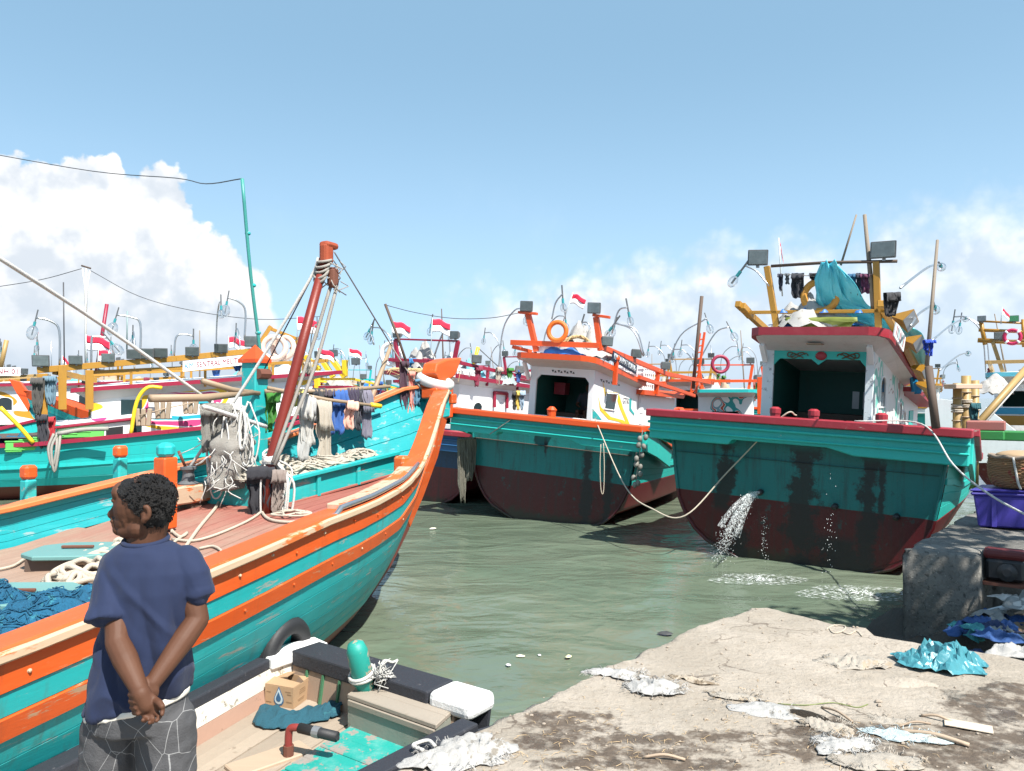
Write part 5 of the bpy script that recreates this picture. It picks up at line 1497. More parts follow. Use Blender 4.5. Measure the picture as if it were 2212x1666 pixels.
m_tealw = mat('flaking_teal_paint', (.012, .27, .23), .55, wear=.70, wcol=(.30, .27, .24), wscale=7, fade=.22, fcol=(.45, .56, .55))
gL = [S_(678, 1396), S_(560, 1434), S_(410, 1513), S_(150, 1648), S_(-150, 1800)]
gR = [S_(1052, 1562), S_(1016, 1572), S_(900, 1632), S_(775, 1698), S_(575, 1808)]
def wale(name, pts, w, h, m_, dz=0):
    mb = MB(); vs = []
    for i, p in enumerate(pts):
        t = (pts[min(i + 1, len(pts) - 1)] - pts[max(0, i - 1)]).normalized(); x = t.cross(Vector((0, 0, 1))).normalized()
        for sx, sz in ((-1, -1), (1, -1), (1, 1), (-1, 1)): vs.append(p + x * sx * w / 2 + Vector((0, 0, sz * h / 2 + dz)))
    k = len(pts)
    mb.add(vs, [(i * 4 + j, i * 4 + (j + 1) % 4, (i + 1) * 4 + (j + 1) % 4, (i + 1) * 4 + j) for i in range(k - 1) for j in range(4)] + [(3, 2, 1, 0), tuple((k - 1) * 4 + j for j in range(4))])
    return mb.build(name, m_, boatS, bev=.015, seg=2)
wale('gunwale', [gL[0].lerp(gL[1], .95), gL[2], gL[3], gL[4]], .17, .09, m_gblack)
wale('gunwale_end', [gL[0] + Vector((.06, .02, 0)), gL[0].lerp(gL[1], .3), gL[0].lerp(gL[1], .93)], .24, .095, m_gwhite, .006)
wale('gunwale', [gR[1], gR[2], gR[3], gR[4]], .15, .1, m_gblack)
hA, hB = S_(660, 1412), S_(1040, 1528)
bd = (hB - hA).normalized()
wale('head_timber', [hA, hA.lerp(hB, .5), hA.lerp(hB, .80)], .30, .13, m_gblack, .004)
we = [hA.lerp(hB, .802), hA.lerp(hB, .95), hB + bd * .02]
o = wale('head_timber_end', we, .31, .14, m_gwhite, .008)
o.modifiers['edge'].width = .05; o.modifiers['edge'].segments = 3
# inside boards below the head timber, one by one
zd = .31
pn = Vector((bd.y, -bd.x, 0))
if pn.y > 0: pn = -pn
i0, i1 = hA + pn * .13, hA.lerp(hB, .93) + pn * .13
n = 9
for k in range(n):
    a, b = i0.lerp(i1, (k + .03) / n), i0.lerp(i1, (k + .97) / n)
    V = []
    for p in (a, b):
        V += [Vector((p.x, p.y, .55)), Vector((p.x, p.y, zd)) + pn * .04]
    V += [v - pn * .03 for v in V]
    MB().add(V, [(0, 2, 3, 1), (4, 5, 7, 6), (0, 4, 6, 2), (1, 3, 7, 5), (0, 1, 5, 4), (2, 6, 7, 3)]).build('head_board', m_sbul, boatS)
    if k: MB().beam(Vector((a.x, a.y, .54)) + pn * .01 - bd * .005, Vector((a.x, a.y, zd + .01)) + pn * .05 - bd * .005, .02, .02, up=pn).build('board_seam', mat('green_caulking', (.05, .16, .08), .7), boatS)
# left inner side: two strakes, hull skin outside
gi = [p + Vector((.075, -.03, 0)) for p in gL]
for (z0, z1, m_, off) in ((.42, .56, mat('worn_white_strake', (.66, .63, .56), .7, wear=.55, wcol=(.30, .26, .2), wscale=4), 0.0), (zd - .02, .415, mat('brown_strake', (.36, .22, .16), .75, wear=.4, wcol=(.24, .15, .1)), .015)):
    mb = MB()
    for p, q in zip(gi, gi[1:]):
        o_ = Vector((off, -off * .4, 0))
        mb.add([Vector((p.x, p.y, z1)) + o_ * .5, Vector((q.x, q.y, z1)) + o_ * .5, Vector((q.x, q.y, z0)) + o_ * 2, Vector((p.x, p.y, z0)) + o_ * 2], [(0, 1, 2, 3)])
    mb.build('side_strake', m_, boatS, solid=.025)
for G, s in ((gL, -1), (gR, 1)):
    mb = MB()
    G = [g + Vector((s * .05, 0, 0)) for g in G]
    for p, q in zip(G, G[1:]):
        for z0, z1, f in ((.3, .58, 0), (-.4, .3, 1)):
            o0, o1 = Vector((-s * .25 * f, 0, 0)) * 0, Vector((-s * (.08 + .3 * f), 0, 0))
            a0 = Vector((0, 0, 0)) if f == 0 else Vector((-s * .08, 0, 0))
            mb.add([Vector((p.x, p.y, z1)) + a0, Vector((q.x, q.y, z1)) + a0, Vector((q.x, q.y, z0)) + o1, Vector((p.x, p.y, z0)) + o1], [(0, 1, 2, 3)])
    mb.build('hull_side', m_gblack, boatS, solid=.03)
mb = MB(); mb.add([Vector((hA.x, hA.y, .55)) - pn * .1, Vector((hB.x, hB.y, .55)) - pn * .1, Vector((hB.x, hB.y, -.4)) + pn * .1, Vector((hA.x, hA.y, -.4)) + pn * .1], [(0, 1, 2, 3)])
mb.build('hull_head', m_gblack, boatS, solid=.03)
# deck boards running fore and aft
fl_, fr_ = hA + pn * .15 - bd * .05, hA.lerp(hB, .97) + pn * .15
nl_, nr_ = gL[4] + Vector((.15, 0, 0)), gR[4] + Vector((-.1, 0, 0))
n = 13
for k in range(n):
    a0, a1 = fl_.lerp(fr_, (k + .015) / n), fl_.lerp(fr_, (k + .985) / n)
    b0, b1 = nl_.lerp(nr_, (k + .015) / n), nl_.lerp(nr_, (k + .985) / n)
    V = [Vector((p.x, p.y, zd + .004 * (k % 3))) for p in (a0, a1, b1, b0)]
    MB().add(V + [v - Vector((0, 0, .03)) for v in V], [(0, 1, 2, 3), (7, 6, 5, 4), (0, 4, 5, 1), (1, 5, 6, 2), (2, 6, 7, 3), (3, 7, 4, 0)]).build('deck_plank', m_sdeck, boatS)
# turquoise hatch boards
def quad_board(name, C, z, th, m_, k, n, parent=boatS, gap=.02):
    A, B, D, E_ = C      # A-B far edge, D-E near edge
    a0, a1 = A.lerp(D, (k + gap) / n), A.lerp(D, (k + 1 - gap) / n)
    b0, b1 = B.lerp(E_, (k + gap) / n), B.lerp(E_, (k + 1 - gap) / n)
    V = [Vector((p.x, p.y, z)) for p in (a0, b0, b1, a1)]
    return MB().add(V + [v - Vector((0, 0, th)) for v in V], [(0, 1, 2, 3), (7, 6, 5, 4), (0, 4, 5, 1), (1, 5, 6, 2), (2, 6, 7, 3), (3, 7, 4, 0)]).build(name, m_, parent, bev=.008)
T = [S_(758, 1567, .35), S_(900, 1618, .35), S_(570, 1686, .35), S_(700, 1745, .35)]
for k in range(5): quad_board('hatch_board', T, .35 + .003 * (k % 2), .05, m_tealw, k, 5)
# bench box
bt = [S_(*p, .58) for p in ((749.6, 1499), (814.4, 1460), (1003, 1511), (942, 1566))]
bench = thing('bench_box', 'grey weathered timber bench box beside the black gunwale', 'bench', FS.W(Vector(((bt[0].x + bt[2].x) / 2, (bt[0].y + bt[2].y) / 2, zd))))
off = -FS.W((bt[0].x + bt[2].x) / 2, (bt[0].y + bt[2].y) / 2, zd)
bw = [FS.W(p) + off for p in bt]
m_bench = mat('bench_timber', (.28, .24, .195), .8, wear=.35, wcol=(.27, .23, .18), wscale=5, dirt=.1, rnd=.08)
for k in range(3):
    A, B = bw[1].lerp(bw[0], (k + .01) / 3), bw[1].lerp(bw[0], (k + .99) / 3)
    D, E_ = bw[2].lerp(bw[3], (k + .01) / 3), bw[2].lerp(bw[3], (k + .99) / 3)
    V = [A, D, E_, B]
    MB().add(V + [v - Vector((0, 0, .035)) for v in V], [(0, 1, 2, 3), (7, 6, 5, 4), (0, 4, 5, 1), (1, 5, 6, 2), (2, 6, 7, 3), (3, 7, 4, 0)]).build('top_board', m_bench, bench, bev=.006)
cx_ = (bw[0] + bw[1] + bw[2] + bw[3]) / 4
bi = [p.lerp(cx_, .04) for p in bw]
for p, q, nm in ((bi[0], bi[3], 'front_panel'), (bi[0], bi[1], 'end_panel'), (bi[1], bi[2], 'back_panel'), (bi[2], bi[3], 'end_panel')):
    MB().beam(Vector((p.x, p.y, (p.z - .035) / 2)), Vector((q.x, q.y, (q.z - .035) / 2)), .025, bw[0].z - .042).build(nm, mat('bench_side_timber', (.24, .25, .21), .8, wear=.4, wcol=(.16, .17, .14), dirt=.3), bench)
MB().beam(bi[0] + Vector((0, -.02, -.055)), bi[3] + Vector((0, -.02, -.055)), .02, .035).build('front_rail', m_bench, bench)
# cardboard box
cb = [FS.W(S_(*p, zd)) for p in ((633.5, 1533), (573, 1522), (670, 1506))]
C0, C1, C2 = cb; C3 = C1 + C2 - C0
box = thing('cardboard_box', 'open cardboard carton with a blue water drop printed on it', 'carton', (C0 + C3) / 2)
o_ = (C0 + C3) / 2
hb_ = .165
m_card = mat('cardboard', (.36, .235, .135), .8, var=.08, bump=.1)
Vb = [C0 - o_, C1 - o_, C3 - o_, C2 - o_]
mb = MB()
for p, q in zip(Vb, Vb[1:] + Vb[:1]): mb.add([p, q, q + Vector((0, 0, hb_)), p + Vector((0, 0, hb_))], [(0, 1, 2, 3)])
mb.add(Vb, [(3, 2, 1, 0)])
mb.build('carton', m_card, box, solid=.006)
tz = Vector((0, 0, hb_ + .004))
ex, ey = Vb[1] - Vb[0], Vb[3] - Vb[0]
MB().add([Vb[0] + tz, Vb[1] + tz, Vb[1] + ey * .5 + tz + Vector((0, 0, .012)), Vb[0] + ey * .42 + tz], [(0, 1, 2, 3)]).build('flap', m_card, box, solid=.005)
MB().add([Vb[2] + tz, Vb[1] + tz + ey * .5, Vb[0] + ey * .45 + ex * .5 + tz + Vector((0, 0, .03)), Vb[3] + ex * .55 + tz + Vector((0, 0, .02))], [(0, 1, 2, 3)]).build('flap', m_card, box, solid=.005)
MB().add([Vb[3] + tz, Vb[0] + tz + ey * .6, Vb[0] + ey * .62 + ex * .2 + tz + Vector((0, 0, .035))], [(0, 1, 2)]).build('flap', m_card, box, solid=.005)
fn_ = ex.cross(Vector((0, 0, 1))).normalized()
if fn_.dot(Vb[0] - (Vb[0] + ey)) < 0: fn_ = -fn_
M = basis(Vb[0] + ex * .5 + Vector((0, 0, hb_ * .5)) + fn_ * .004, -ex, (0, 0, 1))
def drop(s, z): return [M @ Vector((s * x, s * y, z)) for x, y in [(0, 1.15), (.35, .45), (.62, -.1), (.66, -.5), (.45, -.85), (0, -1), (-.45, -.85), (-.66, -.5), (-.62, -.1), (-.35, .45)]]
for s, m_, z in ((.072, mat('print_blue', (.03, .10, .2), .6), .0), (.058, mat('print_pale', (.42, .5, .52), .6), .0025), (.036, mat('print_blue', (.03, .1, .2)), .005)):
    MB().prism(drop(s, z), M.to_3x3() @ Vector((0, 0, .002))).build('printed_drop', m_, box)
mp_ = mat('print_brown', (.24, .15, .08), .8)
for (x, y, w) in ((.09, .05, .05), (.1, .03, .04), (-.1, -.05, .05), (-.1, .03, .04), (.1, -.03, .05)):
    MB().box(M @ Vector((x, y, .0)), (w, .008, .002), M.to_3x3()).build('printed_line', mp_, box)
fn2 = ey.cross(Vector((0, 0, 1))).normalized()
if fn2.dot(-ex) < 0: fn2 = -fn2
M2 = basis(Vb[0] + ey * .5 + Vector((0, 0, hb_ * .5)) + fn2 * .004, ey, (0, 0, 1))
for (x, y, w) in ((0, .04, .08), (0, .025, .1), (0, .01, .09), (-.02, -.03, .1), (-.02, -.042, .08)):
    MB().box(M2 @ Vector((x, y, 0)), (w, .006, .002), M2.to_3x3()).build('printed_line', mp_, box)
# mooring post, tyre, pipe and rag
p0, p1 = FS.I @ PY(789, 1490, 5.85), FS.I @ PY(767, 1386, 5.78)
p0 = p0 + (p0 - p1) * .9
ax = (p1 - p0).normalized()
MB().tube([p0, p0.lerp(p1, .55), p0.lerp(p1, .57), p0.lerp(p1, .9), p0.lerp(p1, .98), p1], [.078, .072, .082, .08, .06, .025], 14).build('mooring_post', mat('chipped_teal_paint', (.014, .26, .21), .5, wear=.72, wcol=(.42, .31, .22), wscale=5), boatS, smooth=True)
q = FS.W(p0.lerp(p1, .62))
mb = MB(); Q = ax.to_track_quat('Z', 'Y').to_matrix()
for k in range(2): mb.ring(q + ax * (.03 * k), .096, .014, Q @ Matrix.Rotation(.15 * k, 3, 'X'), 18, 6)
rnd = random.Random(4)
kq = q + Vector((.13, -.03, .03))
for k in range(60):
    mb.tube([kq + Vector((rnd.gauss(0, .015), rnd.gauss(0, .015), rnd.gauss(.02, .02))), kq + Vector((rnd.gauss(.02, .03), rnd.gauss(0, .03), rnd.gauss(.0, .03))), kq + Vector((rnd.gauss(.03, .045), rnd.gauss(-.01, .035), rnd.gauss(-.02, .05)))], .004, 4)
mb.tube(catmull([kq, kq + Vector((.03, .05, .08)), kq + Vector((.09, .08, .06)), kq + Vector((.13, .1, .07))], 4), .012, 5)
tag(mb.build('mooring_rope', m_rope_w, None, smooth=True), 'frayed white rope knotted round the chipped green mooring post', 'rope')
tc_ = PY(612, 1408, 6.63)
nrm = Vector((-.92, .38, .1)).normalized()
Q = nrm.to_track_quat('Z', 'Y').to_matrix().to_4x4(); Q.translation = Vector((0, 0, 0))
ty = thing('tyre', 'black car tyre hung as fender between the small boat and the orange boat', 'tyre', tc_)
MB().lathe([(.17, -.08), (.24, -.1), (.285, -.075), (.3, -.05), (.3, .05), (.285, .075), (.24, .1), (.17, .08), (.155, 0), (.17, -.08)], Q, 34, cap=False).build('casing', m_rubber, ty, smooth=True)
for z in (-.03, 0, .03): MB().ring(Vector(Q.to_3x3() @ Vector((0, 0, z))), .3, .006, Q.to_3x3(), 34, 5).build('tread_rib', m_rubber, ty, smooth=True)
for k, (a, b) in enumerate((((561, 1378), (555, 1482)), ((588, 1402), (581, 1468)))):
    A, B = PY(*a, 6.52), FS.W(S_(*b, .38))
    rope('fender_rope', [A + Vector((-.04, .05, -.1)), A, A.lerp(B, .3), B], .013, m_rope_w, ('outer', 'inner')[k] + ' white rope holding the black tyre fender')
pb_ = S_(623, 1632, .34)
MB().box(pb_ + Vector((-.12, -.02, -.035)), (.55, .22, .07), Matrix.Rotation(.75, 3, 'Z')).build('pump_block', m_wood, boatS, bev=.008)
pt_ = pb_ + Vector((0, 0, .2)); pe_ = FS.I @ PY(728, 1592, FS.W(pb_).y - .12)
pr = thing('pump_pipe', 'rusty red elbow pipe with black rubber hose on the small boat deck', 'pipe', FS.W(pb_))
MB().tube(catmull([Vector((0, 0, 0)), Vector((0, 0, .12)), Vector((.01, 0, .18)), Vector((.05, -.01, .195)), Vector((.1, -.02, .195))], 5), .026, 10).build('elbow', mat('red_pipe_paint', (.22, .03, .025), .5, wear=.4, wcol=(.1, .05, .04)), pr, smooth=True)
MB().tube([(0, 0, -.02), (0, 0, .07)], .036, 10).build('pipe_foot', m_rust, pr)
d_ = pe_ - pb_
MB().tube([Vector((.08, -.016, .195)), d_], .034, 12).build('hose', m_rubber, pr, smooth=True)
MB().tube([d_ * .995, d_ * 1.004], .026, 12).build('hose_bore', m_black, pr)
MB().tube([d_.lerp(Vector((.08, -.016, .195)), .45), d_.lerp(Vector((.08, -.016, .195)), .62)], .038, 12).build('clamp', m_grey, pr)
tubepart('hand_lever', [S_(497, 1666, zd), FS.I @ PY(508, 1608, 5.6)], .012, m_black, boatS)
q = [FS.W(S_(*p, zd + .01)) for p in ((560, 1545), (620, 1560), (690, 1545), (745, 1530))]
m_rag = mat('teal_net_rag', (.015, .09, .13), .85, wear=.3, wcol=(.03, .16, .2), bscale=80, bump=1)
mb = MB()
for a, b, s in ((q[0], q[1], 1), (q[1], q[2], 2), (q[2], q[3], 3)):
    c = (a + b) / 2
def ragfn(u, v):
    p = catmull(q, 10); x = u * (len(p) - 1); i = min(int(x), len(p) - 2); c = p[i].lerp(p[i + 1], x - i)
    w = .16 + .08 * noise.noise(Vector((u * 4, 0, 3)))
    n1 = noise.noise(Vector((u * 7, v * 2.5, 1))); n2 = noise.noise(Vector((u * 15, v * 5, 5)))
    return c + Vector((.1 * n1 * .4, (v - .5) * w * 2 + .03 * n2, .012 + .06 * max(0, sin(v * pi)) * (.6 + 1.2 * abs(n1)) + .015 * abs(n2)))
mb.grid(ragfn, 70, 14)
tag(mb.build('net_rag', m_rag, None, smooth=True, solid=.004), 'dark teal torn netting lying on the small boat deck', 'net')
rope('gunwale_rope', [FS.W(S_(*p, .69)) for p in ((940, 1612), (925, 1600), (900, 1606), (893, 1612), (915, 1622))], .012, m_rope_w, 'short white rope over the black gunwale by the quay')
# ---------------------------------------------------------------- people
def loft(mb, rings, n=26, cap=True):
    """rings: (centre, half-width vector, half-depth vector)"""
    vs, fs = [], []
    for c, a, b in rings:
        for k in range(n):
            t = 2 * pi * k / n; vs.append(Vector(c) + Vector(a) * cos(t) + Vector(b) * sin(t))
    for i in range(len(rings) - 1):
        for k in range(n): fs.append((i * n + k, i * n + (k + 1) % n, (i + 1) * n + (k + 1) % n, (i + 1) * n + k))
    if cap: fs += [tuple(range(n - 1, -1, -1)), tuple((len(rings) - 1) * n + k for k in range(n))]
    return mb.add(vs, fs)
def limb(mb, pts, rs, n=14):
    mb.tube(pts, rs, n)
    for p, r in zip(pts, rs): mb.ball(p, r * .995, n, 8)
    return mb
def flesh(mb, name, m_, parent, voxel=.005, smooth=6, disp=None):
    """one continuous surface from overlapping forms"""
    me = bpy.data.meshes.new(name); me.from_pydata(mb.v, [], mb.f)
    bm = bmesh.new(); bm.from_mesh(me); bmesh.ops.recalc_face_normals(bm, faces=bm.faces); bm.to_mesh(me); bm.free()
    o = bpy.data.objects.new(name, me); COL.objects.link(o)
    r = o.modifiers.new('r', 'REMESH'); r.mode = 'VOXEL'; r.voxel_size = voxel
    if smooth:
        s = o.modifiers.new('s', 'SMOOTH'); s.factor = .5; s.iterations = smooth
    dg = bpy.context.evaluated_depsgraph_get(); dg.update()
    me2 = bpy.data.meshes.new_from_object(o.evaluated_get(dg))
    bpy.data.objects.remove(o)
    if disp:
        ns = [v.normal.copy() for v in me2.vertices]
        for v, nn in zip(me2.vertices, ns): v.co += nn * disp(v.co, nn)
    me2.materials.clear(); me2.materials.append(m_); me2.shade_smooth()
    o = bpy.data.objects.new(name, me2); COL.objects.link(o); o.parent = parent
    return o
MY = 2.5
man_at = Vector((PY(315, 1100, MY).x, MY, 0))
man = thing('person', 'man in navy T-shirt and grey patterned trousers, back turned, hands clasped behind him', 'person', man_at)
def H_(px, py, dy=0.): return PY(px, py, MY + dy) - man_at
def skin_fac(N, L, tc, c, noi, rng, mix, mul):
    co = tc.outputs['Object']
    return mix(noi(co, 9, 5), (.062, .024, .0125), (.112, .049, .027))
m_skin = mat('brown_skin', (.2, .09, .05), .62, fac=skin_fac, bump=.07, bscale=130, rnd=0, spec=.3)
def make_man():
    b = MB()
    # head turned to the left in profile
    b.ball(H_(316, 1086), (.086, .076, .092), 20, 14)
    b.ball(H_(296, 1090), (.072, .068, .088), 18, 12)
    b.ball(H_(286, 1122), (.056, .052, .050), 16, 10)
    b.ball(H_(262, 1143), (.026, .030, .022), 12, 8)
    b.ball(H_(268, 1062), (.032, .058, .036), 12, 8)
    b.ball(H_(259, 1078), (.016, .050, .012), 12, 8)
    limb(b, [H_(257, 1084), H_(248, 1105), H_(243, 1111)], [.010, .015, .016])
    b.ball(H_(254, 1112, -.016), (.014, .012, .011), 10, 8); b.ball(H_(254, 1112, .016), (.014, .012, .011), 10, 8)
    b.ball(H_(250, 1124), (.014, .028, .010), 12, 8)
    b.ball(H_(252, 1133), (.013, .026, .009), 12, 8)
    b.ball(H_(278, 1104, -.038), (.032, .024, .030), 12, 8)
    limb(b, [H_(262, 1110, -.048), H_(270, 1125, -.05), H_(272, 1138, -.045)], [.007, .009, .007])
    limb(b, [H_(318, 1128, -.01), H_(300, 1140, -.03), H_(272, 1146, -.02)], [.034, .036, .026])
    # ear
    for a in lin(-1.9, 1.7, 7): b.ball(H_(315 + 7.5 * cos(a), 1108 - 13 * sin(a), -.080), .0085, 8, 6)
    b.ball(H_(311, 1124, -.078), (.010, .009, .012), 8, 6); b.ball(H_(312, 1110, -.072), (.013, .008, .022), 8, 6)
    limb(b, [H_(326, 1118, .01), H_(320, 1150, .01), H_(314, 1185, .015)], [.060, .058, .064])
    # trunk and legs under the clothes
    S = 1 / 656
    loft(b, [(H_(316, 1188), (.07, 0, 0), (0, .05, 0)), (H_(322, 1225), (.12, 0, 0), (0, .07, 0)), (H_(322, 1290), (.13, 0, 0), (0, .09, 0)), (H_(312, 1400), (.125, 0, 0), (0, .095, 0)), (H_(300, 1500), (.135, 0, 0), (0, .10, 0)), (H_(298, 1560), (.14, 0, 0), (0, .1, 0))])
    for s, hx in ((-1, 246), (1, 352)):
        h = H_(hx, 1560)
        limb(b, [h, h + Vector((s * .01, .02, -.38)), h + Vector((s * .015, 0, -.62)), h + Vector((s * .015, .0, -.79))], [.085, .058, .05, .04])
        f = h + Vector((s * .015, 0, -.82)); f.z = .045
        limb(b, [f, f + Vector((-.03, .16, -.012))], [.042, .03])
    # arms brought behind the back
    sh = H_(256, 1236, -.02); el = H_(254, 1388, -.13); wr = H_(305, 1498, -.22)
    limb(b, [sh, sh.lerp(el, .55), el], [.040, .038, .036]); limb(b, [el, el.lerp(wr, .35), wr], [.036, .037, .024])
    sh2 = H_(398, 1226, .01); el2 = H_(427, 1338, -.02); wr2 = H_(330, 1476, -.16)
    limb(b, [sh2, sh2.lerp(el2, .55), el2], [.042, .041, .036]); limb(b, [el2, el2.lerp(wr2, .35), wr2], [.036, .037, .025])
    # left hand: open palm towards the viewer, fingers curled
    pc = H_(318, 1522, -.215)
    b.ball(pc, (.036, .017, .044), 14, 10, Matrix.Rotation(-.5, 3, 'Y'))
    limb(b, [wr, pc], [.027, .027])
    for k, (x, y, x2, y2, x3, y3) in enumerate(((338, 1524, 352, 1531, 350, 1543), (334, 1536, 345, 1549, 338, 1557), (324, 1542, 330, 1559, 323, 1561), (312, 1541, 314, 1556, 309, 1556))):
        limb(b, [H_(x, y, -.215), H_(x2, y2, -.235), H_(x3, y3, -.25)], [.0085, .0078, .007], 10)
    limb(b, [H_(333, 1512, -.21), H_(345, 1519, -.235), H_(350, 1526, -.245)], [.012, .0105, .009], 10)
    # right hand closed round the left wrist
    b.ball(H_(316, 1490, -.17), (.042, .02, .036), 14, 10, Matrix.Rotation(.7, 3, 'Y'))
    for k, (x, y) in enumerate(((280, 1499), (281, 1513), (284, 1526), (289, 1538))):
        limb(b, [H_(x + 22, y - 8, -.165), H_(x + 4, y - 3, -.19), H_(x + 1, y + 2, -.215), H_(x + 10, y + 4, -.235)], [.0085, .0085, .008, .007], 10)
    flesh(b, 'body', m_skin, man, .0036, 3)
    # hair
    h = MB()
    h.ball(H_(323, 1079, .0), (.080, .080, .078), 20, 14)
    h.ball(H_(297, 1062, .0), (.058, .066, .046), 16, 10)
    h.ball(H_(336, 1098), (.052, .070, .066), 16, 10)
    h.ball(H_(334, 1114), (.042, .060, .042), 14, 10)
    h.ball(H_(298, 1092, -.050), (.016, .028, .036), 12, 8)
    def curls(p, nn):
        return .006 * noise.noise(p * 55) + .006 * abs(noise.noise(p * 110)) + .0015
    flesh(h, 'hair', mat('black_hair', (.012, .011, .011), .55, bump=.8, bscale=160, spec=.35, rnd=0), man, .0045, 3, curls)
    t = MB(); rnd = random.Random(2)
    for k in range(1300):
        d = Vector((rnd.gauss(0, 1), rnd.gauss(0, 1), rnd.gauss(.25, 1))).normalized()
        c, r = ((H_(323, 1079), (.083, .083, .081)), (H_(336, 1098), (.055, .073, .069)))[k % 3 == 0]
        p = c + Vector((d.x * r[0], d.y * r[1], d.z * r[2]))
        if p.x < H_(275, 1060).x or (p.x < H_(318, 1100).x and p.z < H_(318, 1078).z): continue
        e = d.cross(Vector((rnd.random(), rnd.random(), rnd.random()))).normalized()
        t.tube([p - d * .004, p + d * .004 + e * .003, p + d * .005 + e * .008], [.0022, .002, .0008], 3)
    t.build('hair_curls', mat('black_hair', (.012, .011, .011)), man, smooth=True)
    # brow, eye, moustache
    m_h = mat('black_hair', (.012, .011, .011))
    limb2 = lambda pts, rs, nm, m_: limb(MB(), pts, rs, 8).build(nm, m_, man, smooth=True)
    limb2([H_(258, 1077, -.045), H_(266, 1071, -.058), H_(276, 1073, -.066)], [.004, .005, .003], 'eyebrow', m_h)
    MB().ball(H_(267, 1085, -.053), (.011, .010, .007), 10, 6).build('eye', mat('dark_eye', (.02, .015, .012), .2), man, smooth=True)
    limb2([H_(245, 1119, -.014), H_(252, 1119, -.028), H_(260, 1126, -.042)], [.005, .006, .003], 'moustache', m_h)
    limb2([H_(262, 1149, -.022), H_(272, 1150, -.034), H_(288, 1144, -.05)], [.010, .008, .004], 'beard', m_h)
    MB().ball(H_(261, 1146), (.022, .022, .018), 10, 8).build('goatee', m_h, man, smooth=True)
    # T-shirt
    s = MB()
    ring = lambda px, py, hw, d, tx=0., tz=0., dy=0.: (H_(px, py, dy), (hw, 0, tz), (0, d, 0))
    loft(s, [ring(315, 1168, .062, .060, dy=.012), ring(316, 1174, .082, .068, dy=.01), ring(318, 1184, .106, .080), ring(320, 1202, .140, .094), ring(323, 1230, .160, .108), ring(324, 1270, .158, .118), ring(321, 1330, .148, .118), ring(313, 1400, .146, .114), ring(304, 1460, .158, .12, 0, .022), ring(299, 1500, .165, .125, 0, .034), ring(297, 1514, .167, .127, 0, .036)], 30)
    limb(s, [H_(254, 1224), H_(238, 1264, -.045), H_(234, 1318, -.088)], [.055, .056, .058])
    s.tube([H_(232, 1318, -.088), H_(231, 1342, -.102)], [.058, .066], 14)
    limb(s, [H_(398, 1216), H_(420, 1244, -.01), H_(430, 1272, -.012)], [.055, .052, .048])
    s.tube([H_(431, 1268, -.012), H_(431, 1284, -.012)], [.05, .051], 14)
    def folds(p, nn):
        w = max(0, min(1, (1.42 - p.z) / .4))
        a = noise.noise(Vector((p.x * 13 + p.z * 2.5, p.y * 6, p.z * 2.2)))
        c = noise.noise(Vector((p.x * 22 - p.z * 6, p.y * 10, p.z * 5 + 4)))
        dg = noise.noise(Vector(((p.x + p.z) * 9, p.y * 4, (p.x - p.z) * 2.2)))
        return .026 * w * (abs(a) * 1.7 - .4) + .008 * c * (0.35 + w) + .012 * (1 - abs(dg) * 3 if abs(dg) < .33 else 0) * (.3 + .7 * w)
    m_shirt = mat('navy_cotton', (.0065, .015, .052), .85, var=.1, bump=.25, bscale=220, sheen=.05, rnd=0, fade=.06, fcol=(.02, .045, .13), stretch=(5, 5, .7))
    flesh(s, 'shirt', m_shirt, man, .0058, 3, folds)
    c = MB(); cc = H_(315, 1169, .012)
    c.tube([cc + Vector((.066 * cos(a), .066 * sin(a) * 1.0, .004 + .010 * sin(a))) for a in lin(0, 2 * pi, 28)[:-1]], .009, 7, closed=True)
    c.build('collar', m_shirt, man, smooth=True)
    u = MB()
    loft(u, [ring(298, 1508, .163, .123, 0, .034), ring(296, 1524, .166, .126, 0, .034)], 30)
    flesh(u, 'undershirt_hem', mat('cream_cotton', (.66, .62, .55), .85, rnd=0), man, .006, 2, lambda p, nn: .004 * noise.noise(p * 30))
    # trousers
    t = MB()
    loft(t, [ring(299, 1498, .152, .112), ring(298, 1530, .160, .120), ring(297, 1565, .165, .122)], 26)
    for sx, hx, kx in ((-1, 243, 238), (1, 356, 362)):
        h_ = H_(hx, 1560); k_ = H_(kx, 1666)
        limb(t, [h_, k_, k_ + Vector((0, .01, -.25)), k_ + Vector((0, 0, -.52))], [.094, .092, .082, .075])
    def tr(N, L, tc, c, noi, rng, mix, mul):
        v = N.new('ShaderNodeTexVoronoi'); v.feature = 'DISTANCE_TO_EDGE'; v.inputs['Scale'].default_value = 13
        mp = N.new('ShaderNodeMapping'); mp.inputs['Scale'].default_value = (1.1, .35, .8); L.new(tc.outputs['Object'], mp.inputs[0]); L.new(mp.outputs[0], v.inputs['Vector'])
        return mix(rng(v.outputs['Distance'], .005, .011, 1, 0), c, (.26, .26, .26))
    flesh(t, 'trousers', mat('printed_trousers', (.062, .062, .066), .8, fac=tr, bump=.3, bscale=150, rnd=0, var=.25), man, .0065, 4, lambda p, nn: .008 * noise.noise(Vector((p.x * 14, p.y * 12, p.z * 7))) + .004 * noise.noise(p * 30))
make_man()
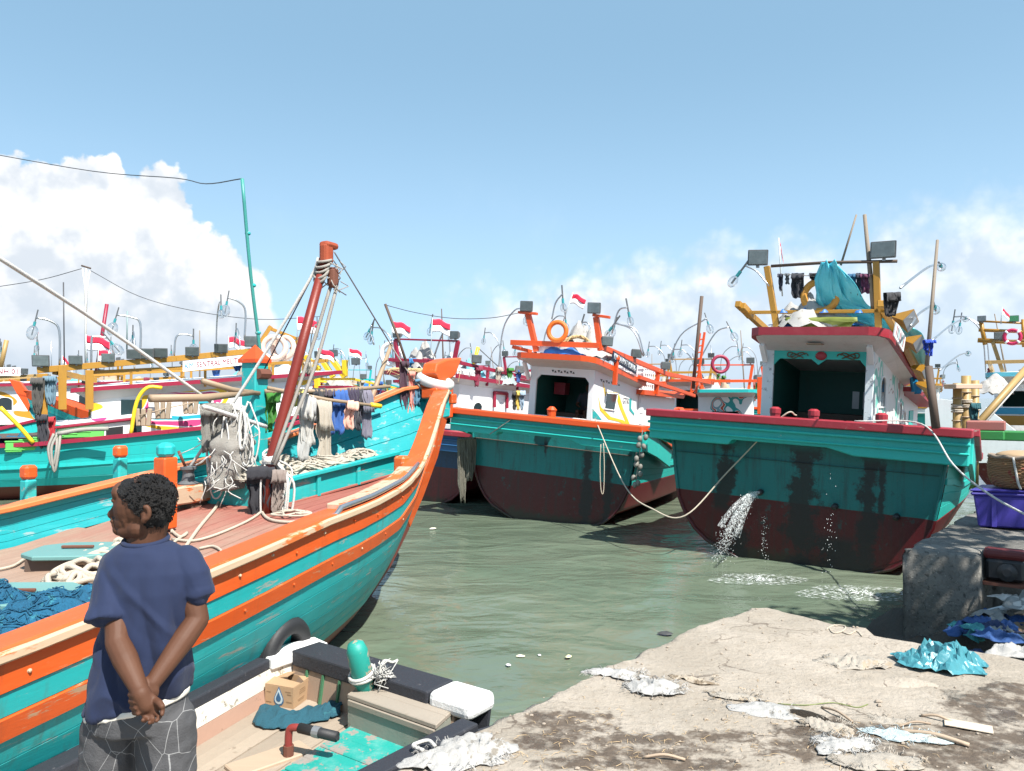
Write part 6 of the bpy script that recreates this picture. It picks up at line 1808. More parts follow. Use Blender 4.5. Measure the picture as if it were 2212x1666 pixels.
def seated(F, loc, label):
    r = thing('person', label, 'person', F.W(loc), F.rot)
    b = MB()
    b.ball((0, 0, .62), (.075, .09, .105), 14, 10); limb(b, [(0, 0, .5), (0, .01, .56)], [.05, .05])
    loft(b, [((0, 0, 0), (.16, 0, 0), (0, .1, 0)), ((0, 0, .25), (.15, 0, 0), (0, .1, 0)), ((0, .01, .42), (.19, 0, 0), (0, .1, 0)), ((0, .01, .49), (.1, 0, 0), (0, .07, 0))])
    for s in (-1, 1):
        limb(b, [(s * .19, 0, .42), (s * .24, -.08, .2), (s * .12, -.28, .16)], [.05, .042, .03])
        b.ball((s * .08, -.31, .16), (.045, .03, .02), 10, 6)
        limb(b, [(s * .09, 0, .02), (s * .1, -.38, .03), (s * .1, -.38, -.35)], [.08, .06, .05])
    b.ball((0, -.095, .61), (.014, .02, .018), 8, 6)
    flesh(b, 'body', m_skin, r, .012, 3)
    s = MB()
    loft(s, [((0, 0, -.05), (.175, 0, 0), (0, .115, 0)), ((0, 0, .25), (.165, 0, 0), (0, .115, 0)), ((0, .01, .43), (.205, 0, 0), (0, .115, 0)), ((0, .01, .51), (.09, 0, 0), (0, .075, 0))])
    for k in (-1, 1): limb(s, [(k * .18, 0, .42), (k * .225, -.04, .28)], [.065, .062])
    flesh(s, 'shirt', mat('dark_shirt', (.03, .035, .045), .85), r, .013, 3)
    h = MB(); h.ball((0, .02, .66), (.085, .092, .09), 12, 8); flesh(h, 'hair', mat('black_hair', (.012, .011, .011)), r, .012, 2)
seated(FM, (.2, 2.15, 2.45), 'person in dark clothes sitting in the shade of the white wheelhouse')
# ---------------------------------------------------------------- litter on the quay
m_sack = mat('white_woven_sack', (.37, .36, .345), .8, wear=.45, wcol=(.24, .215, .18), wscale=10, bump=.5, bscale=120, var=.1)
m_sack_d = mat('dirty_sack', (.33, .295, .25), .85, wear=.5, wcol=(.36, .29, .21), wscale=6, bump=.5, bscale=100)
m_rag_b = mat('muddy_rag', (.38, .32, .25), .9, wear=.6, wcol=(.2, .15, .1), wscale=7, bump=.6, bscale=60)
m_blueplas = mat('turquoise_plastic', (.05, .21, .25), .3, var=.25, wear=.15, wcol=(.25, .5, .52), bump=.25, bscale=25)
m_netgrey = mat('pale_blue_net', (.42, .50, .52), .85, wear=.45, wcol=(.52, .48, .42), wscale=9, bump=.8, bscale=90)
def Q_(px, py, z=0.): p = on_quay(px, py); p.z = quay_h(p.x, p.y) + z; return p
def fringe(mb, c, sx, sy, n, seed, l=.05):
    rnd = random.Random(seed)
    for k in range(n):
        a = rnd.uniform(0, 6.28); p = Vector(c) + Vector((cos(a) * sx / 2 * rnd.uniform(.75, 1.0), sin(a) * sy / 2 * rnd.uniform(.75, 1.0), rnd.uniform(.005, .03)))
        d = Vector((cos(a + rnd.gauss(0, .6)), sin(a + rnd.gauss(0, .6)), 0)) * rnd.uniform(.4, 1) * l
        mb.tube([p, p + d * .5 + Vector((0, 0, .012)), p + d], [.0025, .002, .0012], 3)
def litter(name, px, py, sx, sy, h, m_, lab, seed, rot=0, fr=30, cat='sack', nz=7., out=.35):
    t = thing(name, lab, cat, Q_(px, py))
    crumple('sheet', (0, 0, 0), sx, sy, h, m_, lab, seed, rot, parent=t, nz=nz, fr=out, **({'rj': .16, 'smooth': False} if cat == 'plastic bag' else {}))
    if fr:
        mb = MB(); fringe(mb, (0, 0, 0), sx, sy, fr, seed); mb.build('frayed_threads', m_, t)['kind'] = 'stuff'
    return t
litter('torn_sack', 1330, 1462, .42, .16, 0.069, m_sack, 'white frayed sack end lying nearest the water edge', 1, -.3, 60)
litter('torn_sack', 1415, 1490, .42, .28, 0.106, m_sack, 'bulging white woven sack with frayed rim near the water edge', 2, -.2, 90, nz=6)
litter('muddy_strip', 1497, 1472, .34, .10, 0.034, m_rag_b, 'thin muddy strip of cloth right of the bulging white sack', 3, -.45, 30, 'rag')
litter('flat_sheet', 1655, 1535, .46, .24, 0.049, m_sack, 'cream folded sheet lying flat in the middle of the quay', 4, -.2, 20, 'sheet', 5., .2)
litter('muddy_strip', 1590, 1508, .34, .12, 0.039, m_sack_d, 'dirty sack piece just above the cream folded sheet', 5, -.4, 40, 'rag')
litter('torn_sack', 1790, 1575, .3, .18, 0.058, m_sack_d, 'small dirty white sack right of the cream folded sheet', 6, -.6, 60)
litter('torn_sack', 1830, 1618, .36, .22, 0.069, m_sack, 'crushed white sack near the bottom edge, beside the pale blue net', 7, .3, 80)
litter('net_scrap', 1945, 1594, .44, .17, 0.049, m_netgrey, 'pale blue scrap of netting lying on the wet stain', 8, -.35, 60, 'net')
litter('flat_sheet', 1925, 1557, .26, .12, 0.029, m_sack_d, 'beige sheet above the pale blue net scrap', 9, -.2, 20, 'sheet', 5., .25)
litter('torn_sack', 1845, 1432, .52, .27, 0.097, m_sack_d, 'cream sack lying left of the turquoise plastic bag', 10, -.1, 50)
litter('torn_sack', 1895, 1650, .5, .2, 0.049, m_sack_d, 'muddy torn sack at the bottom edge below the pale blue net', 12, .1, 60)
litter('plastic_bag', 2028, 1440, .62, .48, .26, m_blueplas, 'crumpled turquoise plastic bag on the quay', 11, -.3, 0, 'plastic bag', 5.5, .3)
litter('white_sack', 1003, 1634, .5, .36, 0.136, m_sack, 'heap of white sack on the quay corner beside the small boat', 14, .5, 110)
# cement patch, cardboard, sticks
c = Q_(1915, 1468)
mb = MB(); mb.grid(heap(c - Vector((0, 0, .01)), .62, .28, .05, 4, -.3, 3.), 36, 12, True)
tag(mb.build('cement_patch', m_conc, None, smooth=True), 'low hardened lump of cement beside the cream sack', 'cement lump')
c = Q_(2092, 1571, .012)
MBc = MB().box((0, 0, 0), (.24, .11, .004), Matrix.Rotation(-.5, 3, 'Z'))
o = MBc.build('cardboard_piece', mat('pale_card', (.55, .46, .36), .85), None); o.location = c
tag(o, 'flat piece of pale cardboard on the wet stain at the right', 'cardboard')
def stick(a, b, r, lab, m_=m_wood, mid=.0):
    A, B = Q_(*a, r), Q_(*b, r)
    tag(MB().tube(catmull([A, A.lerp(B, .5) + Vector((0, 0, .02)), B], 5), [r] * 11, 6).build('stick', m_, None, smooth=True), lab, 'stick')
stick((1946, 1582), (2094, 1615), .012, 'longest curved stick on the quay, under the pale cardboard')
stick((1990, 1548), (2060, 1562), .008, 'straight stick leading to the pale cardboard')
stick((1390, 1640), (1480, 1646), .008, 'thin stick lying on the lower brown stain')
stick((1775, 1530), (1842, 1562), .007, 'twig right of the cream folded sheet')
stick((1940, 1570), (2010, 1566), .006, 'short twig above the longest curved stick')
o = MB().grid(heap(Q_(1745, 1548) - Vector((0, 0, .01)), .30, .08, .05, 8, -.6, 5.), 30, 8, True).build('fibre_clump', mat('dark_fibre', (.05, .038, .026), .95, bump=1.5, bscale=120), None, smooth=True)
tag(o, 'dark clump of coir fibre beside the cream folded sheet', 'fibre clump')
rope('cord_loop', [Q_(*p, .006) for p in ((1785, 1362), (1800, 1352), (1825, 1354), (1820, 1366), (1800, 1368), (1790, 1358), (1786, 1362))], .006, m_rope, 'pale cord loop near the far rim of the quay')
rope('cord_loop', [Q_(*p, .006) for p in ((1820, 1368), (1835, 1372), (1850, 1366), (1862, 1376))], .006, m_rope, 'short pale cord beside the loop near the far rim')
rope('green_line', [Q_(*p, .006) for p in ((1680, 1518), (1740, 1524), (1800, 1518), (1850, 1526), (1875, 1520))], .003, mat('olive_line', (.16, .2, .06), .7), 'thin olive fishing line lying across the quay', cat='line')
def straw():
    mb = MB(); rnd = random.Random(6)
    spots = [(1240, 1590, .5), (1180, 1625, .4), (1420, 1600, .5), (1370, 1640, .5), (1560, 1500, .5), (1700, 1600, .5), (1850, 1590, .5), (1600, 1560, .4), (1280, 1540, .3), (1480, 1620, .4), (1950, 1640, .5), (1100, 1640, .35), (1740, 1640, .4)]
    for k in range(260):
        px, py, s = rnd.choice(spots)
        c = Q_(px, py) + Vector((rnd.gauss(0, s * .45), rnd.gauss(0, s * .3), 0))
        if not inside((c.x, c.y), QUAY_EDGE): continue
        c.z = quay_h(c.x, c.y) + .004
        a = rnd.uniform(0, 6.28); l = rnd.uniform(.015, .06)
        d = Vector((cos(a), sin(a), 0)) * l; e = Vector((-d.y, d.x, 0)) * rnd.gauss(0, .5)
        mb.tube([c - d * .5, c + e * .3 + Vector((0, 0, .006)), c + d * .5], rnd.uniform(.0008, .002), 3)
    tag(mb.build('straw_litter', mat('dry_straw', (.40, .29, .17), .9), None), 'dry straw and fibres scattered over the quay', 'straw', None, 'stuff')
    mb = MB()
    for k in range(900):
        x, y = rnd.uniform(-1.2, 4.4), rnd.uniform(3.5, 6.9)
        if not inside((x, y), QUAY_EDGE): continue
        r = abs(rnd.gauss(0, .005)) + .002
        mb.ball((x, y, quay_h(x, y) + r * .4), (r * rnd.uniform(.8, 1.6), r, r * .7), 5, 4)
    tag(mb.build('grit', mat('stone_grit', (.30, .25, .20), .9), None), 'small stones and grit lying on the concrete quay', 'grit', None, 'stuff')
straw()
# things floating in the water
for i, (px, py, s, col) in enumerate(((1125, 1417, .05, (.7, .66, .5)), (1228, 1418, .045, (.72, .68, .4)), (1098, 1436, .035, (.75, .75, .72)), (1438, 1368, .09, (.05, .05, .05)), (935, 1142, .08, (.7, .68, .55)), (1165, 1415, .03, (.6, .6, .6)), (735, 1357, .07, (.08, .08, .08)))):
    p = PZ(px, py, WATER_Z + .02)
    tag(MB().grid(heap(p, s * 2, s * 1.3, s * .35, i, i, 12.), 14, 5, True).build('floating_scrap', simple('scrap' + str(i), col, .5), None, smooth=True), ('cream leaf floating below the middle of the frame', 'yellowish scrap floating right of the cream leaf', 'white speck of foam floating near the quay', 'dark twig floating close to the quay edge', 'pale scrap floating beyond the orange stem', 'grey scrap floating between the pale leaves', 'dark scrap floating under the orange bow')[i], 'floating scrap')
# ---------------------------------------------------------------- on the raised block
m_crate = mat('violet_blue_plastic', (.045, .035, .26), .4, dirt=.15, var=.08)
cA = blk(2108, 1141); ce, cf = ed, fd
crate = thing('plastic_crate', 'large violet blue plastic fish crate on the raised block', 'crate', cA + cf * .45 + ce * .3)
R_ = Matrix((cf, ce, Vector((0, 0, 1)))).transposed()
def cr(name, w0, l0, z0, w1, l1, z1, m_=m_crate, par=None, bev=.02):
    V = [R_ @ Vector((sx * w / 2, sy * l / 2, z)) for (w, l, z) in ((w0, l0, z0), (w1, l1, z1)) for sx, sy in ((-1, -1), (1, -1), (1, 1), (-1, 1))]
    return MB().add(V, [(3, 2, 1, 0), (4, 5, 6, 7), (0, 1, 5, 4), (1, 2, 6, 5), (2, 3, 7, 6), (3, 0, 4, 7)]).build(name, m_, par or crate, bev=bev)
cr('tub', .86, .56, .015, .95, .64, .41)
cr('rim', 1.0, .68, .40, 1.0, .68, .45)
cr('lid', 1.02, .7, .455, 1.0, .68, .48)
for s in (-.25, .25): 
    V = R_ @ Vector((s, -.31, .2)); MB().box(V, (.05, .03, .34), R_).build('rib', m_crate, crate)
# woven basket on the crate
bk = thing('basket', 'round woven cane basket with a pale lid standing on the violet crate', 'basket', cA + cf * .42 + ce * .3 + Vector((0, 0, .48)))
m_cane = mat('cane', (.25, .135, .06), .65, wear=.5, wcol=(.30, .06, .04), wscale=8, rnd=.2)
prof = [(.24, .02), (.28, .06), (.31, .16), (.315, .28), (.30, .38)]
MB().lathe(prof, None, 28).build('basket_lining', mat('dark_cane', (.12, .07, .04), .8), bk)
for k in range(17):
    z = .03 + k * .0215; r = interp(z, [(b_, a_) for a_, b_ in prof])
    MB().tube([Vector(((r + .008 + .007 * (1 if (i + k) % 2 else -1)) * cos(2 * pi * i / 44), (r + .008 + .007 * (1 if (i + k) % 2 else -1)) * sin(2 * pi * i / 44), z)) for i in range(44)], .0115, 5, closed=True).build('cane_ring', m_cane, bk, smooth=True)
MB().tube([Vector((.31 * cos(a), .31 * sin(a), .395 + .008 * sin(9 * a))) for a in lin(0, 2 * pi, 40)[:-1]], .022, 7, closed=True).build('basket_rim', mat('rim_cord', (.22, .17, .13), .9), bk, smooth=True)
MB().ball((0, 0, .40), (.25, .25, .07), 18, 8).build('basket_cover', mat('pale_cover', (.35, .24, .14), .7), bk, smooth=True)
for a in (-2.2, -.6):
    P = [Vector((.34 * cos(a + d), .34 * sin(a + d), z)) for d, z in ((-.12, .40), (-.05, .25), (.02, .1), (.1, .02))]
    MB().tube(catmull(P, 4), .014, 6).build('carry_strap', m_rope_w, bk, smooth=True)
# trash heap, engine and pipes in the corner between quay and block
def trash():
    rnd = random.Random(8)
    cols = [('blue_rag', (.02, .07, .22)), ('grey_rag', (.22, .22, .21)), ('teal_rag', (.03, .2, .22)), ('pale_rag', (.50, .48, .45)), ('brown_rag', (.2, .13, .08)), ('navy_rag', (.015, .03, .09))]
    base = PZ(2170, 1360, -.15)
    mb = MB(); mb.grid(heap(PZ(2150, 1420, -.75), 2.6, 1.6, .55, 3, -.7, 2.), 40, 14, True)
    mb.grid(heap(PZ(2195, 1290, -.35), 1.6, .9, .3, 6, -.7, 2.), 30, 10, True)
    tag(mb.build('silt_bank', mat('dark_silt', (.07, .06, .05), .95, bump=1), None, smooth=True), 'dark silt bank between the quay and the raised block', 'silt', None, 'stuff')
    k = 0; acc = {}; hold = bpy.data.objects.new('hold', None)
    for (px, py, z, n_, names) in ((2095, 1370, -.35, 9, (0, 5, 2, 1)), (2140, 1345, -.2, 10, (0, 1, 2, 5)), (2185, 1360, -.25, 10, (1, 4, 0, 5)), (2210, 1320, -.1, 6, (1, 3, 4))):
        for i in range(n_):
            p = PZ(px + rnd.gauss(0, 26), py + rnd.gauss(0, 18), z)
            nm, col = cols[rnd.choice(names)]
            m_ = mat(nm, col, .75, var=.3, bump=.6, bscale=40)
            acc.setdefault(nm, []).append(crumple('rag', p, rnd.uniform(.2, .42), rnd.uniform(.15, .3), rnd.uniform(.08, .18), m_, '', 60 + k, rnd.uniform(0, 3), nz=6., n=24, parent=hold))
            k += 1
    for nm, obs in acc.items():       # each colour of the tangled mass as one heap
        mb = MB()
        for o in obs:
            mb.add([v.co for v in o.data.vertices], [tuple(p.vertices) for p in o.data.polygons]); bpy.data.objects.remove(o)
        tag(mb.build('rag_heap', MATS[nm], None, smooth=True, solid=.004), 'tangled mass of %s torn netting in the shaded trash heap' % nm.split('_')[0], 'rags', None, 'stuff')
    bpy.data.objects.remove(hold)
    e = PZ(2172, 1262, -.02)
    en = thing('pump_engine', 'small red and black pump engine in the shade of the block', 'engine', e, (0, 0, -.6))
    MB().box((0, 0, .16), (.34, .26, .22)).build('engine_block', m_black, en, bev=.03)
    MB().box((0, .0, .31), (.38, .24, .1)).build('fuel_tank', mat('engine_red', (.10, .009, .009), .6), en, bev=.04, seg=2)
    MB().lathe([(.08, -.03), (.09, 0), (.09, .03), (.04, .05)], basis((.02, -.14, .15), (1, 0, 0), (0, 0, 1)), 18).build('recoil_cover', m_black, en)
    MB().tube([(.2, 0, .15), (.32, 0, .15)], .06, 10).build('outlet', m_grey, en)
    MB().box((0, 0, .02), (.5, .34, .03)).build('skid', m_rust, en)
    hs = [PZ(*p, z) for p, z in (((2118, 1228), -.0), ((2100, 1262), -.05), ((2092, 1292), -.15), ((2104, 1318), -.3), ((2130, 1326), -.35))]
    rope('suction_hose', hs, .042, mat('brown_hose', (.24, .10, .05), .6), 'brown suction hose bending down from the pump engine', n=10, cat='hose')
    tag(MB().tube([PZ(2135, 1322, -.2), PZ(2240, 1296, -.1)], .028, 10).build('plastic_pipe', mat('grey_pvc', (.55, .58, .6), .4), None, smooth=True), 'pale grey plastic pipe lying on the trash heap', 'pipe')
    rope('white_hose', [PZ(*p, 0.1) for p in ((2185, 1238), (2200, 1215), (2215, 1195), (2240, 1180))], .03, m_rope_g, 'pale ribbed hose behind the pump engine', cat='hose', n=8)
    litter_p = PZ(2190, 1412, -.05)
    o = crumple('white_bag', litter_p, .5, .22, .12, m_sack, 'white plastic bag at the right edge below the quay rim', 90, .2, cat='plastic bag')
trash()
# ---------------------------------------------------------------- mooring lines
q0 = FR.W(FR.L(1690, 900, 1, -.1)); q1 = FM.W(FM.L(1285, 905, 1, -.1))
rope('mooring_line', [q0 + Vector((.25, .05, .02)), q0, q0.lerp(q1, .25) + Vector((0, -.1, -.95)), PY(1480, 1114, 13.2), PY(1410, 1100, 13.6), PY(1350, 1050, 14.6), q1], .013, m_rope, 'slack mooring line sagging between the two sterns', sm=8)
q2 = FR.W(FR.L(1990, 916, 1, -.1))
rope('mooring_line', [q2 + Vector((-.8, .45, .03)), q2, PY(2060, 1005, 9.6), PY(2140, 1070, 8.3), PY(2260, 1135, 7.2)], .012, m_rope_w, 'white mooring line from the green stern over the block to the right', sm=8)
q3, q4 = FM.W(FM.L(1120, 895, 1, -.15)), FM.W(FM.L(1058, 938, 1, -.2))
rope('mooring_line', [q3, q4], .012, m_rope_g, 'short rope across the teal stern at its left', sm=0)
q5 = FM.W(FM.L(1298, 960, 1, -.25))
rope('hanging_loop', [q5, q5 + Vector((-.02, 0, -.45)), q5 + Vector((0, 0, -.95)), q5 + Vector((.05, 0, -1.0)), q5 + Vector((.07, 0, -.5)), q5 + Vector((.06, .05, .02))], .01, m_rope, 'rope loop hanging on the teal transom')
# string of floats at the corner of the middle boat
c0_ = FM.L(1388, 935, 1, -.2)
fl_t = thing('float_string', 'string of round grey net floats hanging at the teal stern corner', 'floats', FM.W(c0_))
rnd = random.Random(3)
dirf = FM.W(FM.L(1372, 1055, 1, -.2)) - FM.W(c0_)
for i in range(12):
    p = dirf * ((i // 2 + .5) / 6) + Vector((.05 * (1 if i % 2 else -1) + rnd.gauss(0, .02), rnd.gauss(-.05, .02), rnd.gauss(0, .03)))
    MB().ball(p, (.05, .05, .065), 12, 8, Matrix.Rotation(rnd.uniform(-.4, .4), 3, 'Y')).build('float', mat('grey_float', (.2, .19, .17), .7, dirt=.3, rnd=.25), fl_t, smooth=True)
MB().tube([Vector((0, 0, .05)), dirf], .012, 5).build('float_cord', m_rope_g, fl_t)
# ragged old net at the left quarter of the middle boat
c_ = FM.W(FM.L(1000, 945, 1, .1))
for i, (dx, L_, lab) in enumerate(((0, 1.5, 'ragged grey net hanging at the left edge of the teal stern'), (.18, 1.0, 'shorter ragged net hanging inside the left edge of the teal stern'))):
    cloth('ragged_net', c_ + Vector((-.12 + dx, 0, 0)), c_ + Vector((.14 + dx, .1, 0)), L_, lab, mat('weed_net', (.16, .15, .12), .95, bump=1.2, bscale=60), seed=40 + i, shape='taper', fold=.06, freq=4, back=.05, cat='net')
# life rings, tarps, clothes and flags on the two sterns
ctr = FM.W(FM.L(1204, 716, 1, .75)); nr = FM.M.to_3x3() @ Vector((.15, -1, .05))
life_ring('life_ring', ctr, .21, .055, nr, 'orange life ring standing on the roof of the white wheelhouse', bands=False)
ctr = FR.W(FR.L(1772, 640, 1, 1.0)); nr = FR.M.to_3x3() @ Vector((.1, -1, .1))
life_ring('life_ring', ctr, .27, .062, nr, 'faded ochre life ring under the turquoise tarpaulin', mat('ochre_ring', (.60, .27, .04), .6, dirt=.3), bands=False)
def roof_stuff(F, name, lx, ly, lz, sx, sy, h, m_, lab, seed, cat='tarpaulin'):
    o = MB().grid(heap((0, 0, 0), sx, sy, h, seed, 0, 4.), 50, 16, True).build(name, m_, None, smooth=True)
    o.location = F.W(lx, ly, lz); o.rotation_euler = F.rot
    return tag(o, lab, cat)
roof_stuff(FR, 'tarpaulin', .05, 1.35, 4.0, 1.75, 1.3, .62, m_sack, 'white tarpaulin bundle on the maroon roof', 3)
roof_stuff(FR, 'tarpaulin', .75, 2.6, 3.92, 1.0, 2.6, .62, mat('cyan_sheet', (.14, .46, .55), .45, var=.2), 'pale turquoise sheet spread along the maroon roof side', 5)
roof_stuff(FR, 'tarpaulin', .0, 1.15, 4.08, 1.5, .5, .16, mat('blue_tarp', (.02, .13, .40), .5, var=.3), 'deep blue tarpaulin folded under the ochre beam', 7)
A_, B_ = FR.W(-.42, .82, 4.20), FR.W(.75, .82, 4.20)
cloth('tarpaulin', A_, B_, .26, 'olive green sheet hanging below the ochre beam', mat('olive_sheet', (.16, .19, .03), .6), seed=3, fold=.04, freq=3, back=.3, cat='tarpaulin', shape='taper')
for i, px in enumerate((1693, 1738, 1780, 1857)):
    p = FR.W(FR.L(px, 677, 1, .86))
    o = MB().grid(heap((0, 0, -.03), .16, .1, .08, i, 0, 14.), 14, 5, True).build('tarp_knot', mat('blue_tarp', (.02, .13, .40)), None, smooth=True); o.location = p
    tag(o, ('first', 'second', 'third', 'fourth')[i] + ' blue tarp knot along the ochre beam counted from the left', 'knot')
def drape():
    a = [FR.L(px, py, 1, .72 + .25 * k) for k, (px, py) in enumerate(((1790, 568), (1812, 640), (1850, 680)))]
    w = [(.16, .1), (.42, .12), (.75, .3)]
    P = catmull([FR.W(p) for p in a] + [FR.W(FR.L(1905, 720, 1, 1.6)), FR.W(FR.L(1960, 790, 0, 1.2))], 8)
    xd = (FR.M.to_3x3() @ Vector((1, .1, -.15))).normalized()
    def fn(u, v):
        x = v * (len(P) - 1); i = min(int(x), len(P) - 2); c = P[i].lerp(P[i + 1], x - i)
        ww = interp(v, [(0, .12), (.12, .28), (.35, .5), (.6, .7), (.85, .55), (1, .3)])
        n1 = noise.noise(Vector((u * 5, v * 5, 2))); n2 = noise.noise(Vector((u * 9, v * 3, 7)))
        return c + xd * ((u - .5) * ww * 2.0) + Vector((0, -1, .3)).normalized() * (.16 * n1 + .08 * abs(n2) * 2) + Vector((0, 0, .05 * n2))
    tag(MB().grid(fn, 40, 50).build('tarpaulin', mat('turquoise_sheet', (.10, .55, .66), .35, var=.25, bump=.3, bscale=20), None, smooth=True, solid=.006), 'bright turquoise tarpaulin tied to the top bar and falling over the roof', 'tarpaulin')
drape()
lnA, lnB = FR.W(FR.L(1680, 592, 1, .9)), FR.W(FR.L(1895, 592, 1, .9))
rope('clothes_line', [lnA, lnA.lerp(lnB, .5) + Vector((0, 0, -.04)), lnB], .008, m_rope_g, 'clothes line under the top bar of the green boat')
for i, (px0, px1, dr, sh, col, lab) in enumerate(((1673, 1690, .30, 'taper', (.02, .025, .05), 'dark navy cloth hanging at the left lamp post'), (1695, 1704, .18, 'towel', (.12, .14, .16), 'small grey cloth on the line left of the black trousers'), (1709, 1735, .42, 'trousers', (.02, .022, .03), 'black trousers on the clothes line of the green boat'), (1748, 1780, .1, 'towel', (.015, .015, .02), 'black cloth bunched on the clothes line'), (1832, 1848, .32, 'taper', (.02, .10, .20), 'teal blue cloth right of the turquoise tarpaulin'), (1848, 1860, .36, 'trousers', (.02, .02, .04), 'dark trousers between teal blue and plum cloths'), (1858, 1880, .32, 'shirt', (.10, .02, .06), 'plum coloured shirt at the right end of the line'))):
    a_, b_ = onpole(lnA, lnB, px0), onpole(lnA, lnB, px1)
    cloth('laundry', a_, b_, dr, lab, fabric('r' + str(i), col), seed=70 + i, shape=sh, fold=.025, freq=2, back=.2)
p = FR.W(FR.L(1925, 632, 0, 1.4))
cloth('laundry', p + Vector((-.1, 0, 0)), p + Vector((.16, .08, .02)), .36, 'black jacket hung behind the right lamp post', fabric('jk', (.025, .025, .03)), seed=91, shape='taper', fold=.06, back=.4)
p = FR.W(FR.L(2005, 735, 0, 1.8))
cloth('laundry', p + Vector((-.07, 0, 0)), p + Vector((.12, 0, 0)), .26, 'blue and red cloth tied to the tall pole', fabric('bl', (.02, .07, .45)), seed=93, shape='taper', fold=.05, back=.2)
p = FR.W(FR.L(1985, 778, 0, 1.3))
cloth('tarpaulin', p + Vector((-.2, -.1, 0)), p + Vector((.22, .3, -.1)), .6, 'blue tarpaulin hanging beside the maroon roof edge', mat('blue_tarp2', (.01, .22, .45), .45, var=.4), seed=95, shape='taper', fold=.09, back=.2, cat='tarpaulin')
roof_stuff(FM, 'tarpaulin', .1, 1.9, 3.72, 1.5, 1.8, .85, m_sack, 'white sacks and sheets piled on the orange edged roof', 11)
roof_stuff(FM, 'tarpaulin', -.55, 1.1, 3.8, .7, .6, .3, mat('white_bundle', (.72, .74, .78), .6, var=.1), 'small white bundle behind the left orange lamp post', 13)
roof_stuff(FM, 'tarpaulin', -.1, .95, 3.8, 1.2, .3, .2, mat('blue_tarp', (.02, .13, .40)), 'blue folded sheet under the orange roof beam', 14)
def broom():
    mb = MB(); rnd = random.Random(9); c = FM.W(.15, 1.3, 4.25)
    for k in range(90):
        a = rnd.uniform(-1.6, 1.6); d = Vector((sin(a), rnd.gauss(0, .3), -.55 + abs(cos(a)) * .5)) * rnd.uniform(.25, .48)
        mb.tube([c, c + d * .6 + Vector((0, 0, .06)), c + d], [.014, .01, .004], 4)
    tag(mb.build('palm_thatch', mat('dry_palm', (.55, .40, .20), .85), None), 'dry straw coloured palm fronds on the middle boat roof', 'palm fronds')
broom()
px_ = PY(1400, 800, 19)
cube = thing('water_tank', 'white caged water tank on the deck of the middle boat', 'tank', FM.W(-.1, 6.4, 3.0), FM.rot)
MB().box((0, 0, .38), (.95, .95, .72)).build('tank', mat('milky_plastic', (.62, .72, .72), .35), cube, bev=.06, seg=2)
for k in range(5):
    for s in (-1, 1):
        MB().tube([(-.5, s * .5, .08 + k * .16), (.5, s * .5, .08 + k * .16)], .013, 5).build('cage_bar', m_white_clean, cube)
        MB().tube([(s * .5, -.5, .08 + k * .16), (s * .5, .5, .08 + k * .16)], .013, 5).build('cage_bar', m_white_clean, cube)
for k in range(6):
    for s in (-1, 1):
        MB().tube([(-.5 + k * .2, s * .51, 0), (-.5 + k * .2, s * .51, .8)], .013, 5).build('cage_bar', m_white_clean, cube)
        MB().tube([(s * .51, -.5 + k * .2, 0), (s * .51, -.5 + k * .2, .8)], .013, 5).build('cage_bar', m_white_clean, cube)
a_, b_ = FM.W(FM.L(1213, 705, 1, 1.2)), FM.W(FM.L(1238, 632, 1, 1.2))
flag('flag', a_, b_, .34, (1, .2, 0), 'red and white flag flying above the white wheelhouse', 1, .45)
a_, b_ = FR.W(FR.L(1690, 640, 1, 1.1)), FR.W(FR.L(1682, 514, 1, 1.1))
flag('flag', a_, b_, .22, (.35, -.2, -1), 'drooping red and white flag behind the left lamp of the green boat', 2, .9)
# tree beyond the picture's right edge: its leaves dapple the raised block
def tree():
    rnd = random.Random(12)
    t = thing('tree', 'broad leafy tree standing right of the raised block, outside the picture', 'tree', (8.35, 3.5, 0))
    mb = MB(); mb.tube(catmull([(0, 0, -.2), (.1, 0, 1.5), (-.1, .2, 3.2), (.0, .3, 4.6)], 5), [.24] * 6 + [.2] * 5 + [.15] * 5, 10)
    for k in range(9):
        a = rnd.uniform(0, 6.28); b = Vector((0, .2, rnd.uniform(2.8, 4.5)))
        mb.tube(catmull([b, b + Vector((cos(a) * .9, sin(a) * .9, .6)), b + Vector((cos(a) * 1.9, sin(a) * 1.9, .9))], 4), [.09, .085, .08, .07, .06, .05, .04, .035, .03], 6)
    mb.build('trunk', m_dkwood, t, smooth=True)
    mb = MB()
    for k in range(5200):
        d = Vector((rnd.gauss(0, 1), rnd.gauss(0, 1), rnd.gauss(0, .6)))
        c = Vector((-.75, 1.0, 5.2)) + Vector((d.x * 1.1, d.y * 1.05, d.z * .8))
        if noise.noise(c * 1.1) < -.12 or (c - Vector((-.75, 1.0, 5.2))).length > 2.3: continue
        u = Vector((rnd.gauss(0, 1), rnd.gauss(0, 1), rnd.gauss(0, .4))).normalized() * rnd.uniform(.09, .17); v = u.cross(Vector((rnd.gauss(0, 1), rnd.gauss(0, 1), 1))).normalized() * rnd.uniform(.04, .07)
        mb.add([c - u, c + v, c + u, c - v], [(0, 1, 2, 3)])
    mb.build('crown', mat('tree_leaf', (.05, .10, .025), .5, rnd=0), t)
tree()
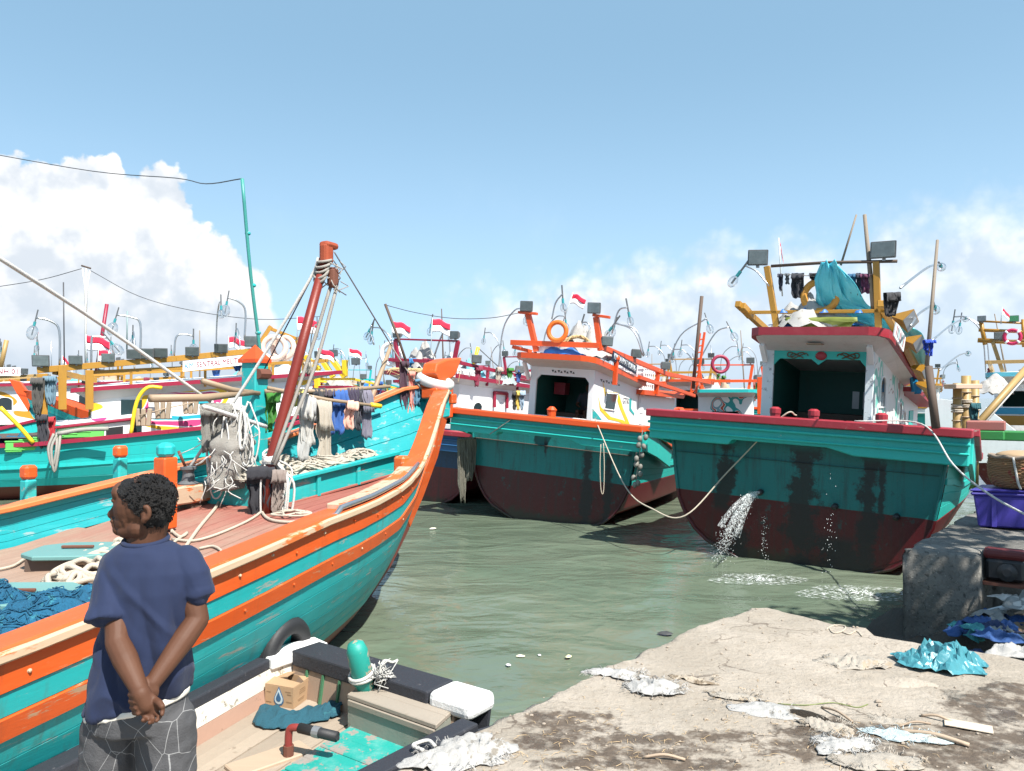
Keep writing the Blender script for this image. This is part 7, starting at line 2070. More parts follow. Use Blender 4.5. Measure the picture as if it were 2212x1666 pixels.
# ---------------------------------------------------------------- boats behind
def wall_paint(name, cols, base=(.78, .79, .79), s=1.2):
    def fac(N, L, tc, c, noi, rng, mix, mul):
        m2 = N.new('ShaderNodeMapping'); m2.inputs['Scale'].default_value = (1, .45, 1); L.new(tc.outputs['Object'], m2.inputs[0])
        n = noi(m2.outputs[0], s, 1.2, .4)
        for i, col in enumerate(cols):
            a = .53 + .045 * i
            c = mix(mul(rng(n, a, a + .004), rng(n, a + .036, a + .04, 1, 0)), c, col)
        return c
    return mat(name, base, .45, var=.05, fac=fac, dirt=.12, dcol=(.3, .28, .25))
def rear_boat(F, name, label, hull, rail, edge, wall, low=None, zr=2.3, W=4.4, ln=11.5, sheer=None, cab=None, frame_m=None, lamps=4, hullc=(.02, .36, .33), post_style=True, windows=2, side=1, nu=10, line=1.0):
    c = dict(hull=hull, rail=rail, low=low or m_low_r, transom=transom_mat('transom_' + str(len(MATS)), hullc, (.16, .02, .02), 1.0, []), line=line, zr=zr, W=W, len=ln, nu=nu, np=5)
    if sheer: c['sheer'] = sheer
    r = stern_boat(F, name, label, c, 'boats moored behind')
    cb = dict(x0=-.95, x1=.85, y0=1.2, y1=5.2, zd=1.6, zt=zr + 1.05, zt_end=zr + .8, open=(-.75, .65, zr + .0, zr + .85), wall=wall, edge=edge, roof=(-1.15, 1.05, .4, 5.4, zr + 1.22, zr + .95), y_int=3.2)
    if cab: cb.update(cab)
    zf = cabin(r, cb)
    for k in range(windows):
        y = 2.0 + k * 1.25
        window(r, cb['x1'] if side > 0 else cb['x0'], y, y + .5, zr + .2, zr + .72, side, m_white_clean)
    fm = frame_m or edge
    rx0, rx1, ry0, ry1, rz0, rz1 = cb['roof']
    z0 = rz0 + .42
    beampart('roof_beam', (rx0, .8, z0), (rx1, .8, z0), .09, .1, fm, r)
    for x in (rx0 + .1, rx1 - .1):
        beampart('side_beam', (x, .75, z0), (x, 7.5, z0 - .5), .09, .1, fm, r)
        if post_style:
            beampart('lamp_post', (x * .8, .85, rz0 + .05), (x * .95, .85, rz0 + 1.0), .1, .1, fm, r, up=(0, 1, 0))
        for y in (2.5, 4.5, 6.5): beampart('beam_stanchion', (x, y, zf(min(y, 5)) - .1), (x, y, lerp(z0, z0 - .5, (y - .75) / 6.75)), .07, .07, fm, r, up=(0, 1, 0))
    if post_style:
        beampart('top_bar', (rx0 * .9, .85, rz0 + 1.02), (rx1 * .9, .85, rz0 + 1.0), .05, .05, fm, r)
        floodlight(r, (rx0 * .8, .85, rz0 + 1.03), (0, -1, -.1), .34, .26)
        floodlight(r, (rx1 * .8, .85, rz0 + 1.03), (0, -1, -.1), .34, .26)
    for k in range(lamps):
        y = 1.6 + 5.5 * k / max(1, lamps - 1)
        floodlight(r, ((rx1 if side > 0 else rx0) * 1.0, y, lerp(z0, z0 - .5, (y - .75) / 6.75) + .05), (side * .8, -.7, -.1), .36, .28)
    rnd = random.Random(int(abs(F.loc.x) * 97 + F.loc.y * 31))
    zb = rz0 + .15
    for k in range(4):          # fishing-lamp arms along both sides
        s = 1 if k % 2 else -1; y = 1.2 + 1.6 * k + rnd.uniform(-.3, .3); x = rx1 if s > 0 else rx0; h = rnd.uniform(1.1, 2.0)
        bulb_arm(r, [(x, y, zb), (x + s * .1, y, zb + h * .7), (x + s * .45, y, zb + h), (x + s * .8, y, zb + h + .05)], .022, .12, (s * .15, 0, -1))
    for k in range(1):
        x, y, h = rnd.uniform(rx0, rx1), rnd.uniform(.8, 7), rnd.uniform(1.2, 2.4)
        tubepart('pole', [(x, y, zb - .4), (x + rnd.uniform(-.4, .4), y, zb + h)], [.03, .016], rnd.choice((m_dkwood, m_steel, m_pole_w)), r)
    for k in range(3):
        x, y = rnd.uniform(rx0 * .6, rx1 * .6), rnd.uniform(1.2, 4.8)
        mb = MB(); mb.grid(heap((x, y, zf(y) + .12), rnd.uniform(.6, 1.2), rnd.uniform(.6, 1.3), rnd.uniform(.3, .6), k + int(F.loc.y), 0, 4.), 18, 6, True)
        mb.build('roof_bundle', rnd.choice((m_sack, m_sack_d, mat('blue_tarp', (.02, .13, .40)), m_netgrey, mat('cyan_sheet', (.14, .46, .55)), m_wood)), r, smooth=True)
    for k in range(5):
        x, y = rnd.choice((rx0, rx1)), rnd.uniform(.9, 5); a_ = Vector((x, y, rz0 + .36))
        cloth('hung_cloth', a_, a_ + Vector((.05, .28, 0)), rnd.uniform(.3, .6), '', rnd.choice((fabric('0', (.03, .17, .015)), fabric('7', (.03, .1, .33)), fabric('blk', (.02, .02, .026)), fabric('5', (.55, .5, .42)), fabric('fm', (.2, .02, .05)))), seed=k + int(F.loc.y), shape='taper', fold=.04, parent=r)
    return r, cb, zf
m_pole_w = mat('weathered_pole', (.2, .16, .12), .7)
def lamp_bulbs(root, F, plane, val, items, r=.02, size=.11):
    for pth, blb in items:
        P = [F.L(x, y, plane, val) for x, y in pth]
        bulb_arm(root, P, r, size, F.L(*blb, plane, val) - P[-1])
# --- long teal boat lying behind the orange one, bow to the left
FK = Frame((PY(640, 860, 25.4).x + 1.0, 26.6, WATER_Z), -120.5, 0)
m_km = wall_paint('km_wall_paint', [(.7, .42, .02), (.55, .05, .18), (.02, .35, .45)], s=.9)
boatK, cbK, zfK = rear_boat(FK, 'fishing_boat', 'long sea-green boat with maroon rail and white painted cabin behind the orange bow', m_teal_far, m_maroon2, m_maroon2, m_km, zr=2.45, W=4.6, ln=15, low=m_bot,
    sheer=[(0, 2.4), (1.5, 2.2), (5, 1.85), (9, 1.5), (12, 1.45), (15, 2.0)], cab=dict(y1=7.5, x0=-1.5, x1=1.2, open=(-1.3, 1.0, 2.5, 3.2), zt=3.42, zt_end=2.75, roof=(-1.75, 1.4, .2, 8.0, 3.6, 2.95)), frame_m=m_yellow, lamps=0, windows=0, side=-1, post_style=False, nu=14, line=.4)
XK = -1.75
def K_(px, py, x=XK): return FK.L(px, py, 0, x)
b0, b1, b2 = K_(80, 800), K_(380, 775), K_(560, 757)
for a, b in ((b0, b1), (b1, b2)): beampart('long_roof_beam', a, b, .16, .17, m_yellow, boatK)
beampart('cross_beam', K_(118, 803), K_(205, 822, .6), .13, .15, m_yellow, boatK)
for (px, p0_, p1_, w) in ((92, 808, 935, .24), (135, 790, 885, .2), (193, 800, 885, .2)):
    beampart('gantry_post', K_(px, p0_), K_(px, p1_), w, w, m_yellow, boatK, up=(0, 1, 0))
for (px, py, s) in ((90, 795, .52), (165, 790, .42), (235, 785, .42), (290, 778, .46), (316, 778, .5), (348, 775, .46), (416, 772, .46), (478, 765, .46), (545, 752, .54)):
    p = K_(px, py, XK - .1); floodlight(boatK, p, FK.I.to_3x3() @ Vector((.25, -1, -.15)), s, s * .72)
nb = K_(470, 784, XK - .2); xd = FK.I.to_3x3() @ (FK.W(b2) - FK.W(b1)); 
Mb = basis(nb, xd, (0, 0, 1))
MB().box((0, 0, 0), (1.95, .3, .03)).build('name_board', m_white_clean, boatK).data.transform(Mb)
text('KM.', 'lettering', .22, mat('letter_sky', (.05, .25, .45), .5), boatK, Mb @ Matrix.Translation((-.78, 0, .02)), fit=.28)
text('SENTRAL MEUTUAH', 'lettering', .23, m_maroon2, boatK, Mb @ Matrix.Translation((.16, 0, .02)), fit=1.5)
# low fish hatch house with scalloped lid, crates along the rail
def scal(N, L, tc, c, noi, rng, mix, mul):
    v = N.new('ShaderNodeTexVoronoi'); v.inputs['Scale'].default_value = 2.6; mp = N.new('ShaderNodeMapping'); mp.inputs['Scale'].default_value = (1, .6, 1)
    L.new(tc.outputs['Object'], mp.inputs[0]); L.new(mp.outputs[0], v.inputs['Vector'])
    s = N.new('ShaderNodeSeparateColor'); L.new(v.outputs['Color'], s.inputs[0])
    c = mix(rng(s.outputs[0], .45, .46), (.50, .06, .22), (.04, .45, .38))
    return mix(rng(v.outputs['Distance'], .33, .34), c, (.75, .76, .76))
hz = [K_(86, 925), K_(292, 902)]
d = hz[1] - hz[0]
Mh = basis(hz[0].lerp(hz[1], .5), d, (0, 0, 1)); Lh_ = d.length
def kbox(name, x0, x1, y0, y1, z0, z1, m_): 
    o = MB().span((x0, y0, z0), (x1, y1, z1)).build(name, m_, boatK, bev=.015); o.data.transform(Mh); return o
kbox('hatch_house_lid', -Lh_ / 2, Lh_ / 2, .0, .10, -1.9, .05, mat('scalloped_lid', (.5, .06, .22), .5, fac=scal))
kbox('hatch_house_edge', -Lh_ / 2 - .05, Lh_ / 2 + .05, -.07, -.003, -1.95, .1, m_maroon2)
kbox('hatch_house_wall', -Lh_ / 2 + .4, Lh_ / 2 - .05, -.75, -.075, -1.8, 0, wall_paint('hatch_wall_paint', [(.02, .35, .5), (.7, .5, .02), (.5, .06, .2)], s=1.4))
kbox('hatch_house_opening', Lh_ / 2 - .75, Lh_ / 2 - .3, -.6, -.2, -.1, .008, m_black)
for k in range(7):
    p = K_(15 + 30 * k, 955 - 4.2 * k, -1.9)
    t = thing('fish_crate', 'green plastic fish crate, %s of the row along the rail' % ('first', 'second', 'third', 'fourth', 'fifth', 'sixth', 'seventh')[k], 'crate', FK.W(p) + Vector((0, .3, -.28)), FK.rot, 'green crates along the rail')
    MB().span((-.26, -.19, 0), (.26, .19, .28)).build('crate_body', mat('lime_plastic', (.12, .50, .10), .45, rnd=.15), t, bev=.02)
    for z in (.06, .27): MB().span((-.275, -.205, z), (.275, .205, z + .03)).build('crate_rim', mat('lime_plastic', (.12, .50, .10)), t, bev=.006)
# yellow davit pipes, stove pipe, rope at rail
for P in (((0, 880), (40, 920), (72, 957)), ((282, 942), (295, 870), (318, 838), (350, 838))):
    tubepart('davit_pipe', catmull([K_(*p, -2.0) for p in P], 5), .055, m_bright_yellow, boatK)
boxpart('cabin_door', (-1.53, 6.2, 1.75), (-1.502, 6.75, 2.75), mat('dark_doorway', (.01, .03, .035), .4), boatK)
for y in (5.4, 5.75): boxpart('shutter', (-1.52, y, 2.2), (-1.502, y + .28, 2.7), m_white, boatK)
q = K_(133, 945, -2.35)
mb = MB(); qw = FK.W(q)
for k in range(2): mb.tube(catmull([qw + Vector((.1 * k - .15, -.1, .1)), qw + Vector((.08 * k - .2, -.25, -.3)), qw + Vector((.05 * k - .08, -.25, -.75 - .15 * k)), qw + Vector((.06 * k, -.22, -.3)), qw + Vector((.1 * k - .1, -.05, .12))], 5), .035, 6)
mb.tube(catmull([qw + Vector((-.05, -.1, .1)), qw + Vector((.5, .1, .2)), qw + Vector((1.1, .3, .22))], 5), .06, 7)
tag(mb.build('mooring_rope', m_rope_g, None, smooth=True), 'thick grey rope looped over the maroon rail behind the man', 'rope')
o = MB().grid(heap((0, 0, 0), 2.2, 1.2, .7, 4), 30, 10, True).build('net_heap', m_netblue, None, smooth=True); o.location = FK.W(K_(35, 955, -1.0)) + Vector((0, 0, -.5))
tag(o, 'blue net heaped on the deck of the sea-green boat', 'net')
for i, (px, py, dr, col, lab) in enumerate(((78, 815, 1.0, (.07, .065, .06), 'dark grey rag on the first ochre gantry post'), (106, 812, .8, (.12, .2, .26), 'blue grey shirt behind the first ochre gantry post'), (88, 895, .9, (.03, .03, .04), 'black cloth low on the first ochre gantry post'), (103, 900, .8, (.4, .02, .03), 'red cloth low on the first ochre gantry post'))):
    p = FK.W(K_(px, py, -2.0)); cloth('laundry', p + Vector((-.15, 0, 0)), p + Vector((.2, 0, 0)), dr, lab, fabric('k' + str(i), col), seed=110 + i, shape='taper', fold=.06, back=.2)
for i in range(3):
    px, py = ((308, 908), (350, 893), (410, 882))[i]
    p = FK.W(K_(px, py, -2.1))
    mb = MB()
    for k in range(3): mb.box(p + Vector((.16 * k - .16, .05, .08)), (.12, .1, .5), Matrix.Rotation(.1 * k - .1, 3, 'Y'))
    tag(mb.build('net_floats', m_wood, None, bev=.02), ('first', 'second', 'third')[i] + ' bundle of weathered wooden net boards on the maroon rail from the left', 'net boards')
rope('rail_line', [FK.W(K_(*p, -2.15)) for p in ((300, 898), (360, 882), (425, 868))], .02, m_wood, 'thin pole resting on the wooden net boards', cat='pole', sm=0)
# masts, antennas and lamps above it
def pole_thing(name, pts, r, m_, label, cat='mast', d=26.): 
    return tag(MB().tube([PY(x, y, d) for x, y in pts], r, 6).build(name, m_, None, smooth=True), label, cat)
m_pole = mat('pale_pole', (.55, .54, .5), .6); m_pole_d = mat('grey_green_pole', (.2, .28, .28), .5)
am = thing('aerial_mast', 'tall pale aerial mast with short crossbar at the left', 'mast', PY(185, 800, 26))
for nm, pts, r_, m_ in (('mast_pole', ((185, 800), (185, 700), (186, 580)), .035, m_pole), ('crossbar', ((176, 574), (196, 580)), .03, m_dkwood), ('brace', ((178, 580), (183, 620), (185, 690)), .02, m_pole), ('brace', ((194, 585), (188, 625), (186, 690)), .02, m_pole)):
    tubepart(nm, [PY(x, y, 26) - PY(185, 800, 26) for x, y in pts], r_, m_, am)
pole_thing('mast', ((208, 805), (231, 657)), .06, m_maroon2, 'leaning maroon pole left of the curved lamps')
pole_thing('antenna', ((139, 790), (137, 610)), .02, m_wire, 'thin whip antenna at the left', 'antenna')
pole_thing('mast', ((274, 755), (275, 672)), .025, m_pole_d, 'thin grey pole between the two big curved lamps')
rope('aerial_wire', [PY(*p, 26) for p in ((196, 585), (300, 640), (420, 672), (560, 690), (690, 684))], .012, m_wire, 'thin aerial wire sagging from the tall pale mast to the right', cat='wire')
rope('aerial_wire', [PY(*p, 26) for p in ((178, 580), (90, 604), (-20, 622))], .012, m_wire, 'thin aerial wire from the tall pale mast to the left edge', cat='wire')
lamp_bulbs(boatK, FK, 0, -1.6, [(((129, 790), (128, 715), (110, 694), (78, 686)), (70, 718)), (((303, 770), (303, 700), (285, 686), (252, 680)), (243, 710)), (((528, 735), (530, 672), (515, 652), (492, 643)), (487, 670)), (((376, 770), (380, 730), (395, 722), (418, 726)), (418, 752)), (((197, 800), (198, 735), (205, 727), (232, 730)), (245, 745))], .03, .17)
# --- white boat at the left edge
FA = Frame((PY(150, 860, 33).x, 33, WATER_Z), -118, 0)
boatA, cbA, zfA = rear_boat(FA, 'fishing_boat', 'white cabin boat with name board at the far left edge', m_teal_far, m_maroon2, m_maroon2, wall_paint('left_wall_paint', [(.5, .25, .02), (.02, .4, .35), (.45, .05, .05)], s=.8), zr=2.1, frame_m=m_bamboo_y, lamps=3, side=-1, post_style=False, ln=13, cab=dict(roof=(-1.2, 1.2, .3, 6.5, 3.35, 3.1), y1=6))
Mb = basis(FA.L(18, 803, 0, -1.4), FA.I.to_3x3() @ Vector((1, .35, 0)), (0, 0, 1))
MB().box((0, 0, 0), (.85, .34, .04)).build('name_board', m_white_clean, boatA).data.transform(Mb)
text('NH 01', 'lettering', .28, m_maroon2, boatA, Mb @ Matrix.Translation((.0, 0, .03)), fit=.7)
tubepart('derrick', [FA.L(0, 800, 0, -1), FA.L(14, 735, 0, -1)], .09, m_bamboo_y, boatA)
# --- orange bow behind the gantry
FB = Frame((PY(198, 860, 29).x, 29.0, WATER_Z + .1), -105, 0)
boatB = thing('fishing_boat', 'boat with orange and teal raised bow seen behind the ochre gantry', 'boat', FB.loc, FB.rot, 'boats moored behind')
ub = lin(-8, 2.4, 26)
for side in (1, -1):
    for d0, d1, m_ in ((0, .35, m_orange2), (.35, .5, m_teal), (.5, .62, m_teal), (.62, 1.0, mat('blue_teal_paint', (.01, .22, .27), .45)), (1.0, 1.4, m_teal), (1.4, 1.9, m_bot)):
        planks(boatB, skin(side), ub, [d0, d1], m_, .03, 'plank', out=-side)
MB().prism([(-.12, 2.1, 2.2), (-.12, 2.5, 2.9), (-.12, 2.75, 3.4), (-.12, 2.4, 3.3), (-.12, 2.0, 2.7)], (.24, 0, 0)).build('stem_head', m_orange2, boatB)
# --- maroon roofed boat just beyond the bow
FF = Frame((-3.0, 20.6, WATER_Z), 27, 3)
boatF, cbF, zfF = rear_boat(FF, 'fishing_boat', 'white boat with maroon roof edge and lamp frame beyond the orange bow post', mat('dark_blue_paint', (.02, .10, .24), .45, dirt=.3, wear=.2), m_maroon, m_maroon2, m_white_clean, zr=2.0, W=4.6, lamps=3, windows=1, hullc=(.015, .05, .12),
    cab=dict(x0=-1.0, x1=.95, zt=3.25, zt_end=3.0, y1=6.5, open=(-.75, .7, 2.1, 3.0), roof=(-1.2, 1.2, .4, 6.5, 3.42, 3.12)))
nbp = FF.L(1000, 807, 0, 1.15)
Mb = basis(nbp, (0, 1, -.04), (0, 0, 1))
MB().box((0, 0, 0), (1.6, .26, .03)).build('name_board', m_white_clean, boatF).data.transform(Mb)
text('FARABI LAUT', 'lettering', .2, mat('letter_grey', (.25, .25, .25)), boatF, Mb @ Matrix.Translation((0, 0, .02)), fit=1.45)
boxpart('white_locker', (1.5, .8, 1.7), (1.9, 3.5, 2.35), m_white, boatF)
MB().tube([FF.L(1068, 880, 0, 1.0), FF.L(1068, 848, 0, 1.0), FF.L(1095, 850, 0, 1.0), FF.L(1095, 882, 0, 1.0)], .06, 4).build('doorway_trim', m_maroon2, boatF)
lamp_bulbs(boatF, FF, 1, 1.0, [(((808, 745), (800, 715), (803, 703)), (795, 720)), (((938, 770), (950, 735), (962, 710)), (972, 728))], .025, .11)
pole_thing('mast', ((832, 657), (860, 730), (880, 790)), .04, m_dkwood, 'dark leaning pole beside the maroon lamp frame', d=20.5)
rope('aerial_wire', [PY(*p, 20) for p in ((836, 660), (900, 676), (980, 688), (1060, 687), (1122, 676))], .010, m_wire, 'thin wire from the dark leaning pole to the white wheelhouse lamp', cat='wire')
p = FF.W(FF.L(845, 765, 1, 1.0))
life_ring('life_ring', p, .30, .07, FF.M.to_3x3() @ Vector((.2, -1, 0)), 'white ring buoy inside the maroon lamp frame', m_white_cloth, False)
roof_stuff(FF, 'sacks', -.3, 1.2, 3.55, 1.2, .9, .7, m_sack, 'white sacks stacked in the maroon lamp frame', 17, 'sacks')
p = FF.W(FF.L(893, 775, 1, .8))
cloth('laundry', p + Vector((-.12, 0, 0)), p + Vector((.12, 0, 0)), .55, 'blue jacket hanging in the maroon lamp frame', fabric('fj', (.02, .2, .45)), seed=121, shape='taper', fold=.05)
cloth('laundry', p + Vector((.25, 0, 0)), p + Vector((.45, 0, 0)), .6, 'maroon jacket hanging in the maroon lamp frame', fabric('fm', (.2, .02, .05)), seed=122, shape='taper', fold=.05)
mbp = MB(); rnd = random.Random(4); cpt = FF.W(0, .5, 3.5)
for k in range(60):
    a = FF.W(rnd.uniform(-.9, 1.0), .6, 3.62); mbp.tube([a, a + Vector((rnd.gauss(0, .15), -.2, -.05)), a + Vector((rnd.gauss(0, .25), -.3, -rnd.uniform(.1, .35)))], [.012, .01, .004], 4)
tag(mbp.build('palm_thatch', mat('dry_palm', (.55, .40, .20)), None), 'palm fronds sticking out under the maroon beam', 'palm fronds')
roof_stuff(FF, 'net_sack', .9, 3.6, 3.25, .8, 1.2, .5, mat('grey_green_net', (.3, .36, .36), .8), 'grey green net sack on the maroon edged roof', 19, 'net')
for i, (px, col, lab) in enumerate(((1112, (.05, .05, .05), 'black cloth hanging at the end of the white cabin wall'), (1120, (.6, .45, .1), 'ochre cloth hanging beside the black one by the white wall'), (1128, (.3, .4, .5), 'pale blue cloth hanging nearest the white wheelhouse'))):
    p = PY(px, 845, 20.0); cloth('laundry', p + Vector((-.06, 0, 0)), p + Vector((.07, .05, 0)), .5, lab, fabric('fw' + str(i), col), seed=130 + i, shape='taper', fold=.04)
tag(MB().box(PY(968, 868, 17.6), (.22, .22, .75)).build('bitt', m_orange2, None, bev=.03), 'short orange bitt seen right of the orange stem', 'bitt')
# --- boat with bright yellow gantry
FY = Frame((PY(700, 860, 33).x, 33, WATER_Z), 15, 0)
boatY, cbY, zfY = rear_boat(FY, 'fishing_boat', 'boat with bright yellow gantry seen between the post and the laundry', m_teal_far, m_maroon2, m_maroon2, m_white, zr=2.0, frame_m=m_bright_yellow, lamps=3, windows=1, post_style=False)
for (p, q) in (((608, 900 - 75), (608, 790)), ((822 - 110, 770), (745, 815)), ((690, 770), (720, 815)), ((745, 812), (745, 778)), ((660, 770), (690, 800)), ((685, 840), (686, 790))):
    beampart('gantry_arm', FY.L(*p, 1, .5), FY.L(*q, 1, .5), .2, .2, m_bright_yellow, boatY, up=(0, 1, 0))
for (px, py) in ((722, 772), (690, 775), (770, 790)): floodlight(boatY, FY.L(px, py, 1, .4), (0, -1, -.1), .5, .36)
Mb = basis(FY.L(625, 818, 1, 0), (1, 0, 0), (0, 0, 1)); MB().box((0, 0, 0), (1.3, .5, .03)).build('name_board', m_white_clean, boatY).data.transform(Mb)
# --- life rings and rack above the cabin of the long boat
for i, (px, py) in enumerate(((592, 752), (612, 752))):
    life_ring('life_ring', PY(px, py, 24.6 + .3 * i), .36, .09, (.15 - .3 * i, -1, .1), ('first', 'second')[i] + ' of the two pale pink ring buoys above the long boat cabin', mat('pale_pink_ring', (.66, .48, .40), .6), False)
beampart('ring_rack', K_(562, 740, -.8), K_(585, 705, -.8), .12, .12, m_yellow, boatK)
beampart('ring_rack', K_(578, 708, -.8), K_(648, 735, -.8), .1, .1, m_yellow, boatK)
beampart('ring_rack', K_(655, 720, -.8), K_(628, 755, -.8), .1, .1, m_yellow, boatK)
# --- boats between the two sterns
FE = Frame((PY(1565, 860, 27).x, 27, WATER_Z), 18, 0)
boatE, cbE, zfE = rear_boat(FE, 'fishing_boat', 'small looking boat with teal roof edge and red frame between the two sterns', m_teal_far, m_maroon2, m_teal_far, wall_paint('mural_paint', [(.02, .3, .3), (.5, .08, .04), (.2, .35, .4)], s=1.6), zr=1.75, W=4.2, frame_m=m_orange2, lamps=3, windows=1, cab=dict(x0=-1.0, x1=.95, open=(-.6, .5, 1.8, 2.3), zt=2.85, zt_end=2.6, roof=(-1.1, 1.1, .4, 5.4, 3.0, 2.75)))
life_ring('life_ring', PY(1556, 787, 26.6), .28, .06, (0, -1, 0), 'dark red ring buoy on the small red frame between the sterns', mat('wine_ring', (.3, .02, .06), .5), False)
lad = thing('lattice_mast', 'orange red lattice mast rising between the two sterns', 'mast', PY(1500, 860, 26))
o_ = PY(1500, 860, 26)
for a, b in (((1492, 850), (1512, 720)), ((1503, 850), (1522, 718))): MB().tube([PY(*a, 26) - o_, PY(*b, 26) - o_], .045, 6).build('lattice_leg', m_orange2, lad)
for k in range(9):
    t = k / 9; MB().tube([PY(lerp(1492, 1512, t), lerp(850, 720, t), 26) - o_, PY(lerp(1503, 1522, (k + .6) / 9.6), lerp(850, 718, (k + .6) / 9.6), 26) - o_], .025, 5).build('lattice_rung', m_orange2, lad)
pole_thing('mast', ((1497, 840), (1516, 640)), .06, m_dkwood, 'dark pole beside the orange red lattice mast', d=25)
lamp_bulbs(boatE, FE, 1, .8, [(((1438, 795), (1470, 725), (1515, 695), (1526, 688)), (1535, 715)), (((1510, 780), (1545, 720), (1575, 706)), (1590, 735)), (((1392, 768), (1375, 715), (1340, 700), (1330, 697)), (1325, 712))], .028, .16)
beampart('red_post', PY(1640, 860, 22) - FE.loc if False else FE.I @ PY(1643, 895, 24), FE.I @ PY(1643, 815, 24), .2, .2, m_orange2, boatE, up=(0, 1, 0))
# --- yellow and white boat at the right edge
FW = Frame((PY(2300, 860, 20).x, 20.0, WATER_Z), 34, 0)
boatW, cbW, zfW = rear_boat(FW, 'fishing_boat', 'white and yellow boat with blue trim at the right edge', m_white_clean, m_yellow, mat('sky_blue_paint', (.10, .42, .52), .45), m_white_clean, zr=1.7, W=5.0, frame_m=m_bamboo_y, lamps=2, windows=0, hullc=(.7, .7, .7), low=m_white, cab=dict(x0=-1.6, x1=1.2, zd=1.2, zt=3.2, zt_end=3.0, open=(-1.4, 1.0, 2.55, 3.0), sill=m_white_clean, roof=(-1.8, 1.4, .4, 5.4, 3.4, 3.2)))
def W_(px, py, y=.9): return FW.L(px, py, 1, y)
for (a, b, r) in (((2118, 694), (2240, 700), .03), ((2114, 713), (2240, 718), .05), ((2112, 735), (2240, 742), .07), ((2118, 690), (2128, 745), .06), ((2210, 690), (2212, 750), .05)):
    tubepart('rail_bar', [W_(*a), W_(*b)], r, m_yellow, boatW)
floodlight(boatW, W_(2121, 697, .8), (0, -1, 0), .26, .2); floodlight(boatW, W_(2190, 698, .8), (0, -1, 0), .3, .22, face=mat('green_led', (.05, .22, .1), .3))
life_ring('life_ring', FW.W(W_(2187, 728, .7)), .19, .05, FW.M.to_3x3() @ Vector((0, -1, 0)), 'crimson ring buoy with white bands on the yellow railing', mat('crimson_ring', (.42, .01, .07), .5))
boxpart('ochre_band', (-1.62, 1.17, 2.0), (1.22, 1.19, 2.3), m_yellow, boatW); boxpart('blue_band', (-1.62, 1.165, 2.34), (1.22, 1.19, 2.52), mat('sea_blue_paint', (.02, .25, .40), .45), boatW)
MB().prism([W_(*p, -.3) for p in ((1998, 885), (2030, 862), (2075, 868), (2100, 905), (2130, 880), (2212, 945), (2260, 1000), (2000, 1000))], (0, .3, 0)).build('white_bulwark', m_white, boatW)
tag(MB().tube([PY(2095, 935, 15.5), PY(2240, 770, 16.5)], .07, 8).build('spar', m_bamboo_y, None, smooth=True), 'long yellow bamboo spar slanting at the right edge', 'spar')
tag(MB().tube([PY(2130, 910, 15.8), PY(2240, 785, 16.8)], .025, 6).build('spar', m_rope_w, None, smooth=True), 'pale rope parallel to the yellow bamboo spar', 'rope')
# bamboo piles beyond the stern
for i, (px, py0, py1, w) in enumerate(((2066, 930, 828, .15), (2085, 930, 812, .17), (2104, 930, 822, .15))):
    a, b = PY(px, py0 + 60, 14.5 + .25 * i), PY(px + 2, py1, 14.5 + .25 * i)
    pl = thing('bamboo_pile', ('left', 'middle', 'right')[i] + ' of the three thick bamboo piles behind the green stern', 'pile', a)
    MB().tube([Vector((0, 0, -.6)), (b - a)], w / 2, 12).build('stem', m_bamboo_y, pl, smooth=True)
    for t in (.2, .5, .8): MB().ring((b - a) * t, w / 2 + .005, .014, None, 16, 5).build('node', m_bamboo, pl)
    mbr = MB()
    for k in range(4): mbr.ring((b - a) * (.62 + .03 * k), w / 2 + .015, .018, Matrix.Rotation(.15 * (k % 2), 3, 'X'), 16, 5)
    mbr.build('lashing', m_rope, pl, smooth=True)
tag(MB().box(PY(2080, 835, 14.4), (.5, .4, .09)).build('pile_cap', mat('pink_timber', (.55, .4, .3), .7), None, bev=.01), 'pale plank laid over the bamboo piles', 'plank')
p = PY(2106, 872, 14.3); cloth('laundry', p + Vector((-.08, 0, 0)), p + Vector((.1, 0, 0)), .42, 'dark teal cloth tied to the bamboo piles', fabric('pile', (.01, .08, .1)), seed=140, shape='taper', fold=.05)
bs = thing('sacking_bundle', 'white hooded bundle on the deck of the white and yellow boat', 'bundle', PY(2140, 850, 17))
MB().grid(heap((0, 0, 0), .8, .6, .4, 21), 30, 12, True).build('bundle_cover', m_sack, bs, smooth=True)
for i, (px, py, col, lab) in enumerate(((2130, 930, (.32, .12, .1), 'faded pink crate behind the basket'), (2128, 950, (.03, .2, .05), 'green crate under the faded pink one behind the basket'), (2195, 952, (.03, .2, .05), 'green crate behind the basket at the right edge'))):
    o = MB().box((0, 0, 0), (.55, .4, .16)).build('fish_crate', simple('crate' + str(i), col, .45), None, bev=.02); o.location = PY(px, py, 12.6); o.rotation_euler = (0, 0, -.6)
    tag(o, lab, 'crate')
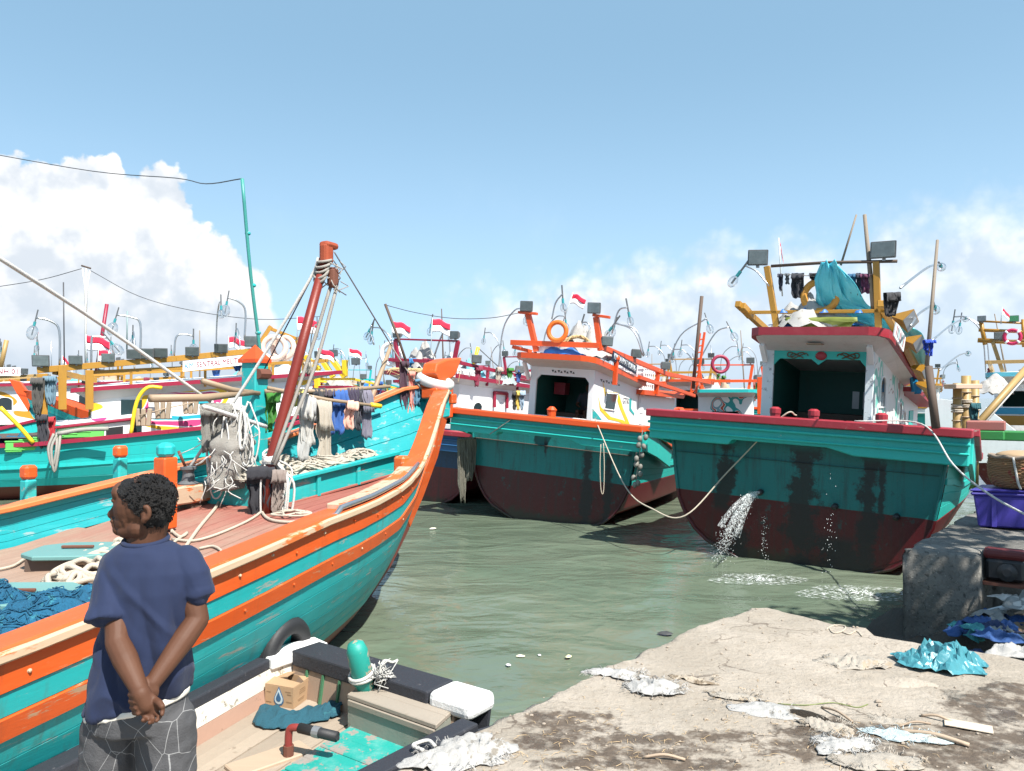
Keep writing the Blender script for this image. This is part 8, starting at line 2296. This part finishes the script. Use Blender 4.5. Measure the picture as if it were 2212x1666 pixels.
# --- further boats that close the view
for i, (px, d, b, em, hm, lab) in enumerate(((430, 42, -110, m_maroon2, m_teal_far, 'distant white boat above the long boat deck'), (1010, 40, 20, m_maroon2, m_teal_far, 'distant boat with maroon roof behind the wheelhouse'), (1240, 44, 25, m_orange2, m_green, 'distant boat hidden behind the white wheelhouse'), (760, 46, 10, m_teal_far, m_teal_far, 'distant boat with teal frame left of the bow'), (1400, 38, 22, m_orange2, m_teal_far, 'distant orange framed boat behind the water tank'), (1690, 40, 15, m_orange2, m_teal_far, 'distant boat seen through the green boat wheelhouse'), (1990, 44, 30, m_yellow, m_white_clean, 'distant boat with ochre beams behind the bamboo piles'), (60, 46, -115, m_maroon2, m_teal_far, 'distant boat at the far left behind the others'), (880, 34, 24, m_maroon2, m_orange2, 'distant boat behind the maroon lamp frame'), (600, 36, 12, m_yellow, m_teal_far, 'distant boat behind the ring buoys'), (300, 38, -112, m_maroon2, m_green, 'distant boat behind the long ochre beam'), (1120, 31, 22, m_maroon2, m_white_clean, 'distant boat just left of the white wheelhouse roof'), (1490, 33, 20, m_orange2, m_green, 'distant boat under the lattice mast'))):
    Fx = Frame((PY(px, 860, d).x, d, WATER_Z), b, 0)
    rear_boat(Fx, 'fishing_boat', lab, hm, em, em, m_white, zr=2.3, lamps=2, windows=1, side=1 if b > 0 else -1, nu=7, frame_m=(m_yellow, em)[i % 2])
# --- national flags
for i, (b_, t_, sz, d, lab) in enumerate((((186, 800), (186, 722), .75, 25.5, 'red and white flag on the tall pale mast'), ((210, 800), (213, 754), .55, 25.5, 'red and white flag below the leaning maroon pole'), ((494, 765), (494, 726), .6, 27, 'red and white flag above the name board of the long boat'), ((642, 735), (642, 683), .68, 25, 'red and white flag behind the red spar, highest there'), ((688, 790), (686, 752), .6, 31, 'red and white flag just right of the red spar, low'), ((755, 790), (754, 752), .5, 33, 'small red and white flag above the laundry'), ((845, 745), (848, 692), .48, 20.8, 'red and white flag beside the dark leaning pole'), ((930, 770), (934, 686), .52, 21, 'red and white flag flying right of the maroon lamp frame'), ((2162, 700), (2165, 664), .22, 19, 'tiny red and white flag above the yellow railing'))):
    flag('flag', PY(*b_, d), PY(*t_, d), sz, (1, .2, 0), lab, i, .3 if i != 8 else .9)
pole_thing('derrick', ((1020, 800), (1033, 750)), .08, m_bright_yellow, 'bright yellow derrick behind the name board of the maroon boat', 'derrick', 30)
rope('derrick_stay', [PY(1033, 752, 30), PY(1085, 800, 30)], .02, m_wire, 'stay wire of the bright yellow derrick', sm=0, cat='wire')
flag('pennant', PY(135, 800, 27), PY(135, 768, 27), .4, (.6, .1, -.4), 'orange and white pennant behind the ochre gantry', 3, .4)
